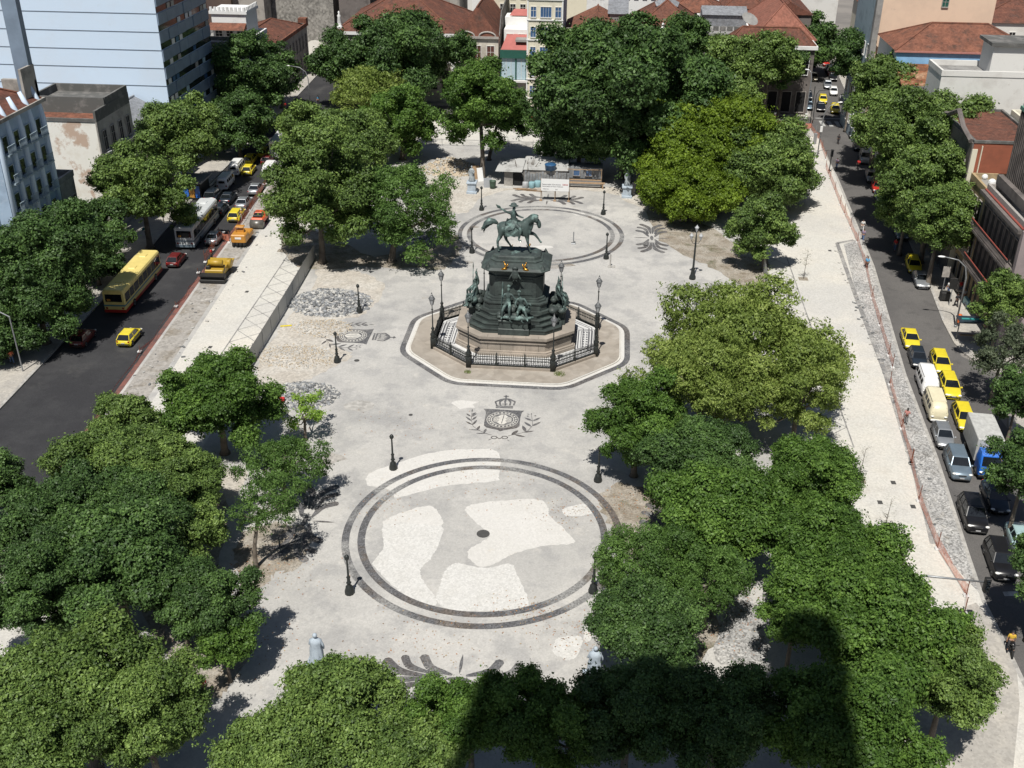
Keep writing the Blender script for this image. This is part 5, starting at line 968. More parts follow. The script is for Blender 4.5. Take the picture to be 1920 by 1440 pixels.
def bus(x, y, ang, label, c1, c2, band, length=11.0):
    t = thing('bus', label, 'bus', (x, y, RZ), ang); a = length/2; w = 1.2
    def sec(x, hw, zb, zt): return [(x, -hw+.06, zb), (x, hw-.06, zb), (x, hw, zb+.12), (x, hw, zt-.28), (x, hw-.1, zt-.08), (x, hw-.3, zt), (x, -hw+.3, zt), (x, -hw+.1, zt-.08), (x, -hw, zt-.28), (x, -hw, zb+.12)]
    MB().loft([sec(-a, w-.05, .4, 2.95), sec(-a+.12, w, .34, 3.05), sec(a-.25, w, .34, 3.05), sec(a, w-.08, .4, 2.85)]).build('body', c1, t)
    mb = MB()
    for s in (-1, 1):
        for k in range(8): x0 = -a+.35+k*(length-.7)/8; mb.box(x0, x0+(length-.7)/8-.12, min(s*w, s*(w+.015)), max(s*w, s*(w+.015)), 1.5, 2.5)
    mb.box(-a-.02, -a+.02, -w+.28, w-.28, 1.65, 2.55).box(a-.02, a+.02, -w+.15, w-.15, 1.2, 2.6); mb.build('windows', m_cgl, t)
    mb = MB(); mb.box(-a-.03, a+.02, -w-.012, w+.012, .38, .72); mb.build('skirt', c2, t)
    if band: MB().box(-a-.012, a, -w-.008, w+.008, 1.12, 1.3).build('side_band', band, t)
    [MB().bbox(x0, x0+.9, -.4, .4, 3.02, 3.14, .05).build('roof_hatch', c1, t) for x0 in (-a+2, 0, a-2.5)]
    hp, *_q = car_parts('hatch', m_silver)
    for sx in (-a+2.6, a-2.4):
        for sy in (-1, 1): o = link('wheel', hp['wheel'], t, (sx, sy*(w-.12), .46)); o.rotation_euler = (-sy*pi/2, 0, 0); o.scale = (1.45, 1.45, 1.6); link('rim', hp['rim'], o)
    for s in (-1, 1):
        link('tail_light', hp['tail_light'], t, (-a-.01, s*.9, .9)); link('headlight', hp['headlight'], t, (a, s*.9, .75))
    MB().box(-a-.04, -a-.015, .35, .75, 1.75, 2.0).build('window_notice', m_ogear, t) if 'yellow' in label else None
    return t
def H(x, y, z=.6): q = G(x, y, z+RZ); return q[0], q[1]
UP = radians(90+2.5); DN = radians(-90-4.5)
q = 'taxis in the right street queue'
qk = lambda px, py, dz=.6: H(px, py, dz)
car('sedan', m_taxi, *qk(1707, 634), DN, 'yellow taxi leading the right street queue, alone in its lane', 'taxi', q)
car('hatch', m_navy, *qk(1721, 670), DN, 'dark navy hatchback just behind the leading taxi')
car('wagon', m_taxi, *qk(1764, 679), DN, 'yellow taxi beside the dark navy hatchback', 'taxi', q)
car('wagon', m_taxi, *qk(1781, 722), DN, 'yellow taxi beside the white van', 'taxi', q)
van(m_whp, *qk(1739, 713, .9), DN, 'white window van with a rounded nose behind the dark hatchback')
van(m_crp, *qk(1754, 759, .9), DN, 'cream window van with a rounded nose between the white van and a silver car')
car('hatch', m_silver, *qk(1769, 814, .7), DN, 'silver hatchback behind the cream van')
car('wagon', m_taxi, *qk(1808, 780, .7), DN, 'yellow taxi half in leaf shade ahead of the blue truck', 'taxi', q)
car('suv', m_sblu, *qk(1796, 868, .7), DN, 'blue silver estate car beside the blue cabbed truck')
car('sedan', m_navy, *qk(1866, 932, .5), DN, 'black sedan deep in tree shade behind the blue truck')
car('suv', m_blkp, *qk(1825, 962, .7), DN, 'black off roader in sun behind the blue silver estate')
car('suv', m_blkp, *qk(1876, 1048, .7), DN, 'second black off roader, nearest the lower crossing')
c = car('sedan', m_aqua, *qk(1915, 1010, .7), DN, 'pale aqua car with an open door at the right edge'); MB().bbox(.1, 1.0, -1.5, -1.42, .35, .95, .02).build('open_door', m_aqua, c)
# box truck
x, y = qk(1845, 845, 1.2); t = thing('truck', 'truck with a blue cab and grey box body in the right queue', 'truck', (x, y, RZ), DN)
MB().bbox(-3.3, 1.35, -1.1, 1.1, .95, 3.1, .05).build('cargo_box', mat('pale grey box panel', (.5, .5, .48), rough=.6), t)
MB().loft([[(1.45, -.98, .5), (1.45, .98, .5), (1.45, 1.0, 1.6), (1.5, .9, 2.4), (1.5, -.9, 2.4), (1.45, -1.0, 1.6)], [(2.6, -.98, .5), (2.6, .98, .5), (2.6, 1.0, 1.5), (2.35, .86, 2.42), (2.35, -.86, 2.42), (2.6, -1.0, 1.5)], [(3.05, -.95, .5), (3.05, .95, .5), (3.0, .95, 1.4), (2.55, .82, 2.2), (2.55, -.82, 2.2), (3.0, -.95, 1.4)]]).build('cab', m_blup, t)
MB().add([(3.02, -.84, 1.48), (3.02, .84, 1.48), (2.64, .76, 2.16), (2.64, -.76, 2.16)], [(0, 1, 2, 3)]).build('windscreen', m_cgl, t); MB().box(-3.2, 2.8, -.4, .4, .55, .95).bbox(3.0, 3.15, -.95, .95, .4, .6, .03).build('chassis', m_trim, t)
hp, *_q = car_parts('hatch', m_silver)
for sx in (-2.1, 2.2):
    for sy in (-1, 1): o = link('wheel', hp['wheel'], t, (sx, sy*.9, .42)); o.rotation_euler = (-sy*pi/2, 0, 0); o.scale = (1.3, 1.3, 1.6); link('rim', hp['rim'], o)
for s in (-1, 1): link('headlight', hp['headlight'], t, (3.02, s*.75, .85))
car('sedan', m_silver, *qk(1727, 523, .6), radians(-95), 'silver sedan parked at the kerb in sun by the double signboards')
g = 'cars parked under the right street trees'
for px, py, kd, m, l in ((1713, 496, 'wagon', m_taxi, 'yellow taxi parked in leaf shade behind the sunny silver sedan'), (1690, 436, 'hatch', m_sblu, 'pale blue hatchback parked beneath the street trees near the man in red'), (1681, 410, 'hatch', m_redp, 'red hatchback parked behind the pale blue one'), (1667, 389, 'sedan', m_navy, 'dark car parked between two red ones'), (1652, 368, 'sedan', m_sblu, 'blue grey car parked left of the mid street trees'), (1645, 350, 'hatch', m_redp, 'bright red hatchback parked half in sun at mid row'), (1634, 330, 'sedan', m_silver, 'grey sedan parked behind the bright red hatchback'), (1622, 296, 'suv', m_silver, 'silver off roader parked by the pedestrian crossing'), (1610, 272, 'sedan', m_navy, 'dark sedan parked beyond the silver off roader'), (1600, 250, 'hatch', m_navy, 'shaded dark hatchback at the far end of the parked row')):
    car(kd, m, *qk(px, py), radians(-96), l, 'taxi' if 'taxi' in l else 'car', g, far=True)
g = 'cars in the far right street'
for px, py, kd, m, l, an in ((1543, 186, 'hatch', m_taxi, 'yellow taxi stopped behind the black sedan', -97), (1539, 200, 'sedan', m_blkp, 'black sedan at the far stop line', -97), (1566, 204, 'wagon', m_taxi, 'yellow taxi at the far stop line nearest the street trees', -97), (1526, 144, 'sedan', m_sgold, 'champagne sedan alone in the far right street', -97), (1552, 158, 'sedan', m_silver, 'silver sedan right of the champagne one', -97), (1563, 171, 'hatch', m_whp, 'white hatchback with a black roof line on the right of the far street', -97),
        (1523, 118, 'sedan', m_navy, 'navy sedan at the far left kerb under the corner tree', -97), (1515, 178, 'sedan', m_navy, 'dark blue sedan parked by the arcade pole', -97), (1516, 197, 'sedan', m_sblu, 'silver blue sedan parked just behind the far crossing', -97), (1549, 117, 'hatch', m_redp, 'bright red hatchback parked farthest up the street', -97), (1555, 128, 'sedan', m_navy, 'dark sedan parked next to the bright red hatchback', -97), (1559, 135, 'suv', m_dredp, 'maroon off roader parked on the far right kerb', -97), (1562, 144, 'sedan', m_blkp, 'black car parked behind the maroon one', -97), (1582, 186, 'sedan', m_blkp, 'black car half under the leaves at the far right kerb', -97)):
    car(kd, m, *qk(px, py), radians(an), l, 'taxi' if 'taxi' in l else 'car', g, far=True)
# left street, seen from behind
bus(*qk(250, 526, 1.6), radians(93.0), 'cream yellow bus with a red skirt on the left street', m_busy, m_redp, mat('blue bus stripe', (.1, .25, .3)), 12.2)
bus(*qk(370, 417, 1.6), radians(93.5), 'silver white coach in leaf shade ahead of the yellow bus', paint('pearl coach paint', (.58, .60, .60)), m_sblu, m_sblu, 11.5)
bus(*qk(527, 272, 1.5), radians(94), 'white minibus half hidden by the olive green tree', m_whp, m_whp, None, 6.5)
g = 'taxis on the left street'
car('hatch', m_taxi, *qk(243, 629), radians(91), 'yellow taxi alone in sun on the near left street', 'taxi', g)
car('hatch', m_dredp, *qk(156, 631), radians(92), 'dark red hatchback in deep tree shade near the left kerb')
car('hatch', m_dredp, *qk(331, 485, .6), radians(92), 'red car painted darker for shade behind the silver coach')  # a red car; the shade over it is put into its paint
car('sedan', m_silver, *qk(403, 444), radians(92), 'silver sedan in sun beside the amber roller')
car('wagon', m_taxi, *qk(444, 401), radians(93), 'yellow taxi half in shade right of the silver coach', 'taxi', g)
car('sedan', m_silver, *qk(457, 379), radians(93), 'silver sedan in front of the half shaded taxi')
car('sedan', m_silver, *qk(480, 353), radians(93), 'silver sedan nearest the large olive green tree')
car('suv', m_navy, *qk(400, 366), radians(93), 'dark van like car in shade beside the kiosk')
car('sedan', m_navy, *qk(428, 370), radians(93), 'dark sedan in shade ahead of the silver coach')
car('hatch', m_navy, *qk(413, 392), radians(93), 'black hatchback in shade right beside the coach')
van(m_whp, *qk(423, 339, .9), radians(93), 'white window van at the kerb ahead of the kiosk')
van(m_whp, *qk(444, 313, .9), radians(93.5), 'white van with a pale blue rear window')
car('hatch', m_taxi, *qk(467, 317), radians(93.5), 'bright yellow taxi beside the van with the blue rear window', 'taxi', g)
car('wagon', m_taxi, *qk(470, 297), radians(94), 'yellow taxi in deep shade ahead of the bright one', 'taxi', g, far=True)
car('wagon', m_taxi, *qk(496, 284), radians(94), 'yellow taxi in deep shade farther up the left street', 'taxi', g, far=True)
van(m_whp, *qk(506, 317, .9), radians(93.5), 'windowless white delivery van by the olive green tree')
car('hatch', m_dredp, *qk(502, 299), radians(94), 'dark hatchback in shade ahead of the delivery van', far=True)
# road works machines
def roller():
    x, y = qk(455, 446, .8); t = thing('road_roller', 'amber pneumatic road roller with a row of smooth rear tyres', 'road roller', (x, y, .0), radians(92))
    MB().bbox(-1.9, -.2, -.95, .95, .75, 1.75, .12).bbox(-.2, 1.9, -.95, .95, .7, 1.35, .12).build('body', m_ogear, t)
    MB().bbox(-.95, -.15, -.55, .55, 2.4, 2.52, .05).bbox(-.75, -.2, -.5, .5, 1.75, 2.1, .1).tube([(-.85, .5, 1.7), (-.85, .5, 2.4)], .05, 5).tube([(-.85, -.5, 1.7), (-.85, -.5, 2.4)], .05, 5).build('canopy', m_ogear, t)
    MB().box(-1.93, -1.88, -.4, .4, 1.2, 1.45).build('number_panel', m_whp, t); MB().bbox(-.1, .5, -.35, .35, 1.35, 1.6, .05).tube([(.7, 0, 1.3), (.5, 0, 1.9)], .04, 5).build('seat', m_trim, t)
    for x0, n in ((-1.5, 4), (1.5, 3)):
        for k in range(n): yy = (k-(n-1)/2)*.46; o = link('tyre', MB().lathe([(.3, -.19), (.45, -.17), (.47, 0), (.45, .17), (.3, .19)], 0, 0, 16).mesh('tyre', [m_tyre], True), t, (x0, yy, .47)); o.rotation_euler = (pi/2, 0, 0)
roller()
x, y = qk(487, 414, .7); t = thing('road_roller', 'orange red drum roller with an open black top', 'road roller', (x, y, 0), radians(92))
MB().bbox(-1.3, 1.3, -.85, .85, .75, 1.35, .15).bbox(.1, 1.3, -.8, .8, 1.35, 1.7, .15).build('body', m_rgear, t); MB().bbox(-.9, .2, -.6, .6, 1.35, 1.65, .06).tube([(-.3, -.5, 1.6), (-.3, .5, 1.6)], .05, 5).tube([(-.6, .4, 1.6), (-.5, .4, 2.1), (-.2, -.2, 2.0)], .05, 5).build('engine', m_trim, t)
o = MB().lathe([(.0, -.85), (.6, -.85), (.6, .85), (.0, .85)], 0, 0, 20).build('drum', mat('worn steel drum', (.2, .19, .17), rough=.4, metal=.5), t, True, (-1.35, 0, .6)); o.rotation_euler = (pi/2, 0, 0)
for s in (-1, 1): o = link('tyre', bpy.data.meshes['tyre'], t, (1.2, s*.65, .55)); o.rotation_euler = (pi/2, 0, 0); o.scale = (1.15, 1.15, 1)
x, y = qk(406, 512, .7); t = thing('asphalt_paver', 'yellow asphalt paver with a wide black screed and raised tank', 'road paver', (x, y, 0), radians(92))
MB().bbox(-.9, 1.8, -1.1, 1.1, .5, 1.3, .08).bbox(.2, 1.7, -1.2, 1.25, 1.3, 1.45, .04).build('body', m_ygear, t)
mb = MB(); mb.tube([(-.1, -.9, 1.95), (-.1, .75, 1.95)], .36, 12).bbox(.9, 1.9, -1.5, -.9, .9, 1.8, .08); mb.build('tank', m_ygear, t, True)
MB().bbox(-2.0, -1.0, -1.5, 1.5, .15, .5, .04).bbox(-1.7, -.95, -1.45, 1.45, .5, .95, .04).box(-2.1, -1.0, -1.45, 1.45, .95, 1.0).tube([(-.9, -1.2, 1.0), (-.2, -1.2, 1.7)], .05, 5).tube([(-.9, 1.2, 1.0), (-.2, 1.2, 1.7)], .05, 5).build('screed', m_trim, t)
MB().tube([(-.6, .8, 1.3), (-.6, .8, 2.1), (-.3, .8, 2.3)], .04, 5).bbox(-.75, -.3, .5, 1.0, 1.3, 1.7, .05).build('controls', m_trim, t); MB().bbox(-.7, 1.6, -1.25, -1.1, .1, .6, .1).bbox(-.7, 1.6, 1.1, 1.25, .1, .6, .1).build('crawler_tracks', m_tyre, t)
MB().loft([[(1.8, -1.1, .8), (1.8, 1.1, .8), (1.8, 1.3, 1.3), (1.8, -1.3, 1.3)], [(2.8, -1.2, .7), (2.8, 1.2, .7), (2.8, 1.5, 1.4), (2.8, -1.5, 1.4)]]).build('hopper', m_ygear, t)
# ================================================================== PEOPLE
m_skin = [mat('brown skin', (.22, .11, .065), rough=.6, var=.1), mat('tan skin', (.38, .21, .13), rough=.6, var=.1), mat('dark skin', (.09, .045, .03), rough=.6, var=.1)]
m_hair = mat('dark hair', (.012, .01, .009), rough=.7)
def cloth(n, c): return mat(n+' cloth', c, rough=.9, var=.25, scale=9)
CL = dict(red=cloth('red', (.55, .03, .03)), white=cloth('white', (.72, .72, .70)), blue=cloth('light blue', (.12, .38, .62)), dark=cloth('dark', (.03, .03, .035)), pink=cloth('faded red', (.55, .25, .22)), jean=cloth('denim blue', (.10, .16, .30)), plaid=cloth('purple plaid', (.28, .22, .32)), yel=cloth('yellow', (.65, .42, .05)), org=cloth('orange', (.8, .22, .12)), brown=cloth('brown', (.2, .12, .08)), grey=cloth('grey', (.3, .3, .3)))
def person(px, py, ang, label, shirt, legs, sk=0, pose='walk', z=0., group=None, sc=.97, short=False, hat=None):
    x, y, _ = G(px, py, z); t = thing('person', label, 'person', (x, y, z), ang, group, (sc, sc, sc)); R = random.Random(int(px)); st = .26 if pose == 'walk' else .05; sw = .22 if pose == 'walk' else .05
    hipx, shx = .095, .185; J = [(0, 0, .95, (.15, .11)), (0, 0, 1.12, (.14, .10)), (0, .01, 1.34, (.165, .11)), (0, 0, 1.48, .06), (0, .02, 1.6, (.085, .095)), (0, .01, 1.7, .085), (0, .11, 1.6, .018)]; E = chain(0, 1, 2, 3, 4, 5)+[(4, 6)]
    arms = []; legsJ = []
    for s in (-1, 1):
        i = len(J); ph = s*sw
        if pose == 'carry' and s > 0: A = [(s*shx, 0, 1.40, .055), (s*.26, .05, 1.15, .042), (s*.18, .28, 1.12, .032), (s*.15, .34, 1.12, .032)]
        else: A = [(s*shx, 0, 1.40, .055), (s*.25, -ph*.3, 1.14, .042), (s*.27, ph*.9, .90, .03), (s*.27, ph*1.05, .83, .03)]
        J += A; E += [(2, i)]+chain(i, i+1, i+2, i+3); hx, hy, hz = A[3][:3]; arms.append((i, A)); b = i+3
        for f in range(4): j = len(J); yy = hy+(f-1.5)*.017; J += [(hx, yy, hz-.05, .008), (hx-s*.012, yy+.006, hz-.085-.008*(f in (1, 2)), .007)]; E += [(b, j), (j, j+1)]
        j = len(J); J += [(hx-s*.03, hy+.035, hz-.03, .009)]; E += [(b, j)]
    for s in (-1, 1):
        i = len(J); ph = -s*st; Lg = [(s*hipx, 0, .86, .10), (s*hipx, ph*.45+.04, .48, .065), (s*hipx, ph*.95, .09, .042), (s*hipx*1.1, ph*.95+.15, .03, .035)]
        if pose == 'sit': Lg = [(s*.12, .1, .92, .1), (s*.2, .42, .85, .07), (s*.2, .45, .42, .045), (s*.2, .58, .38, .035)]
        J += Lg; E += [(0, i)]+chain(i, i+1, i+2, i+3); legsJ.append((i, Lg))
    skin('body', J, E, m_skin[sk], t)
    k = 1.0; SJ = [(0, 0, 1.0, (.17, .135)), (0, 0, 1.15, (.165, .125)), (0, .01, 1.34, (.185, .135)), (0, 0, 1.44, (.1, .09))]; SE = chain(0, 1, 2, 3)
    for i, A in arms: j = len(SJ); m_ = [(A[0][a]+A[1][a])/2 for a in range(3)]; SJ += [(*A[0][:3], .085), (m_[0], m_[1], m_[2], .075), (*A[1][:3], .062)]; SE += [(2, j), (j, j+1), (j+1, j+2)]
    skin('shirt', SJ, SE, CL[shirt], t)
    TJ = [(0, 0, .97, (.165, .13))]; TE = []
    for i, Lg in legsJ:
        j = len(TJ); en = [(Lg[1][a]*.6+Lg[2][a]*.4) for a in range(3)] if short else [Lg[2][a]*.9+Lg[1][a]*.1 for a in range(3)]
        TJ += [(*Lg[0][:3], .115), (*Lg[1][:3], .08), (*en, .06)]; TE += [(0, j), (j, j+1), (j+1, j+2)]
    skin('trousers', TJ, TE, CL[legs], t)
    mb = MB(); mb.ball((0, -.015, 1.67), .105, 8, 6, (.95, 1.05, .95)); mb.build('hair' if not hat else 'cap', CL[hat] if hat else m_hair, t, True)
    mb = MB()
    for i, Lg in legsJ: f = Lg[3]; mb.bbox(f[0]-.05, f[0]+.05, f[1]-.2, f[1]+.07, max(0, f[2]-.03), f[2]+.06, .02)
    mb.build('shoes', CL['dark'], t); return t
person(1616, 434, 0, 'person in a white top and white trousers walking on the right road', 'white', 'white', 1, z=RZ)
person(1617, 452, 2.8, 'person in a plaid shirt and jeans behind the one in white', 'plaid', 'jean', 1, z=RZ)
person(1624, 505, 2.9, 'person in a light blue shirt by the orange netting posts', 'blue', 'dark', 0, z=RZ)
person(1677, 470, 2.6, 'person in a red shirt and jeans in tree shade on the right road', 'red', 'jean', 1, z=RZ)
person(1697, 795, -.5, 'person in a faded red shirt walking on the cobbled strip', 'pink', 'grey', 2, 'carry')
person(1799, 550, .3, 'person in a red shirt and light jeans beside the curved street lamp', 'red', 'jean', 0)
person(1777, 552, 2.5, 'person in a white shirt and red bag by the signboards', 'white', 'jean', 1)
person(1792, 575, .5, 'person in dark clothes walking by the litter bin', 'dark', 'dark', 2)
person(1806, 566, .2, 'person in a grey top next to the pale blue box', 'grey', 'brown', 0, 'stand')
person(1770, 506, 2.2, 'person in a pink top walking along the wall rail', 'pink', 'dark', 1)
person(1744, 470, 2.4, 'person in white standing in the shade of the right pavement', 'white', 'dark', 1, 'stand')
person(1743, 447, 2.4, 'person in a white and black outfit higher on the right pavement', 'white', 'dark', 0, 'stand')
person(1608, 318, 2.8, 'person in red walking across the zebra by the far parked cars', 'red', 'dark', 2, z=RZ)
person(1571, 270, 2.8, 'person in dark clothes at the far corner of the right road', 'dark', 'dark', 2, z=RZ)
person(1568, 316, 2.8, 'cyclist dressed person in blue beside the black traffic light', 'plaid', 'jean', 0, z=RZ)
person(24, 682, .8, 'person in an orange checked shirt at the left pavement edge', 'org', 'jean', 1)
person(398, 488, 1.5, 'road worker in a red jacket behind the asphalt paver', 'red', 'dark', 0, 'stand')
person(454, 414, 2., 'road worker with a pale hat holding a pole by the orange roller', 'yel', 'grey', 1, 'carry', hat='white')
person(597, 196, .3, 'person in a light blue shirt crossing the far left street', 'blue', 'dark', 1, z=RZ)
person(597, 143, .3, 'person in white at the far end of the left street', 'white', 'dark', 0, z=RZ)
person(535, 208, .3, 'person in dark red on the far left kerb', 'red', 'dark', 2)
person(508, 218, .3, 'person in bright red near the panelled tower corner', 'red', 'dark', 2)
person(383, 1305, .3, 'person in a red top standing at the edge of the left tree shade', 'red', 'dark', 0, 'stand')
person(1452, 225, .3, 'person in white at the doorway of the dark arcade', 'white', 'brown', 2, 'stand')
person(997, 232, .3, 'road worker in orange by the far netting', 'org', 'yel', 1, 'stand', hat='white')
# motorcycle with rider near the lower right crossing
x, y, _ = G(1895, 1215, 0.2); t = thing('motorcycle', 'black motorcycle at the lower right crossing', 'motorcycle', (x, y, RZ), radians(-100))
for s in (-1, 1): o = MB().lathe([(.22, -.06), (.3, -.05), (.31, 0), (.3, .05), (.22, .06)], 0, 0, 16).build('wheel', m_tyre, t, True, (s*.68, 0, .31)); o.rotation_euler = (pi/2, 0, 0)
MB().ball((.15, 0, .85), .2, 8, 6, (1.5, .8, .8)).bbox(-.7, .0, -.14, .14, .75, .86, .04).bbox(-.2, .3, -.15, .15, .35, .65, .05).tube([(.68, 0, .31), (.45, 0, .95)], .05, 6).tube([(-.68, .1, .31), (-.1, .1, .5)], .04, 5).build('body', m_blkp, t, True)
MB().tube([(.45, -.36, 1.02), (.5, 0, .98), (.45, .36, 1.02)], .022, 5).ball((.58, 0, .85), .11, 8, 6).build('handlebar', m_trim, t, True)
rr = person(1893, 1216, radians(-100)-pi/2, 'rider in a yellow top and black helmet sitting on the black motorcycle', 'yel', 'dark', 1, 'sit', z=RZ, hat='dark'); rr.location = (x-.02, y+.2, RZ-.05)
# ================================================================== STREET OBJECTS
m_grey = mat('galvanised steel', (.30, .31, .32), rough=.45, metal=.4, var=.2, scale=5); m_wood = mat('raw timber', (.38, .26, .16), rough=.9, var=.4, scale=6); m_rust = mat('rusty stake', (.20, .07, .04), rough=.9, var=.3, scale=6)
m_lamp = mat('street lamp cover', (.75, .75, .74), rough=.3, var=.05); m_statue = layered('weathered zinc statue', (.34, .37, .38), [((.20, .23, .25), 2.5, .45, .62, .8, 6, 3), ((.45, .47, .47), 5., .55, .7, .6, 4, 9)], rough=.6)
m_statb = layered('pale blue grey statue', (.40, .46, .52), [((.28, .33, .38), 2.5, .45, .62, .7, 6, 3)], rough=.6)
# slim iron posts without lanterns
POST = MB().lathe([(.36, 0), (.36, .2), (.27, .5), (.26, .62), (.15, .72), (.13, .9), (.2, .96), (.13, 1.04), (.12, 1.4), (.16, 1.46), (.085, 1.56), (.065, 2.9), (.06, 3.05)], 0, 0, 10).mesh('post', [m_iron], True)
PCAP = MB().lathe([(.07, 3.0), (.17, 3.1), (.2, 3.25), (.13, 3.38), (.05, 3.46)], 0, 0, 8).mesh('post_head', [m_iron], True)
for px, py, l in ((655.6, 1112, 'slim black iron post standing on the near ring at its lower left'), (737.5, 879, 'slim black iron post at the upper left of the near ring'), (1121, 902, 'slim black iron post at the upper right of the near ring beside the puddle'), (1112, 1110, 'slim black iron post half hidden by leaves at the lower right of the near ring'), (632.5, 679, 'slim black iron post by the left crest mosaic'), (674, 586, 'slim black iron post at the edge of the grey rubble heap'),
                  (903, 394, 'slim black iron post at the upper left of the far ring'), (1131, 402, 'slim black iron post at the upper right of the far ring'), (885, 474, 'slim black iron post at the lower left of the far ring'), (1136.5, 485, 'slim black iron post at the lower right of the far ring'), (1303, 600, 'slim black iron post showing above the olive feathery tree')):
    t = thing('iron_post', l, 'iron post', G(px, py), 0, 'iron posts without lanterns'); link('post', POST, t); link('post_head', PCAP, t)
t = thing('lamp_post', 'tall black lamp post with several small lanterns in front of the yellow green tree', 'lamp post', G(1298, 523)); MB().lathe([(.4, 0), (.4, .3), (.28, .6), (.2, 1.2), (.26, 1.3), (.13, 1.5), (.1, 4.6), (.06, 6.0)], 0, 0, 10).build('post', m_iron, t, True)
for a, z in ((0, 6.0), (pi/2, 5.0), (pi*1.5, 5.0)):
    r = .0 if z > 5.5 else .55; mb = MB(); mb.lathe([(.07, z), (.22, z+.45), (.27, z+.5), (.1, z+.72), (.03, z+.85)], r*sin(a), 0, 6); 
    mb.build('lantern', m_lg, t); MB().tube([(0, 0, z-.5), (r*.6*sin(a), 0, z-.45), (r*sin(a), 0, z)], .03, 5).build('bracket', m_iron, t)
t = thing('short_post', 'short pale post standing inside the far ring', 'post', G(1075, 457)); MB().bbox(-.3, .3, -.3, .3, 0, .12, .04).tube([(0, 0, .1), (0, 0, 1.6)], .07, 6).build('post', m_grey, t)
t = thing('short_post', 'short pale stump with debris right of the far ring', 'post', G(1144, 500)); MB().tube([(0, 0, .0), (0, 0, 1.6)], .09, 6).bbox(-.3, .6, -.3, .2, 0, .16, .06).build('post', m_kerb, t)
# robed statues
def statue(px, py, ang, label, m, h=2.3, base=1.7, hidden=False):
    t = thing('statue', label, 'statue', G(px, py), ang)
    if base: MB().bbox(-.75, .75, -.75, .75, 0, .35, .05).bbox(-.6, .6, -.6, .6, .35, base-.2, .04).bbox(-.75, .75, -.75, .75, base-.2, base, .05).build('pedestal', m_statb, t)
    k = h/1.85; rings = []; R = random.Random(int(px))
    for (r, z, sx) in ((.36, 0, 1), (.40, .04, 1), (.33, .35, 1), (.30, .7, 1), (.27, .95, 1.05), (.23, 1.12, 1.1), (.25, 1.3, 1.15), (.22, 1.45, 1.3), (.12, 1.53, 1.3), (.06, 1.57, 1)):
        rings.append([((r*(1+.10*sin(5*a+z*2)*(1 if z < 1.2 else .3)))*cos(a)*sx*k, (r*.8*(1+.10*sin(7*a+1))*sin(a))*k, base+z*k) for a in np.linspace(0, 2*pi, 25)[:-1]])
    MB().loft(rings).build('robe', m, t, True)
    b = lambda x, y, z, r: (x*k, y*k, base+z*k, r*k)
    J = [b(0, 0, 1.4, .13), b(0, 0, 1.55, .06), b(0, -.02, 1.68, .095), b(0, -.02, 1.78, .08), b(0, -.12, 1.67, .02), b(.22, -.02, 1.42, .07), b(.32, -.06, 1.12, .06), b(.18, -.28, 1.02, .045), b(.1, -.34, 1.04, .04), b(-.22, -.02, 1.42, .07), b(-.34, 0, 1.14, .06), b(-.3, -.16, .88, .045), b(-.28, -.2, .78, .04)]
    skin('body', J, [(0, 1), (1, 2), (2, 3), (2, 4), (0, 5), (5, 6), (6, 7), (7, 8), (0, 9), (9, 10), (10, 11), (11, 12)], m, t)
    MB().ball((0, .03*k, base+1.74*k), .115*k, 8, 6).tube([(.1*k, -.36*k, base+1.0*k), (.12*k, -.42*k, base+1.3*k)], .04*k, 5).build('hair', m, t, True); return t
statue(885, 361, 0, 'grey robed statue on a square pedestal left of the building site hut', m_statue)
statue(1175, 369, 0, 'grey robed statue on a square pedestal right of the building site hut', m_statue)
statue(600, 1282, pi, 'pale blue grey cloaked statue behind the mottled bottom tree', m_statb, 2.6, 1.7)
statue(1112, 1305, pi, 'shaded cloaked statue at the lower right of the square', m_statb, 2.6, 1.6)
# netting and hoardings
m_net = meshmat('orange netting', (.74, .24, .14), 3.0, .50); m_hoard = meshmat('grey woven screen', (.45, .45, .435), 1.0, 1.15); m_netr = meshmat('dull red netting', (.45, .12, .09), 2.0, .6)
def netting(pts, label, h=1.05, m=None, step=7, nm='safety_netting', post=m_rust, ph=1.55, z=0., lean=.0, cat='netting', feet=True):
    p0 = pts[0]; t = thing(nm, label, cat, (p0[0], p0[1], z)); mb = MB(); P = []
    for a, b in zip(pts[:-1], pts[1:]):
        L_ = hypot(b[0]-a[0], b[1]-a[1]); n = max(1, int(round(L_/step)))
        for k in range(n): P.append((a[0]+(b[0]-a[0])*k/n-p0[0], a[1]+(b[1]-a[1])*k/n-p0[1]))
    P.append((pts[-1][0]-p0[0], pts[-1][1]-p0[1])); R = random.Random(len(P)); n = len(P); q = []
    for i in range(n-1):
        for k in range(4):
            f = k/4; s = .3*sin(pi*f)*R.uniform(.3, 1) if m is not m_hoard else 0; x = P[i][0]+(P[i+1][0]-P[i][0])*f; y = P[i][1]+(P[i+1][1]-P[i][1])*f; q.append((x+lean*R.uniform(0, 1), y, h-s, .06+s*.4 if feet else .02))
    q.append((*P[-1], h, .06)); vs = [(x, y, zz) for x, y, hi, lo_ in q for zz in (lo_, hi)]
    mb.add(vs, [(2*i, 2*i+2, 2*i+3, 2*i+1) for i in range(len(q)-1)]); mb.build('screen', m or m_net, t)
    for x, y in P:
        mb = MB(); mb.tube([(0, 0, 0), (R.uniform(-.06, .06), R.uniform(-.06, .06), ph+R.uniform(-.05, .05))], .035, 5); mb.build('post', post, t, loc=(x, y, 0))
        if feet: MB().bbox(-.2, .2, -.2, .2, 0, .16, .04).build('foot', m_marb, t, loc=(x, y, 0))
    return t
g2 = lambda *a: [G(*q)[:2] for q in a]
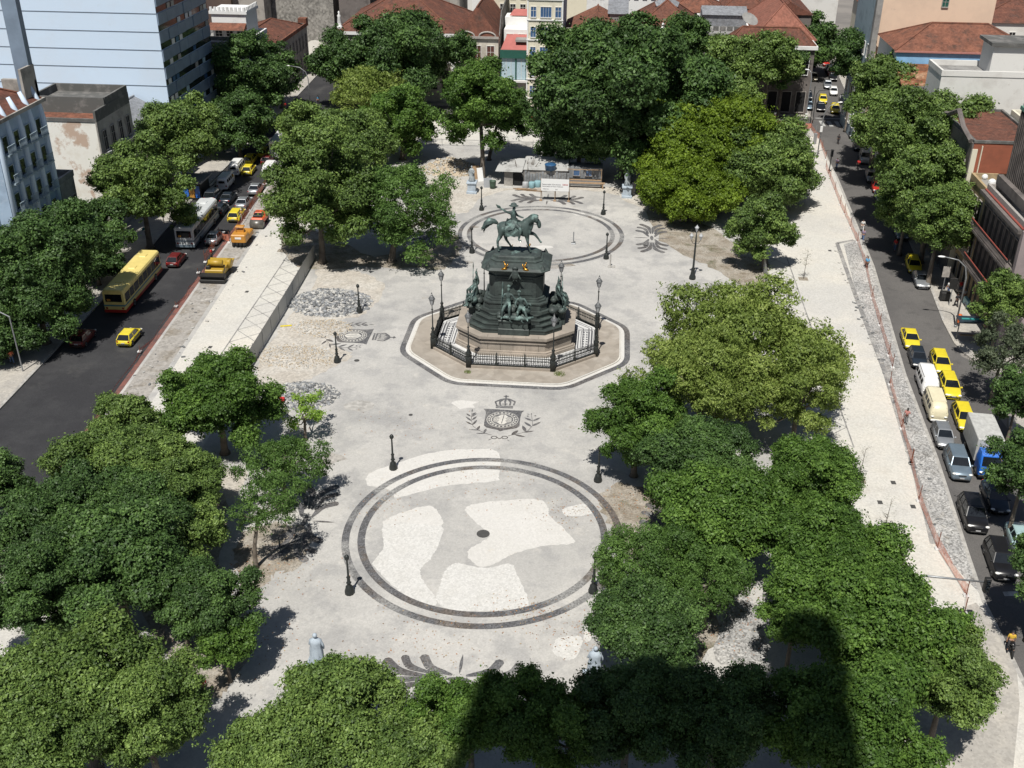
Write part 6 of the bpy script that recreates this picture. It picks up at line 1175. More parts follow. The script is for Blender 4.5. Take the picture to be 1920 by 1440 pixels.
netting(g2((1548, 316), (1556, 335), (1575, 385), (1583, 402), (1607, 455), (1622, 500)), 'orange netting along the right road from the traffic light to the man in blue')
netting(g2((1622, 500), (1634, 560), (1666, 668), (1673, 690), (1668, 722), (1690, 805), (1708, 870)), 'orange netting on the right cobbled strip past the taxi queue')
netting(g2((1708, 870), (1722, 940), (1757, 1030), (1811, 1118), (1808, 1150)), 'orange netting on the right strip ending by the traffic light arm')
netting(g2((1440, 232), (1520, 243), (1535, 262), (1548, 300)), 'sagging orange netting round the far right corner of the square')
netting([(-18, 120.9), (-6, 121.4), (7, 121.4), (26, 121.2)], 'orange netting across the far edge of the square')
netting(g2((110, 880), (196, 755), (262, 660), (330, 575), (372, 512)), 'dull red netting lying low along the near left roadworks', .45, m_netr, 9, ph=.7, lean=.6)
netting(g2((385, 492), (412, 448), (430, 455), (448, 432), (470, 395), (500, 345)), 'red orange netting round the rollers on the left street', 1.15, m_net, 5)
netting([(-26.5, 23.5), (-26.9, 40), (-27.4, 54.5)], 'grey screened hoarding along the left side of the square', 1.9, m_hoard, 3.1, 'site_hoarding', m_grey, 2.0, 0, 0, 'hoarding', False)
netting(g2((1445, 585), (1437, 545), (1430, 505)), 'grey screened hoarding at the right beneath the round tree', 1.9, m_hoard, 3.1, 'site_hoarding', m_grey, 2.0, 0, 0, 'hoarding', False)
netting([(-26, 105), (-12, 105.6), (-4, 105.8)], 'low wire fence behind the earth heap', 1.0, meshmat('thin wire mesh', (.3, .3, .3), 1., .25), 4, 'wire_fence', m_grey, 1.2, 0, 0, 'fence', False)
# rubble heaps
def heap(px, rx, ry, hh, n, ms, label, size=(.12, .34), seed=1, mound=None, flatf=.7):
    c = G(*px); R = random.Random(seed); t = thing('rubble_heap', label, 'rubble heap', c); mb = MB(); g_ = 26; vs = []
    def hz(x, y): d = min(1, (x/rx)**2+(y/ry)**2); return hh*(1-d)**1.1*(.75+.25*sin(x*1.7+seed)*cos(y*2.1))
    for j in range(g_):
        for i in range(g_): x = (i/(g_-1)*2-1)*rx; y = (j/(g_-1)*2-1)*ry; vs.append((x, y, hz(x, y)-.03+R.uniform(-.03, .03)))
    mb.add(vs, [(j*g_+i, j*g_+i+1, (j+1)*g_+i+1, (j+1)*g_+i) for j in range(g_-1) for i in range(g_-1)]); mb.build('mound', mound or m_cob, t)
    mb = MB()
    for k in range(n):
        a, r = R.uniform(0, 2*pi), R.random()**.5*1.08; x, y = rx*r*cos(a), ry*r*sin(a); s = R.uniform(*size); mb.mi(R.randrange(len(ms)))
        M = Matrix.Translation((x, y, hz(x, y)+s*.15)) @ Matrix.Rotation(R.uniform(0, 6), 4, 'Z') @ Matrix.Rotation(R.uniform(-.6, .6), 4, 'X') @ Matrix.Rotation(R.uniform(-.6, .6), 4, 'Y'); mb.M = M
        mb.loft([[(-s, -s*.5, -s*.3), (s, -s*.6, -s*.3), (s*.9, s*.6, -s*.3), (-s*.8, s*.6, -s*.3)], [(-s*.7, -s*.4, s*.3), (s*.8, -s*.4, s*.25), (s*.6, s*.5, s*.35), (-s*.6, s*.4, s*.3)]]); mb.M = None
    o = mb.build('stones', ms, t); o['kind'] = 'stuff'; return t
m_st1, m_st2, m_st3 = mat('grey broken stone', (.30, .31, .32), rough=.9, var=.3), mat('light broken stone', (.50, .49, .46), rough=.9, var=.3), mat('dark broken stone', (.17, .175, .18), rough=.9, var=.3)
m_st4 = mat('pale earth lumps', (.50, .42, .31), rough=.95, var=.3)
heap((620, 568), 4.5, 3.5, 1.4, 1300, [m_st1, m_st2, m_st3], 'large heap of grey broken stone beside the slim post and hoarding', (.09, .28), 1)
heap((568, 742), 3.3, 2.5, 1.1, 750, [m_st1, m_st2, m_st3], 'smaller grey rubble heap behind the thin sapling', (.09, .26), 2)
heap((605, 615), 3.2, 2.2, .35, 700, [m_st2, m_st4], 'low spread of pale gravel left of the rotated crest', (.04, .12), 3, m_sand)
heap((555, 668), 4.2, 2.6, .3, 900, [m_st2, m_st4], 'wide low spread of pale gravel below the rotated crest', (.04, .12), 4, m_sand)
heap((845, 318), 4.6, 3.6, 2.0, 900, [m_st4, m_st2], 'pale earth heap left of the building site hut', (.08, .25), 5, layered('heaped earth', (.42, .35, .26), [((.30, .25, .19), .6, .5, .65, .8, 6, 3)], cell=5., cellamt=.25))
o = tag(MB().bbox(-.25, .25, -.2, .2, 0, .3, .08).build('red_bag', CL['red'], None, loc=G(529, 750, .5)), 'small red bag lying on the smaller rubble heap', 'bag')
o = tag(MB().tube([(-.6, 0, .06), (.6, .25, .1)], .09, 5).build('yellow_pipe', m_taxi, None, loc=G(536, 613)), 'short yellow pipe lying at the foot of the grey hoarding', 'pipe')
# building site
t = thing('site_billboard', 'white works billboard on three timber legs behind the far ring', 'billboard', (0.0, 77.6, 0)); b0 = G(1014, 376); b1 = G(1066, 378)
t.location = ((b0[0]+b1[0])/2, (b0[1]+b1[1])/2, 0); bw = (b1[0]-b0[0])/2; t.rotation_euler = (0, 0, atan2(b1[1]-b0[1], b1[0]-b0[0]))
MB().box(-bw, bw, -.04, .0, 1.5, 3.25).build('panel', m_whit, t)
for x in (-bw, 0, bw): MB().tube([(x, .06, 0), (x, .06, 3.3)], .05, 5).tube([(x, .1, 2.2), (x+.1, 1.2, 0)], .04, 5).bbox(x-.2, x+.2, -.25, .25, 0, .14, .04).build('leg', m_wood, t)
def text(s, size, loc, m, parent, rot=(pi/2, 0, 0)):
    cu = bpy.data.curves.new('lettering', 'FONT'); cu.body = s; cu.size = size; cu.extrude = .004; cu.align_x = 'LEFT'; cu.materials.append(m); o = bpy.data.objects.new('lettering', cu); S.collection.objects.link(o); o.parent = parent; o.location = loc; o.rotation_euler = rot
    bpy.context.view_layer.update(); me = bpy.data.meshes.new_from_object(o); me.materials.clear(); me.materials.append(m); bpy.data.objects.remove(o); o = link('lettering', me, parent, loc); o.rotation_euler = rot; return o
m_txt = mat('grey lettering', (.22, .22, .24), var=.1); m_txr = mat('red lettering', (.5, .05, .04), var=.1)
text('Restauração Monumento', .26, (-bw+.15, -.06, 2.38), m_txt, t); text('OBRAS', .26, (bw-.95, -.06, 2.38), m_txr, t); text('Revitalização da Praça Tiradentes', .22, (-bw+.15, -.06, 2.1), m_txt, t); text('PREFEITURA', .16, (-bw+.25, -.06, 1.72), m_txt, t); text('RIO', .2, (.05, -.06, 1.68), m_txt, t)
x0, x1, yb = G(928, 350)[0], G(1062, 350)[0], G(1000, 350)[1]
t = thing('site_hut', 'shabby site hut with a pale sheet roof and timber walls', 'hut', ((x0+x1)/2, yb+2.2, 0)); w = (x1-x0)/2
MB().box(-w+1.3, -w+2.6, -2.2, .8, 0, 2.3).box(-w+4.1, w, -1.7, 1.8, 0, 2.4).build('wall', m_stain, t); MB().add([(-w, -2.7, 2.3), (-w+4, -2.9, 2.35), (-w+4.3, .9, 3.3), (-w+.6, .9, 3.3)], [(0, 1, 2, 3)]).add([(-w+3.8, -1.9, 2.45), (w+.2, -1.9, 2.45), (w+.2, 2.2, 3.3), (-w+4.2, 2.2, 3.3)], [(0, 1, 2, 3)]).build('roof', layered('pale sheet roof', (.38, .38, .37), [((.2, .195, .19), .6, .5, .65, .7, 6, 3)]), t)
MB().box(-w+2.75, -w+3.9, -2.0, -1.9, 0, 2.2).build('doorway', m_blk, t)
mb = MB(); R = random.Random(8)
for k in range(16): x = -w+4.3+k*.42; mb.bbox(x, x+.34, -1.85, -1.72, R.uniform(.0, .1), R.uniform(1.7, 2.3), .02)
mb.build('boards', mat('weathered boards', (.27, .28, .29), rough=.9, var=.5, scale=2), t)
a = G(1062, 350); b = G(1128, 350); t = thing('site_shed', 'dark panelled site shed right of the hut under the huge tree', 'shed', ((a[0]+b[0])/2, a[1]+2.2, 0)); w2 = (b[0]-a[0])/2
MB().box(-w2, w2, -1.0, 1.6, 0, 2.6).build('wall', mat('grey ply panel', (.22, .23, .24), rough=.8, var=.3, scale=1), t)
for x in (-w2+1.4, -w2+3.2): link('window', window_mesh(.9, .8, m_stonef, m_glassb, 'plain')[0], t, (x, -1.05, 1.4)); MB().box(-.45, .45, -.03, .02, 0, .8).build('pane', m_glassb, t, loc=(x, -1.05, 1.4))
MB().tube([(w2-.1, -1.9, 0), (w2-.1, -1.9, 2.7)], .06, 5).tube([(-w2, -1.9, 2.6), (w2, -1.9, 2.6)], .05, 5).build('frame', m_wood, t)
t = thing('workbench', 'long timber workbench in front of the site shed', 'workbench', G(1098, 352)); MB().box(-2.8, 2.8, -.4, .3, .72, .8).bbox(-2.6, 2.3, .4, .8, .95, 1.03, .01).build('top', m_wood, t)
for x in (-2.5, 2.5): MB().box(x-.1, x+.1, -.35, .25, 0, .72).build('leg', m_wood, t)
t = thing('water_tank', 'round blue water tank on the site hut', 'water tank', G(1032, 318, 2.5)); MB().lathe([(.75, 0), (.85, .75), (.88, .8), (.8, .85), (.3, 1.0)], 0, 0, 18).build('tank', mat('blue plastic', (.03, .10, .22), rough=.4), t, True); t.location[2] = 2.5
for px, l, mm, w_, h_, rz in (((902, 340), 'white board leaning beside the left robed statue', m_whit, .9, 1.9, .5), ((893, 336), 'brown board leaning behind the left robed statue', m_wood, 1.2, 1.9, .3), ((915, 352), 'grey sheet leaning by the green barrel', m_grey, 1.2, 1.3, .2)):
    o = MB().add([(-w_/2, 0, 0), (w_/2, 0, 0), (w_/2, .6, h_), (-w_/2, .6, h_), (-w_/2, .06, 0), (w_/2, .06, 0), (w_/2, .66, h_), (-w_/2, .66, h_)], [(0, 1, 2, 3), (7, 6, 5, 4), (1, 5, 6, 2), (4, 0, 3, 7), (3, 2, 6, 7)]).build('board', mm, None, loc=G(*px), rz=rz); tag(o, l, 'board')
t = tag(MB().lathe([(.42, 0), (.45, .5), (.5, 1.1), (.52, 1.15), (.45, 1.15), (.42, .9)], 0, 0, 14).build('barrel', mat('dull green plastic', (.05, .09, .06), rough=.6), None, True, G(924, 353)), 'dull green barrel by the hut door', 'barrel')
for px, l, r in (((985, 352), 'pale drum nearest the leafy shrub at the hut', .45), ((997, 352), 'pale drum beside the blue drum', .45), ((1008, 350), 'pale blue drum left of the billboard', .5)): tag(MB().lathe([(r*.9, 0), (r, .1), (r, .8), (r*.85, .9), (0, .9)], 0, 0, 14).build('drum', m_lg if 'blue' not in l else mat('faded blue drum', (.25, .42, .46)), None, True, G(*px)), l, 'drum', 'drums by the hut')
t = thing('timber_stack', 'scattered planks on the ground left of the billboard', 'timber', G(992, 358))
R = random.Random(3)
for k in range(7): MB().box(-1.5, 1.5, -.08, .08, .02+k*.03, .06+k*.03).build('plank', m_wood, t, loc=(R.uniform(-1, 1.5), R.uniform(-.6, .6), 0), rz=R.uniform(-.4, .3))
t = thing('notice_stand', 'pale table topped stand beside the right robed statue', 'stand', G(1192, 366)); MB().box(-1, 1, -.5, .5, 1.9, 1.98).build('top', m_conc, t); MB().box(-.7, -.1, -.3, .3, 0, 1.9).build('cabinet', m_glassd, t); MB().box(.4, .48, -.3, .3, 0, 1.9).build('leg', m_rust, t)
# street lamps, traffic lights, signs
def street_lamp(base, pts, label, heads=1, mm=m_grey, box=None, cat='street lamp'):
    t = thing('street_lamp', label, cat, base, 0, 'street lamps'); MB().tube([(0, 0, 0), (0, 0, .25)], .16, 8).tube([(0, 0, 0)]+pts, [.1]+[.085-.04*k/len(pts) for k in range(len(pts))], 7).build('pole', mm, t, True)
    e = pts[-1]; p = pts[-2]; d = Vector(e)-Vector(p); a = atan2(d.y, d.x); MB().ball((.3, 0, 0), .42, 8, 6, (1, .38, .25)).build('lamp_head', m_lamp, t, True, e, a)
    if box: MB().bbox(-.2, .2, -.28, -.1, box, box+.9, .03).build('box', m_lamp, t)
    return t
cl = lambda h, dx, dy=0: [(0, 0, h*.72), (dx*.12, dy*.12, h*.88), (dx*.45, dy*.45, h*.97), (dx*1., dy, h*1.0)]
street_lamp(G(583, 210, 0), cl(8.2, -3.2), 'curved grey street lamp leaning over the left street, nearer one')
street_lamp(G(632, 190, 0), cl(8.6, 1.6), 'curved grey street lamp at the far left corner of the square')
street_lamp(G(1505, 262, 0), [(0, 0, 8), (.1, 0, 10.2), (-.1, 0, 11.2), (-.5, .2, 11.6)], 'tall pale street lamp with a grey box at the far right corner', box=3.6)
street_lamp(G(1532, 295, 0), [(0, 0, 5.5), (.2, 0, 7.2), (.8, 0, 8.3), (2.0, 0, 8.9)], 'curved pale street lamp with a grey box in front of the far crossing', box=4.2)
street_lamp(G(1791, 613, 0), cl(8.0, -2.6, .3), 'curved grey street lamp on the right pavement beside the orange litter bin', box=None)
street_lamp(G(1760, 500, 0), [(0, 0, 8), (0, .0, 9.8), (.1, .0, 10.4), (.3, .2, 11.0)], 'tall pale utility pole in front of the red brick wall')
t = thing('street_lamp', 'thin dark pole at the left pavement edge near the person in orange', 'street lamp', G(43, 696)); MB().tube([(0, 0, 0), (-.05, 0, 6), (-1.5, .2, 6.6)], .07, 6).build('pole', m_grey, t)
def signal(base, h, label, arm=None):
    t = thing('traffic_light', label, 'traffic light', base); mb = MB(); mb.tube([(0, 0, 0), (0, 0, h)], .08, 7)
    if arm: mb.tube([(0, 0, h), arm], [.08, .06], 6)
    mb.build('pole', m_iron if not arm else m_grey, t, True); q = arm or (0, 0, h-.3)
    o = MB().bbox(-.2, .2, -.18, .14, -.6, .5, .04).build('signal_head', m_trim, t, loc=(q[0], q[1]-.15, q[2]))
    for k, c in enumerate((.3, 0, -.3)): MB().lathe([(.0, 0), (.11, .0), (.12, .12), (.13, .12), (.13, -.02)], 0, 0, 10).build('lens', m_glassd, o, loc=(0, -.2, c)).rotation_euler = (pi/2, 0, 0)
    MB().lathe([(.3, -.0), (.32, .0), (.32, .01), (0, .01)], 0, 0, 8).build('bracket', m_iron, o, loc=(0, 0, .5)) if 0 else None
    return t
signal(G(1554, 325), 3.6, 'black traffic light on a pole at the far crossing'); 
bq = G(1700, 1200); q_ = OY(1836, 1140, bq[1]+1.0); signal(bq, 5.6, 'double traffic light on a long arm over the lower crossing', (float(q_[0])-bq[0], 1.0, max(4.6, min(6.2, float(q_[2])))))
signal(G(1893, 706), 3.4, 'green painted traffic light pole behind the grey green corner tree')
t = thing('sign_pole', 'slim signal pole with bare arms at the far right stop line', 'pole', G(1519, 230)); MB().tube([(0, 0, 0), (0, 0, 6.4)], .07, 6).tube([(.4, 0, 0), (.4, 0, 5), (.8, 0, 5.7), (3.6, 0, 6.0)], .06, 6).build('pole', m_iron, t)
t = thing('sign_pole', 'white topped grey cabinet pole by the far right netting', 'pole', G(1527, 270)); MB().bbox(-.25, .25, -.2, .2, 0, 1.8, .03).tube([(0, 0, 1.8), (0, 0, 3.2)], .06, 6).build('cabinet', m_grey, t)
for px, l in (((1766, 549), 'grey signboard on a post nearest the silver sedan'), ((1779, 572), 'black signboard on a post beside the litter bin')):
    t = thing('signboard', l, 'signboard', G(*px)); MB().tube([(0, 0, 0), (0, 0, 3.2)], .05, 6).build('post', m_grey, t); MB().bbox(-.42, .42, -.05, .05, 2.0, 3.3, .02).build('board', m_stonef if 'grey' in l else m_trim, t)
t = thing('litter_bin', 'orange litter bin at the foot of the curved right street lamp', 'litter bin', G(1795, 612)); MB().lathe([(.22, .5), (.27, .6), (.3, 1.3), (.2, 1.45), (0, 1.48)], 0, 0, 12).build('bin', mat('orange plastic', (.75, .16, .03), rough=.4), t, True); MB().tube([(0, 0, 0), (0, 0, .6)], .05, 5).build('leg', m_grey, t)
t = thing('litter_bin', 'dark street bin near the two signboards', 'litter bin', G(1770, 563)); MB().bbox(-.55, .55, -.4, .4, .2, 1.1, .06).build('bin', m_trim, t)
for s in (-1, 1): MB().lathe([(.1, -.04), (.12, 0), (.1, .04)], 0, 0, 8).build('wheel', m_tyre, t, loc=(s*.45, -.3, .12)).rotation_euler = (0, pi/2, 0)
t = thing('cool_box', 'pale blue green box on the right pavement by the ornate house', 'box', G(1815, 572)); MB().bbox(-.4, .4, -.9, .9, 0, .8, .05).build('box', mat('pale teal box', (.28, .48, .5), rough=.5), t)
t = thing('bus_shelter', 'dark roofed bus shelter with a teal beam on the right pavement', 'bus shelter', G(1822, 640)); MB().box(-1.9, 2.4, -.9, .9, 2.45, 2.55).build('roof', mat('dark shelter roof', (.035, .045, .06), rough=.35), t); MB().bbox(-1.6, 2.3, -.12, .06, 2.56, 2.7, .03).build('beam', mat('teal beam', (.03, .28, .27), rough=.5), t)
for x in (-1.5, 2.1): MB().tube([(x, .5, 0), (x, .5, 2.5)], .06, 6).build('post', m_grey, t)
MB().box(-1.2, 1.6, .3, .7, .45, .52).build('bench', m_wood, t)
t = thing('kiosk', 'newsstand with a flat grey roof and orange magazine front on the left pavement', 'kiosk', G(366, 370), radians(0)); MB().bbox(-1.4, 1.4, -1.0, 2.4, 0, 2.5, .03).build('body', m_trim, t); MB().box(-1.8, 1.8, -1.6, 2.6, 2.52, 2.75).build('roof', m_conc, t)
MB().box(-.3, .45, -1.05, -1.0, .3, 2.0).build('poster', m_ogear, t); MB().box(.55, 1.2, -1.04, -1.0, .3, 2.0).box(-1.2, -.45, -1.04, -1.0, .3, 2.0).build('display', m_blup, t)
t = thing('barricade', 'row of pale barrier boards at the kerb beside the kiosk', 'barrier', G(404, 352)); MB().box(-.1, .1, -2, 3.2, .9, 1.1).box(-.1, .1, -2, 3.2, .4, .55).build('board', m_cream, t)
for y in (-1.8, 3.0): MB().box(-.06, .06, y-.06, y+.06, 0, 1.1).build('leg', m_grey, t)
for px, l in (((277, 455), 'teal domed phone booth nearest the coach on the left pavement'), ((308, 421), 'teal domed phone booth farther up the left pavement')):
    t = thing('phone_booth', l, 'phone booth', G(*px), 0, 'phone booths on the left pavement'); MB().tube([(0, 0, 0), (0, 0, 1.6)], .06, 6).build('post', m_grey, t)
    mb = MB(); rings = []
    for j in range(6): a = pi/2*j/5; rings.append([(.55*cos(a)*cos(b), .55*cos(a)*sin(b), 1.55+.55*sin(a)) for b in np.linspace(-.3, pi+.3, 10)])
    mb.loft(rings, closed=False); mb.build('hood', mat('teal fibreglass', (.03, .30, .36), rough=.3), t, True); MB().bbox(-.18, .18, -.05, .12, 1.0, 1.6, .03).build('telephone', m_trim, t)
t = thing('round_kiosk', 'grey domed stall at the left edge behind the person in orange', 'stall', G(20, 640)); MB().lathe([(1.5, 0), (1.5, 2.2), (1.9, 2.3), (1.4, 2.8), (.3, 3.1)], 0, 0, 16).build('stall', m_tealw, t, True)
# saplings in pits
for px, py, l, h in ((529, 470, 'bare sapling in an earth pit on the left promenade', 2.8), (1506, 523, 'thin leafy sapling in an earth pit on the right promenade', 3.6), (1610, 900, 'spindly sapling at the right promenade beside the dense trees', 3.2), (1655, 1005, 'spindly sapling on the right promenade above the lower crossing', 3.6)):
    t = thing('sapling', l, 'sapling', G(px, py), 0, 'saplings on the promenades'); R = random.Random(px)
    MB().box(-.55, .55, -.5, .5, .0, .03).build('soil_pit', m_soil, t); mb = MB(); mb.tube([(0, 0, 0), (.06, 0, h*.5), (.12, .03, h)], [.035, .028, .01], 5)
    for k in range(6): a = R.uniform(0, 6.3); z = h*R.uniform(.45, .95); mb.tube([(.08, 0, z), (.08+.5*cos(a), .5*sin(a), z+.35)], [.018, .006], 4)
    mb.build('stem', m_bark2, t); mb = MB()
    for k in range(150 if 'bare' not in l else 45):
        a = R.uniform(0, 6.3); r = R.uniform(.05, .7); z = h*R.uniform(.5, 1.05); x, y = r*cos(a), r*sin(a); s = R.uniform(.05, .1); mb.add([(x-s, y, z), (x, y-s*.6, z+.03), (x+s, y, z), (x, y+s*.6, z-.03)], [(0, 1, 2, 3)])
    mb.build('leaves', m_moss, t)
# small branching shrub at the hut
t = thing('shrub', 'gnarled leafy shrub growing in front of the site hut', 'shrub', G(985, 345)); R = random.Random(77); mb = MB()
for k in range(9): a = R.uniform(0, 6.3); mb.tube([(0, 0, 0), (.4*cos(a), .3*sin(a), 1.3), (1.3*cos(a), .8*sin(a), 2.4), (1.8*cos(a)+R.uniform(-.4, .4), 1.1*sin(a), 3.6)], [.12, .09, .06, .02], 5)
mb.build('trunk', m_bark2, t)
# car debris: loose kerb stones along the left strip and litter
for i, (px, py) in enumerate(((352, 655), (346, 664), (357, 660))): pass
mb = MB(); R = random.Random(9)
for k in range(260):
    if k < 150: y = R.uniform(8, 78); x = -36.8+(-.035*(y-8))+R.uniform(-.2, 3.4)
    else: y = R.uniform(2, 66); x = 35.6+.035*y+R.uniform(-.2, .9)
    s = R.uniform(.05, .2); mb.M = Matrix.Translation((x, y, .0)) @ Matrix.Rotation(R.uniform(0, 3), 4, 'Z'); mb.mi(k % 3); mb.box(-s, s, -s*.5, s*.5, 0, s*.6); mb.M = None
o = mb.build('loose_stones', [m_kerb, m_st2, m_st3]); o['kind'] = 'stuff'; o['label'] = 'loose kerb stones and rubble scattered along both work strips'; o['category'] = 'rubble'
# dry leaves scattered on the paving
mb = MB(); R = random.Random(21)
spots = [((1330, 1080), 5, 300), ((500, 1060), 5, 260), ((800, 1200), 5, 160), ((1110, 1190), 3.5, 220), ((1060, 960), 3, 120), ((720, 950), 3, 90), ((990, 1150), 3, 160), ((560, 800), 4, 90), ((900, 900), 7, 120), ((1180, 940), 3, 120), ((760, 800), 6, 80), ((1390, 1180), 4, 160), ((470, 1210), 4, 120)]
for c, r, n in spots:
    c = G(*c)
    for k in range(n): x, y = c[0]+R.gauss(0, r*.5), c[1]+R.gauss(0, r*.4); s = R.uniform(.03, .085); a = R.uniform(0, 3); mb.mi(k % 3); mb.add([(x-s*cos(a), y-s*sin(a), .03), (x+s*.6*sin(a), y-s*.6*cos(a), .035), (x+s*cos(a), y+s*sin(a), .03), (x-s*.6*sin(a), y+s*.6*cos(a), .035)], [(0, 1, 2, 3)])
o = mb.build('fallen_leaves', [mat('dry orange leaf', (.40, .16, .05)), mat('dry brown leaf', (.20, .11, .05)), mat('dry tan leaf', (.42, .30, .16))]); o['kind'] = 'stuff'; o['label'] = 'dry fallen leaves scattered over the grey paving'; o['category'] = 'leaves'
# ================================================================== TREES
LEAF = {
 'D': leafmat('deep green leaves', (.024, .052, .015), (.051, .100, .025), (.112, .195, .048)),
 'M': leafmat('mid green leaves', (.040, .074, .018), (.095, .155, .034), (.20, .285, .070)),
 'Y': leafmat('yellow green leaves', (.066, .112, .012), (.130, .200, .018), (.215, .30, .032), .4),
 'L': leafmat('bright green leaves', (.036, .080, .014), (.078, .150, .026), (.172, .285, .055), .35),
 'B': leafmat('fresh lime leaves', (.12, .22, .03), (.22, .36, .05), (.36, .5, .10), .5),
 'O': leafmat('olive feathery leaves', (.085, .130, .024), (.175, .240, .050), (.30, .36, .10), .35),
 'G': leafmat('grey green leaves', (.040, .058, .032), (.075, .098, .055), (.13, .155, .09), .3),
 'S': leafmat('soft feathery leaves', (.038, .085, .020), (.080, .150, .032), (.14, .24, .055), .35)}
m_bark = layered('grey brown bark', (.16, .135, .11), [((.09, .075, .06), 2., .45, .65, .8, 6, 3), ((.26, .24, .21), 1.2, .55, .7, .7, 5, 7)], cell=0)
def crown_mesh(name, lobes, n, leaf, m, seed, core=True, asp=.55, droop=0.):
    rg = np.random.default_rng(seed); lb = np.array(lobes, float); c, r = lb[:, :3], lb[:, 3]; per = 16
    w = r**2/np.sum(r**2); K = int(n*2.7/per); k = rg.choice(len(lb), K, p=w); sq = np.array([1, 1, .85])
    d = rg.normal(size=(K, 3)); d[:, 2] += .2; d /= np.linalg.norm(d, axis=1)[:, None]
    q_ = rg.random(K); rad = r[k]*(1.08-.40*rg.random(K)**1.2); rad = np.where(q_ < .08, r[k]*(1.05+.5*rg.random(K)**1.5), rad); tc = c[k]+d*rad[:, None]*sq
    ph = rg.random(6)*6.28; fr = 1.9/max(.9, r.mean()); ns = np.sin(tc[:, 0]*fr*1.9+ph[0]+1.3*np.sin(tc[:, 1]*fr+ph[1]))*np.sin(tc[:, 1]*fr*2.1+ph[2]+1.2*np.sin(tc[:, 2]*fr*1.4+ph[3]))+.8*np.sin(tc[:, 2]*fr*2.6+ph[4]+tc[:, 0]*fr)
    D = np.linalg.norm((tc[:, None, :]-c[None])/sq, axis=2)/r[None]; keep = (ns+.55*rg.normal(size=K) > -.62) & (D.min(1) > (.66 if core else .3)) & (tc[:, 2] > c[:, 2].min()-r.max()*.7)
    tc, d, k = tc[keep], d[keep], k[keep]; K = min(len(tc), n//per); tc, d, k = tc[:K], d[:K], k[:K]
    cs = leaf*(1.1+1.3*rg.random(K)); ttone = rg.random(K)
    p = np.repeat(tc, per, 0)+rg.normal(size=(K*per, 3))*np.repeat(cs, per)[:, None]*np.array([1, 1, .6]); d = np.repeat(d, per, 0); k = np.repeat(k, per); N = len(p); keep = slice(None)
    nr = d*.75+rg.normal(size=(N, 3))*.55+np.array([0, 0, .35]); nr /= np.linalg.norm(nr, axis=1)[:, None]
    t1 = np.cross(nr, rg.normal(size=(N, 3))); t1 /= np.linalg.norm(t1, axis=1)[:, None]; t1[:, 2] -= droop; t2 = np.cross(nr, t1)
    s = leaf*(.5+1.0*rg.random(N))[:, None]; a, b = t1*s, t2*s*asp
    V = np.stack([p-a, p-b*1.0+nr*s*.1, p+a, p+b*1.0+nr*s*.1], 1).reshape(-1, 3)
    lobe_t = rg.random(len(lb))[k]; tone = np.clip(-.06+.34*lobe_t+.40*np.repeat(ttone, per)+.38*rg.random(N), 0, 1)
    tone = np.repeat(tone, 4); F = np.arange(4*N).reshape(-1, 4)
    cv, cf = [], []
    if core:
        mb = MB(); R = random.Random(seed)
        for q in lobes: mb.ball(q[:3], q[3]*.52, 7, 5, (1, 1, .85), .12, R)  # solid dark balls added inside the clumps to block light
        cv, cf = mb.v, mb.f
    me = bpy.data.meshes.new(name); nv = len(V)
    allv = np.concatenate([V, np.array(cv, float)]) if cv else V
    loops = np.concatenate([F.ravel()]+([np.array([i+nv for f in cf for i in f])] if cf else [])).astype(np.int32)
    sz = np.array([4]*N+[len(f) for f in cf], np.int32); st = np.concatenate([[0], np.cumsum(sz)[:-1]]).astype(np.int32)
    me.vertices.add(len(allv)); me.vertices.foreach_set('co', allv.astype(np.float32).ravel()); me.loops.add(len(loops)); me.loops.foreach_set('vertex_index', loops)
    me.polygons.add(len(sz)); me.polygons.foreach_set('loop_start', st); me.polygons.foreach_set('loop_total', sz); me.materials.append(m)
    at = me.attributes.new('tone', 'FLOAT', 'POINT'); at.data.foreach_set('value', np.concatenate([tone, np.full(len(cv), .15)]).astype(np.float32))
    me.update(); me.validate(); return me
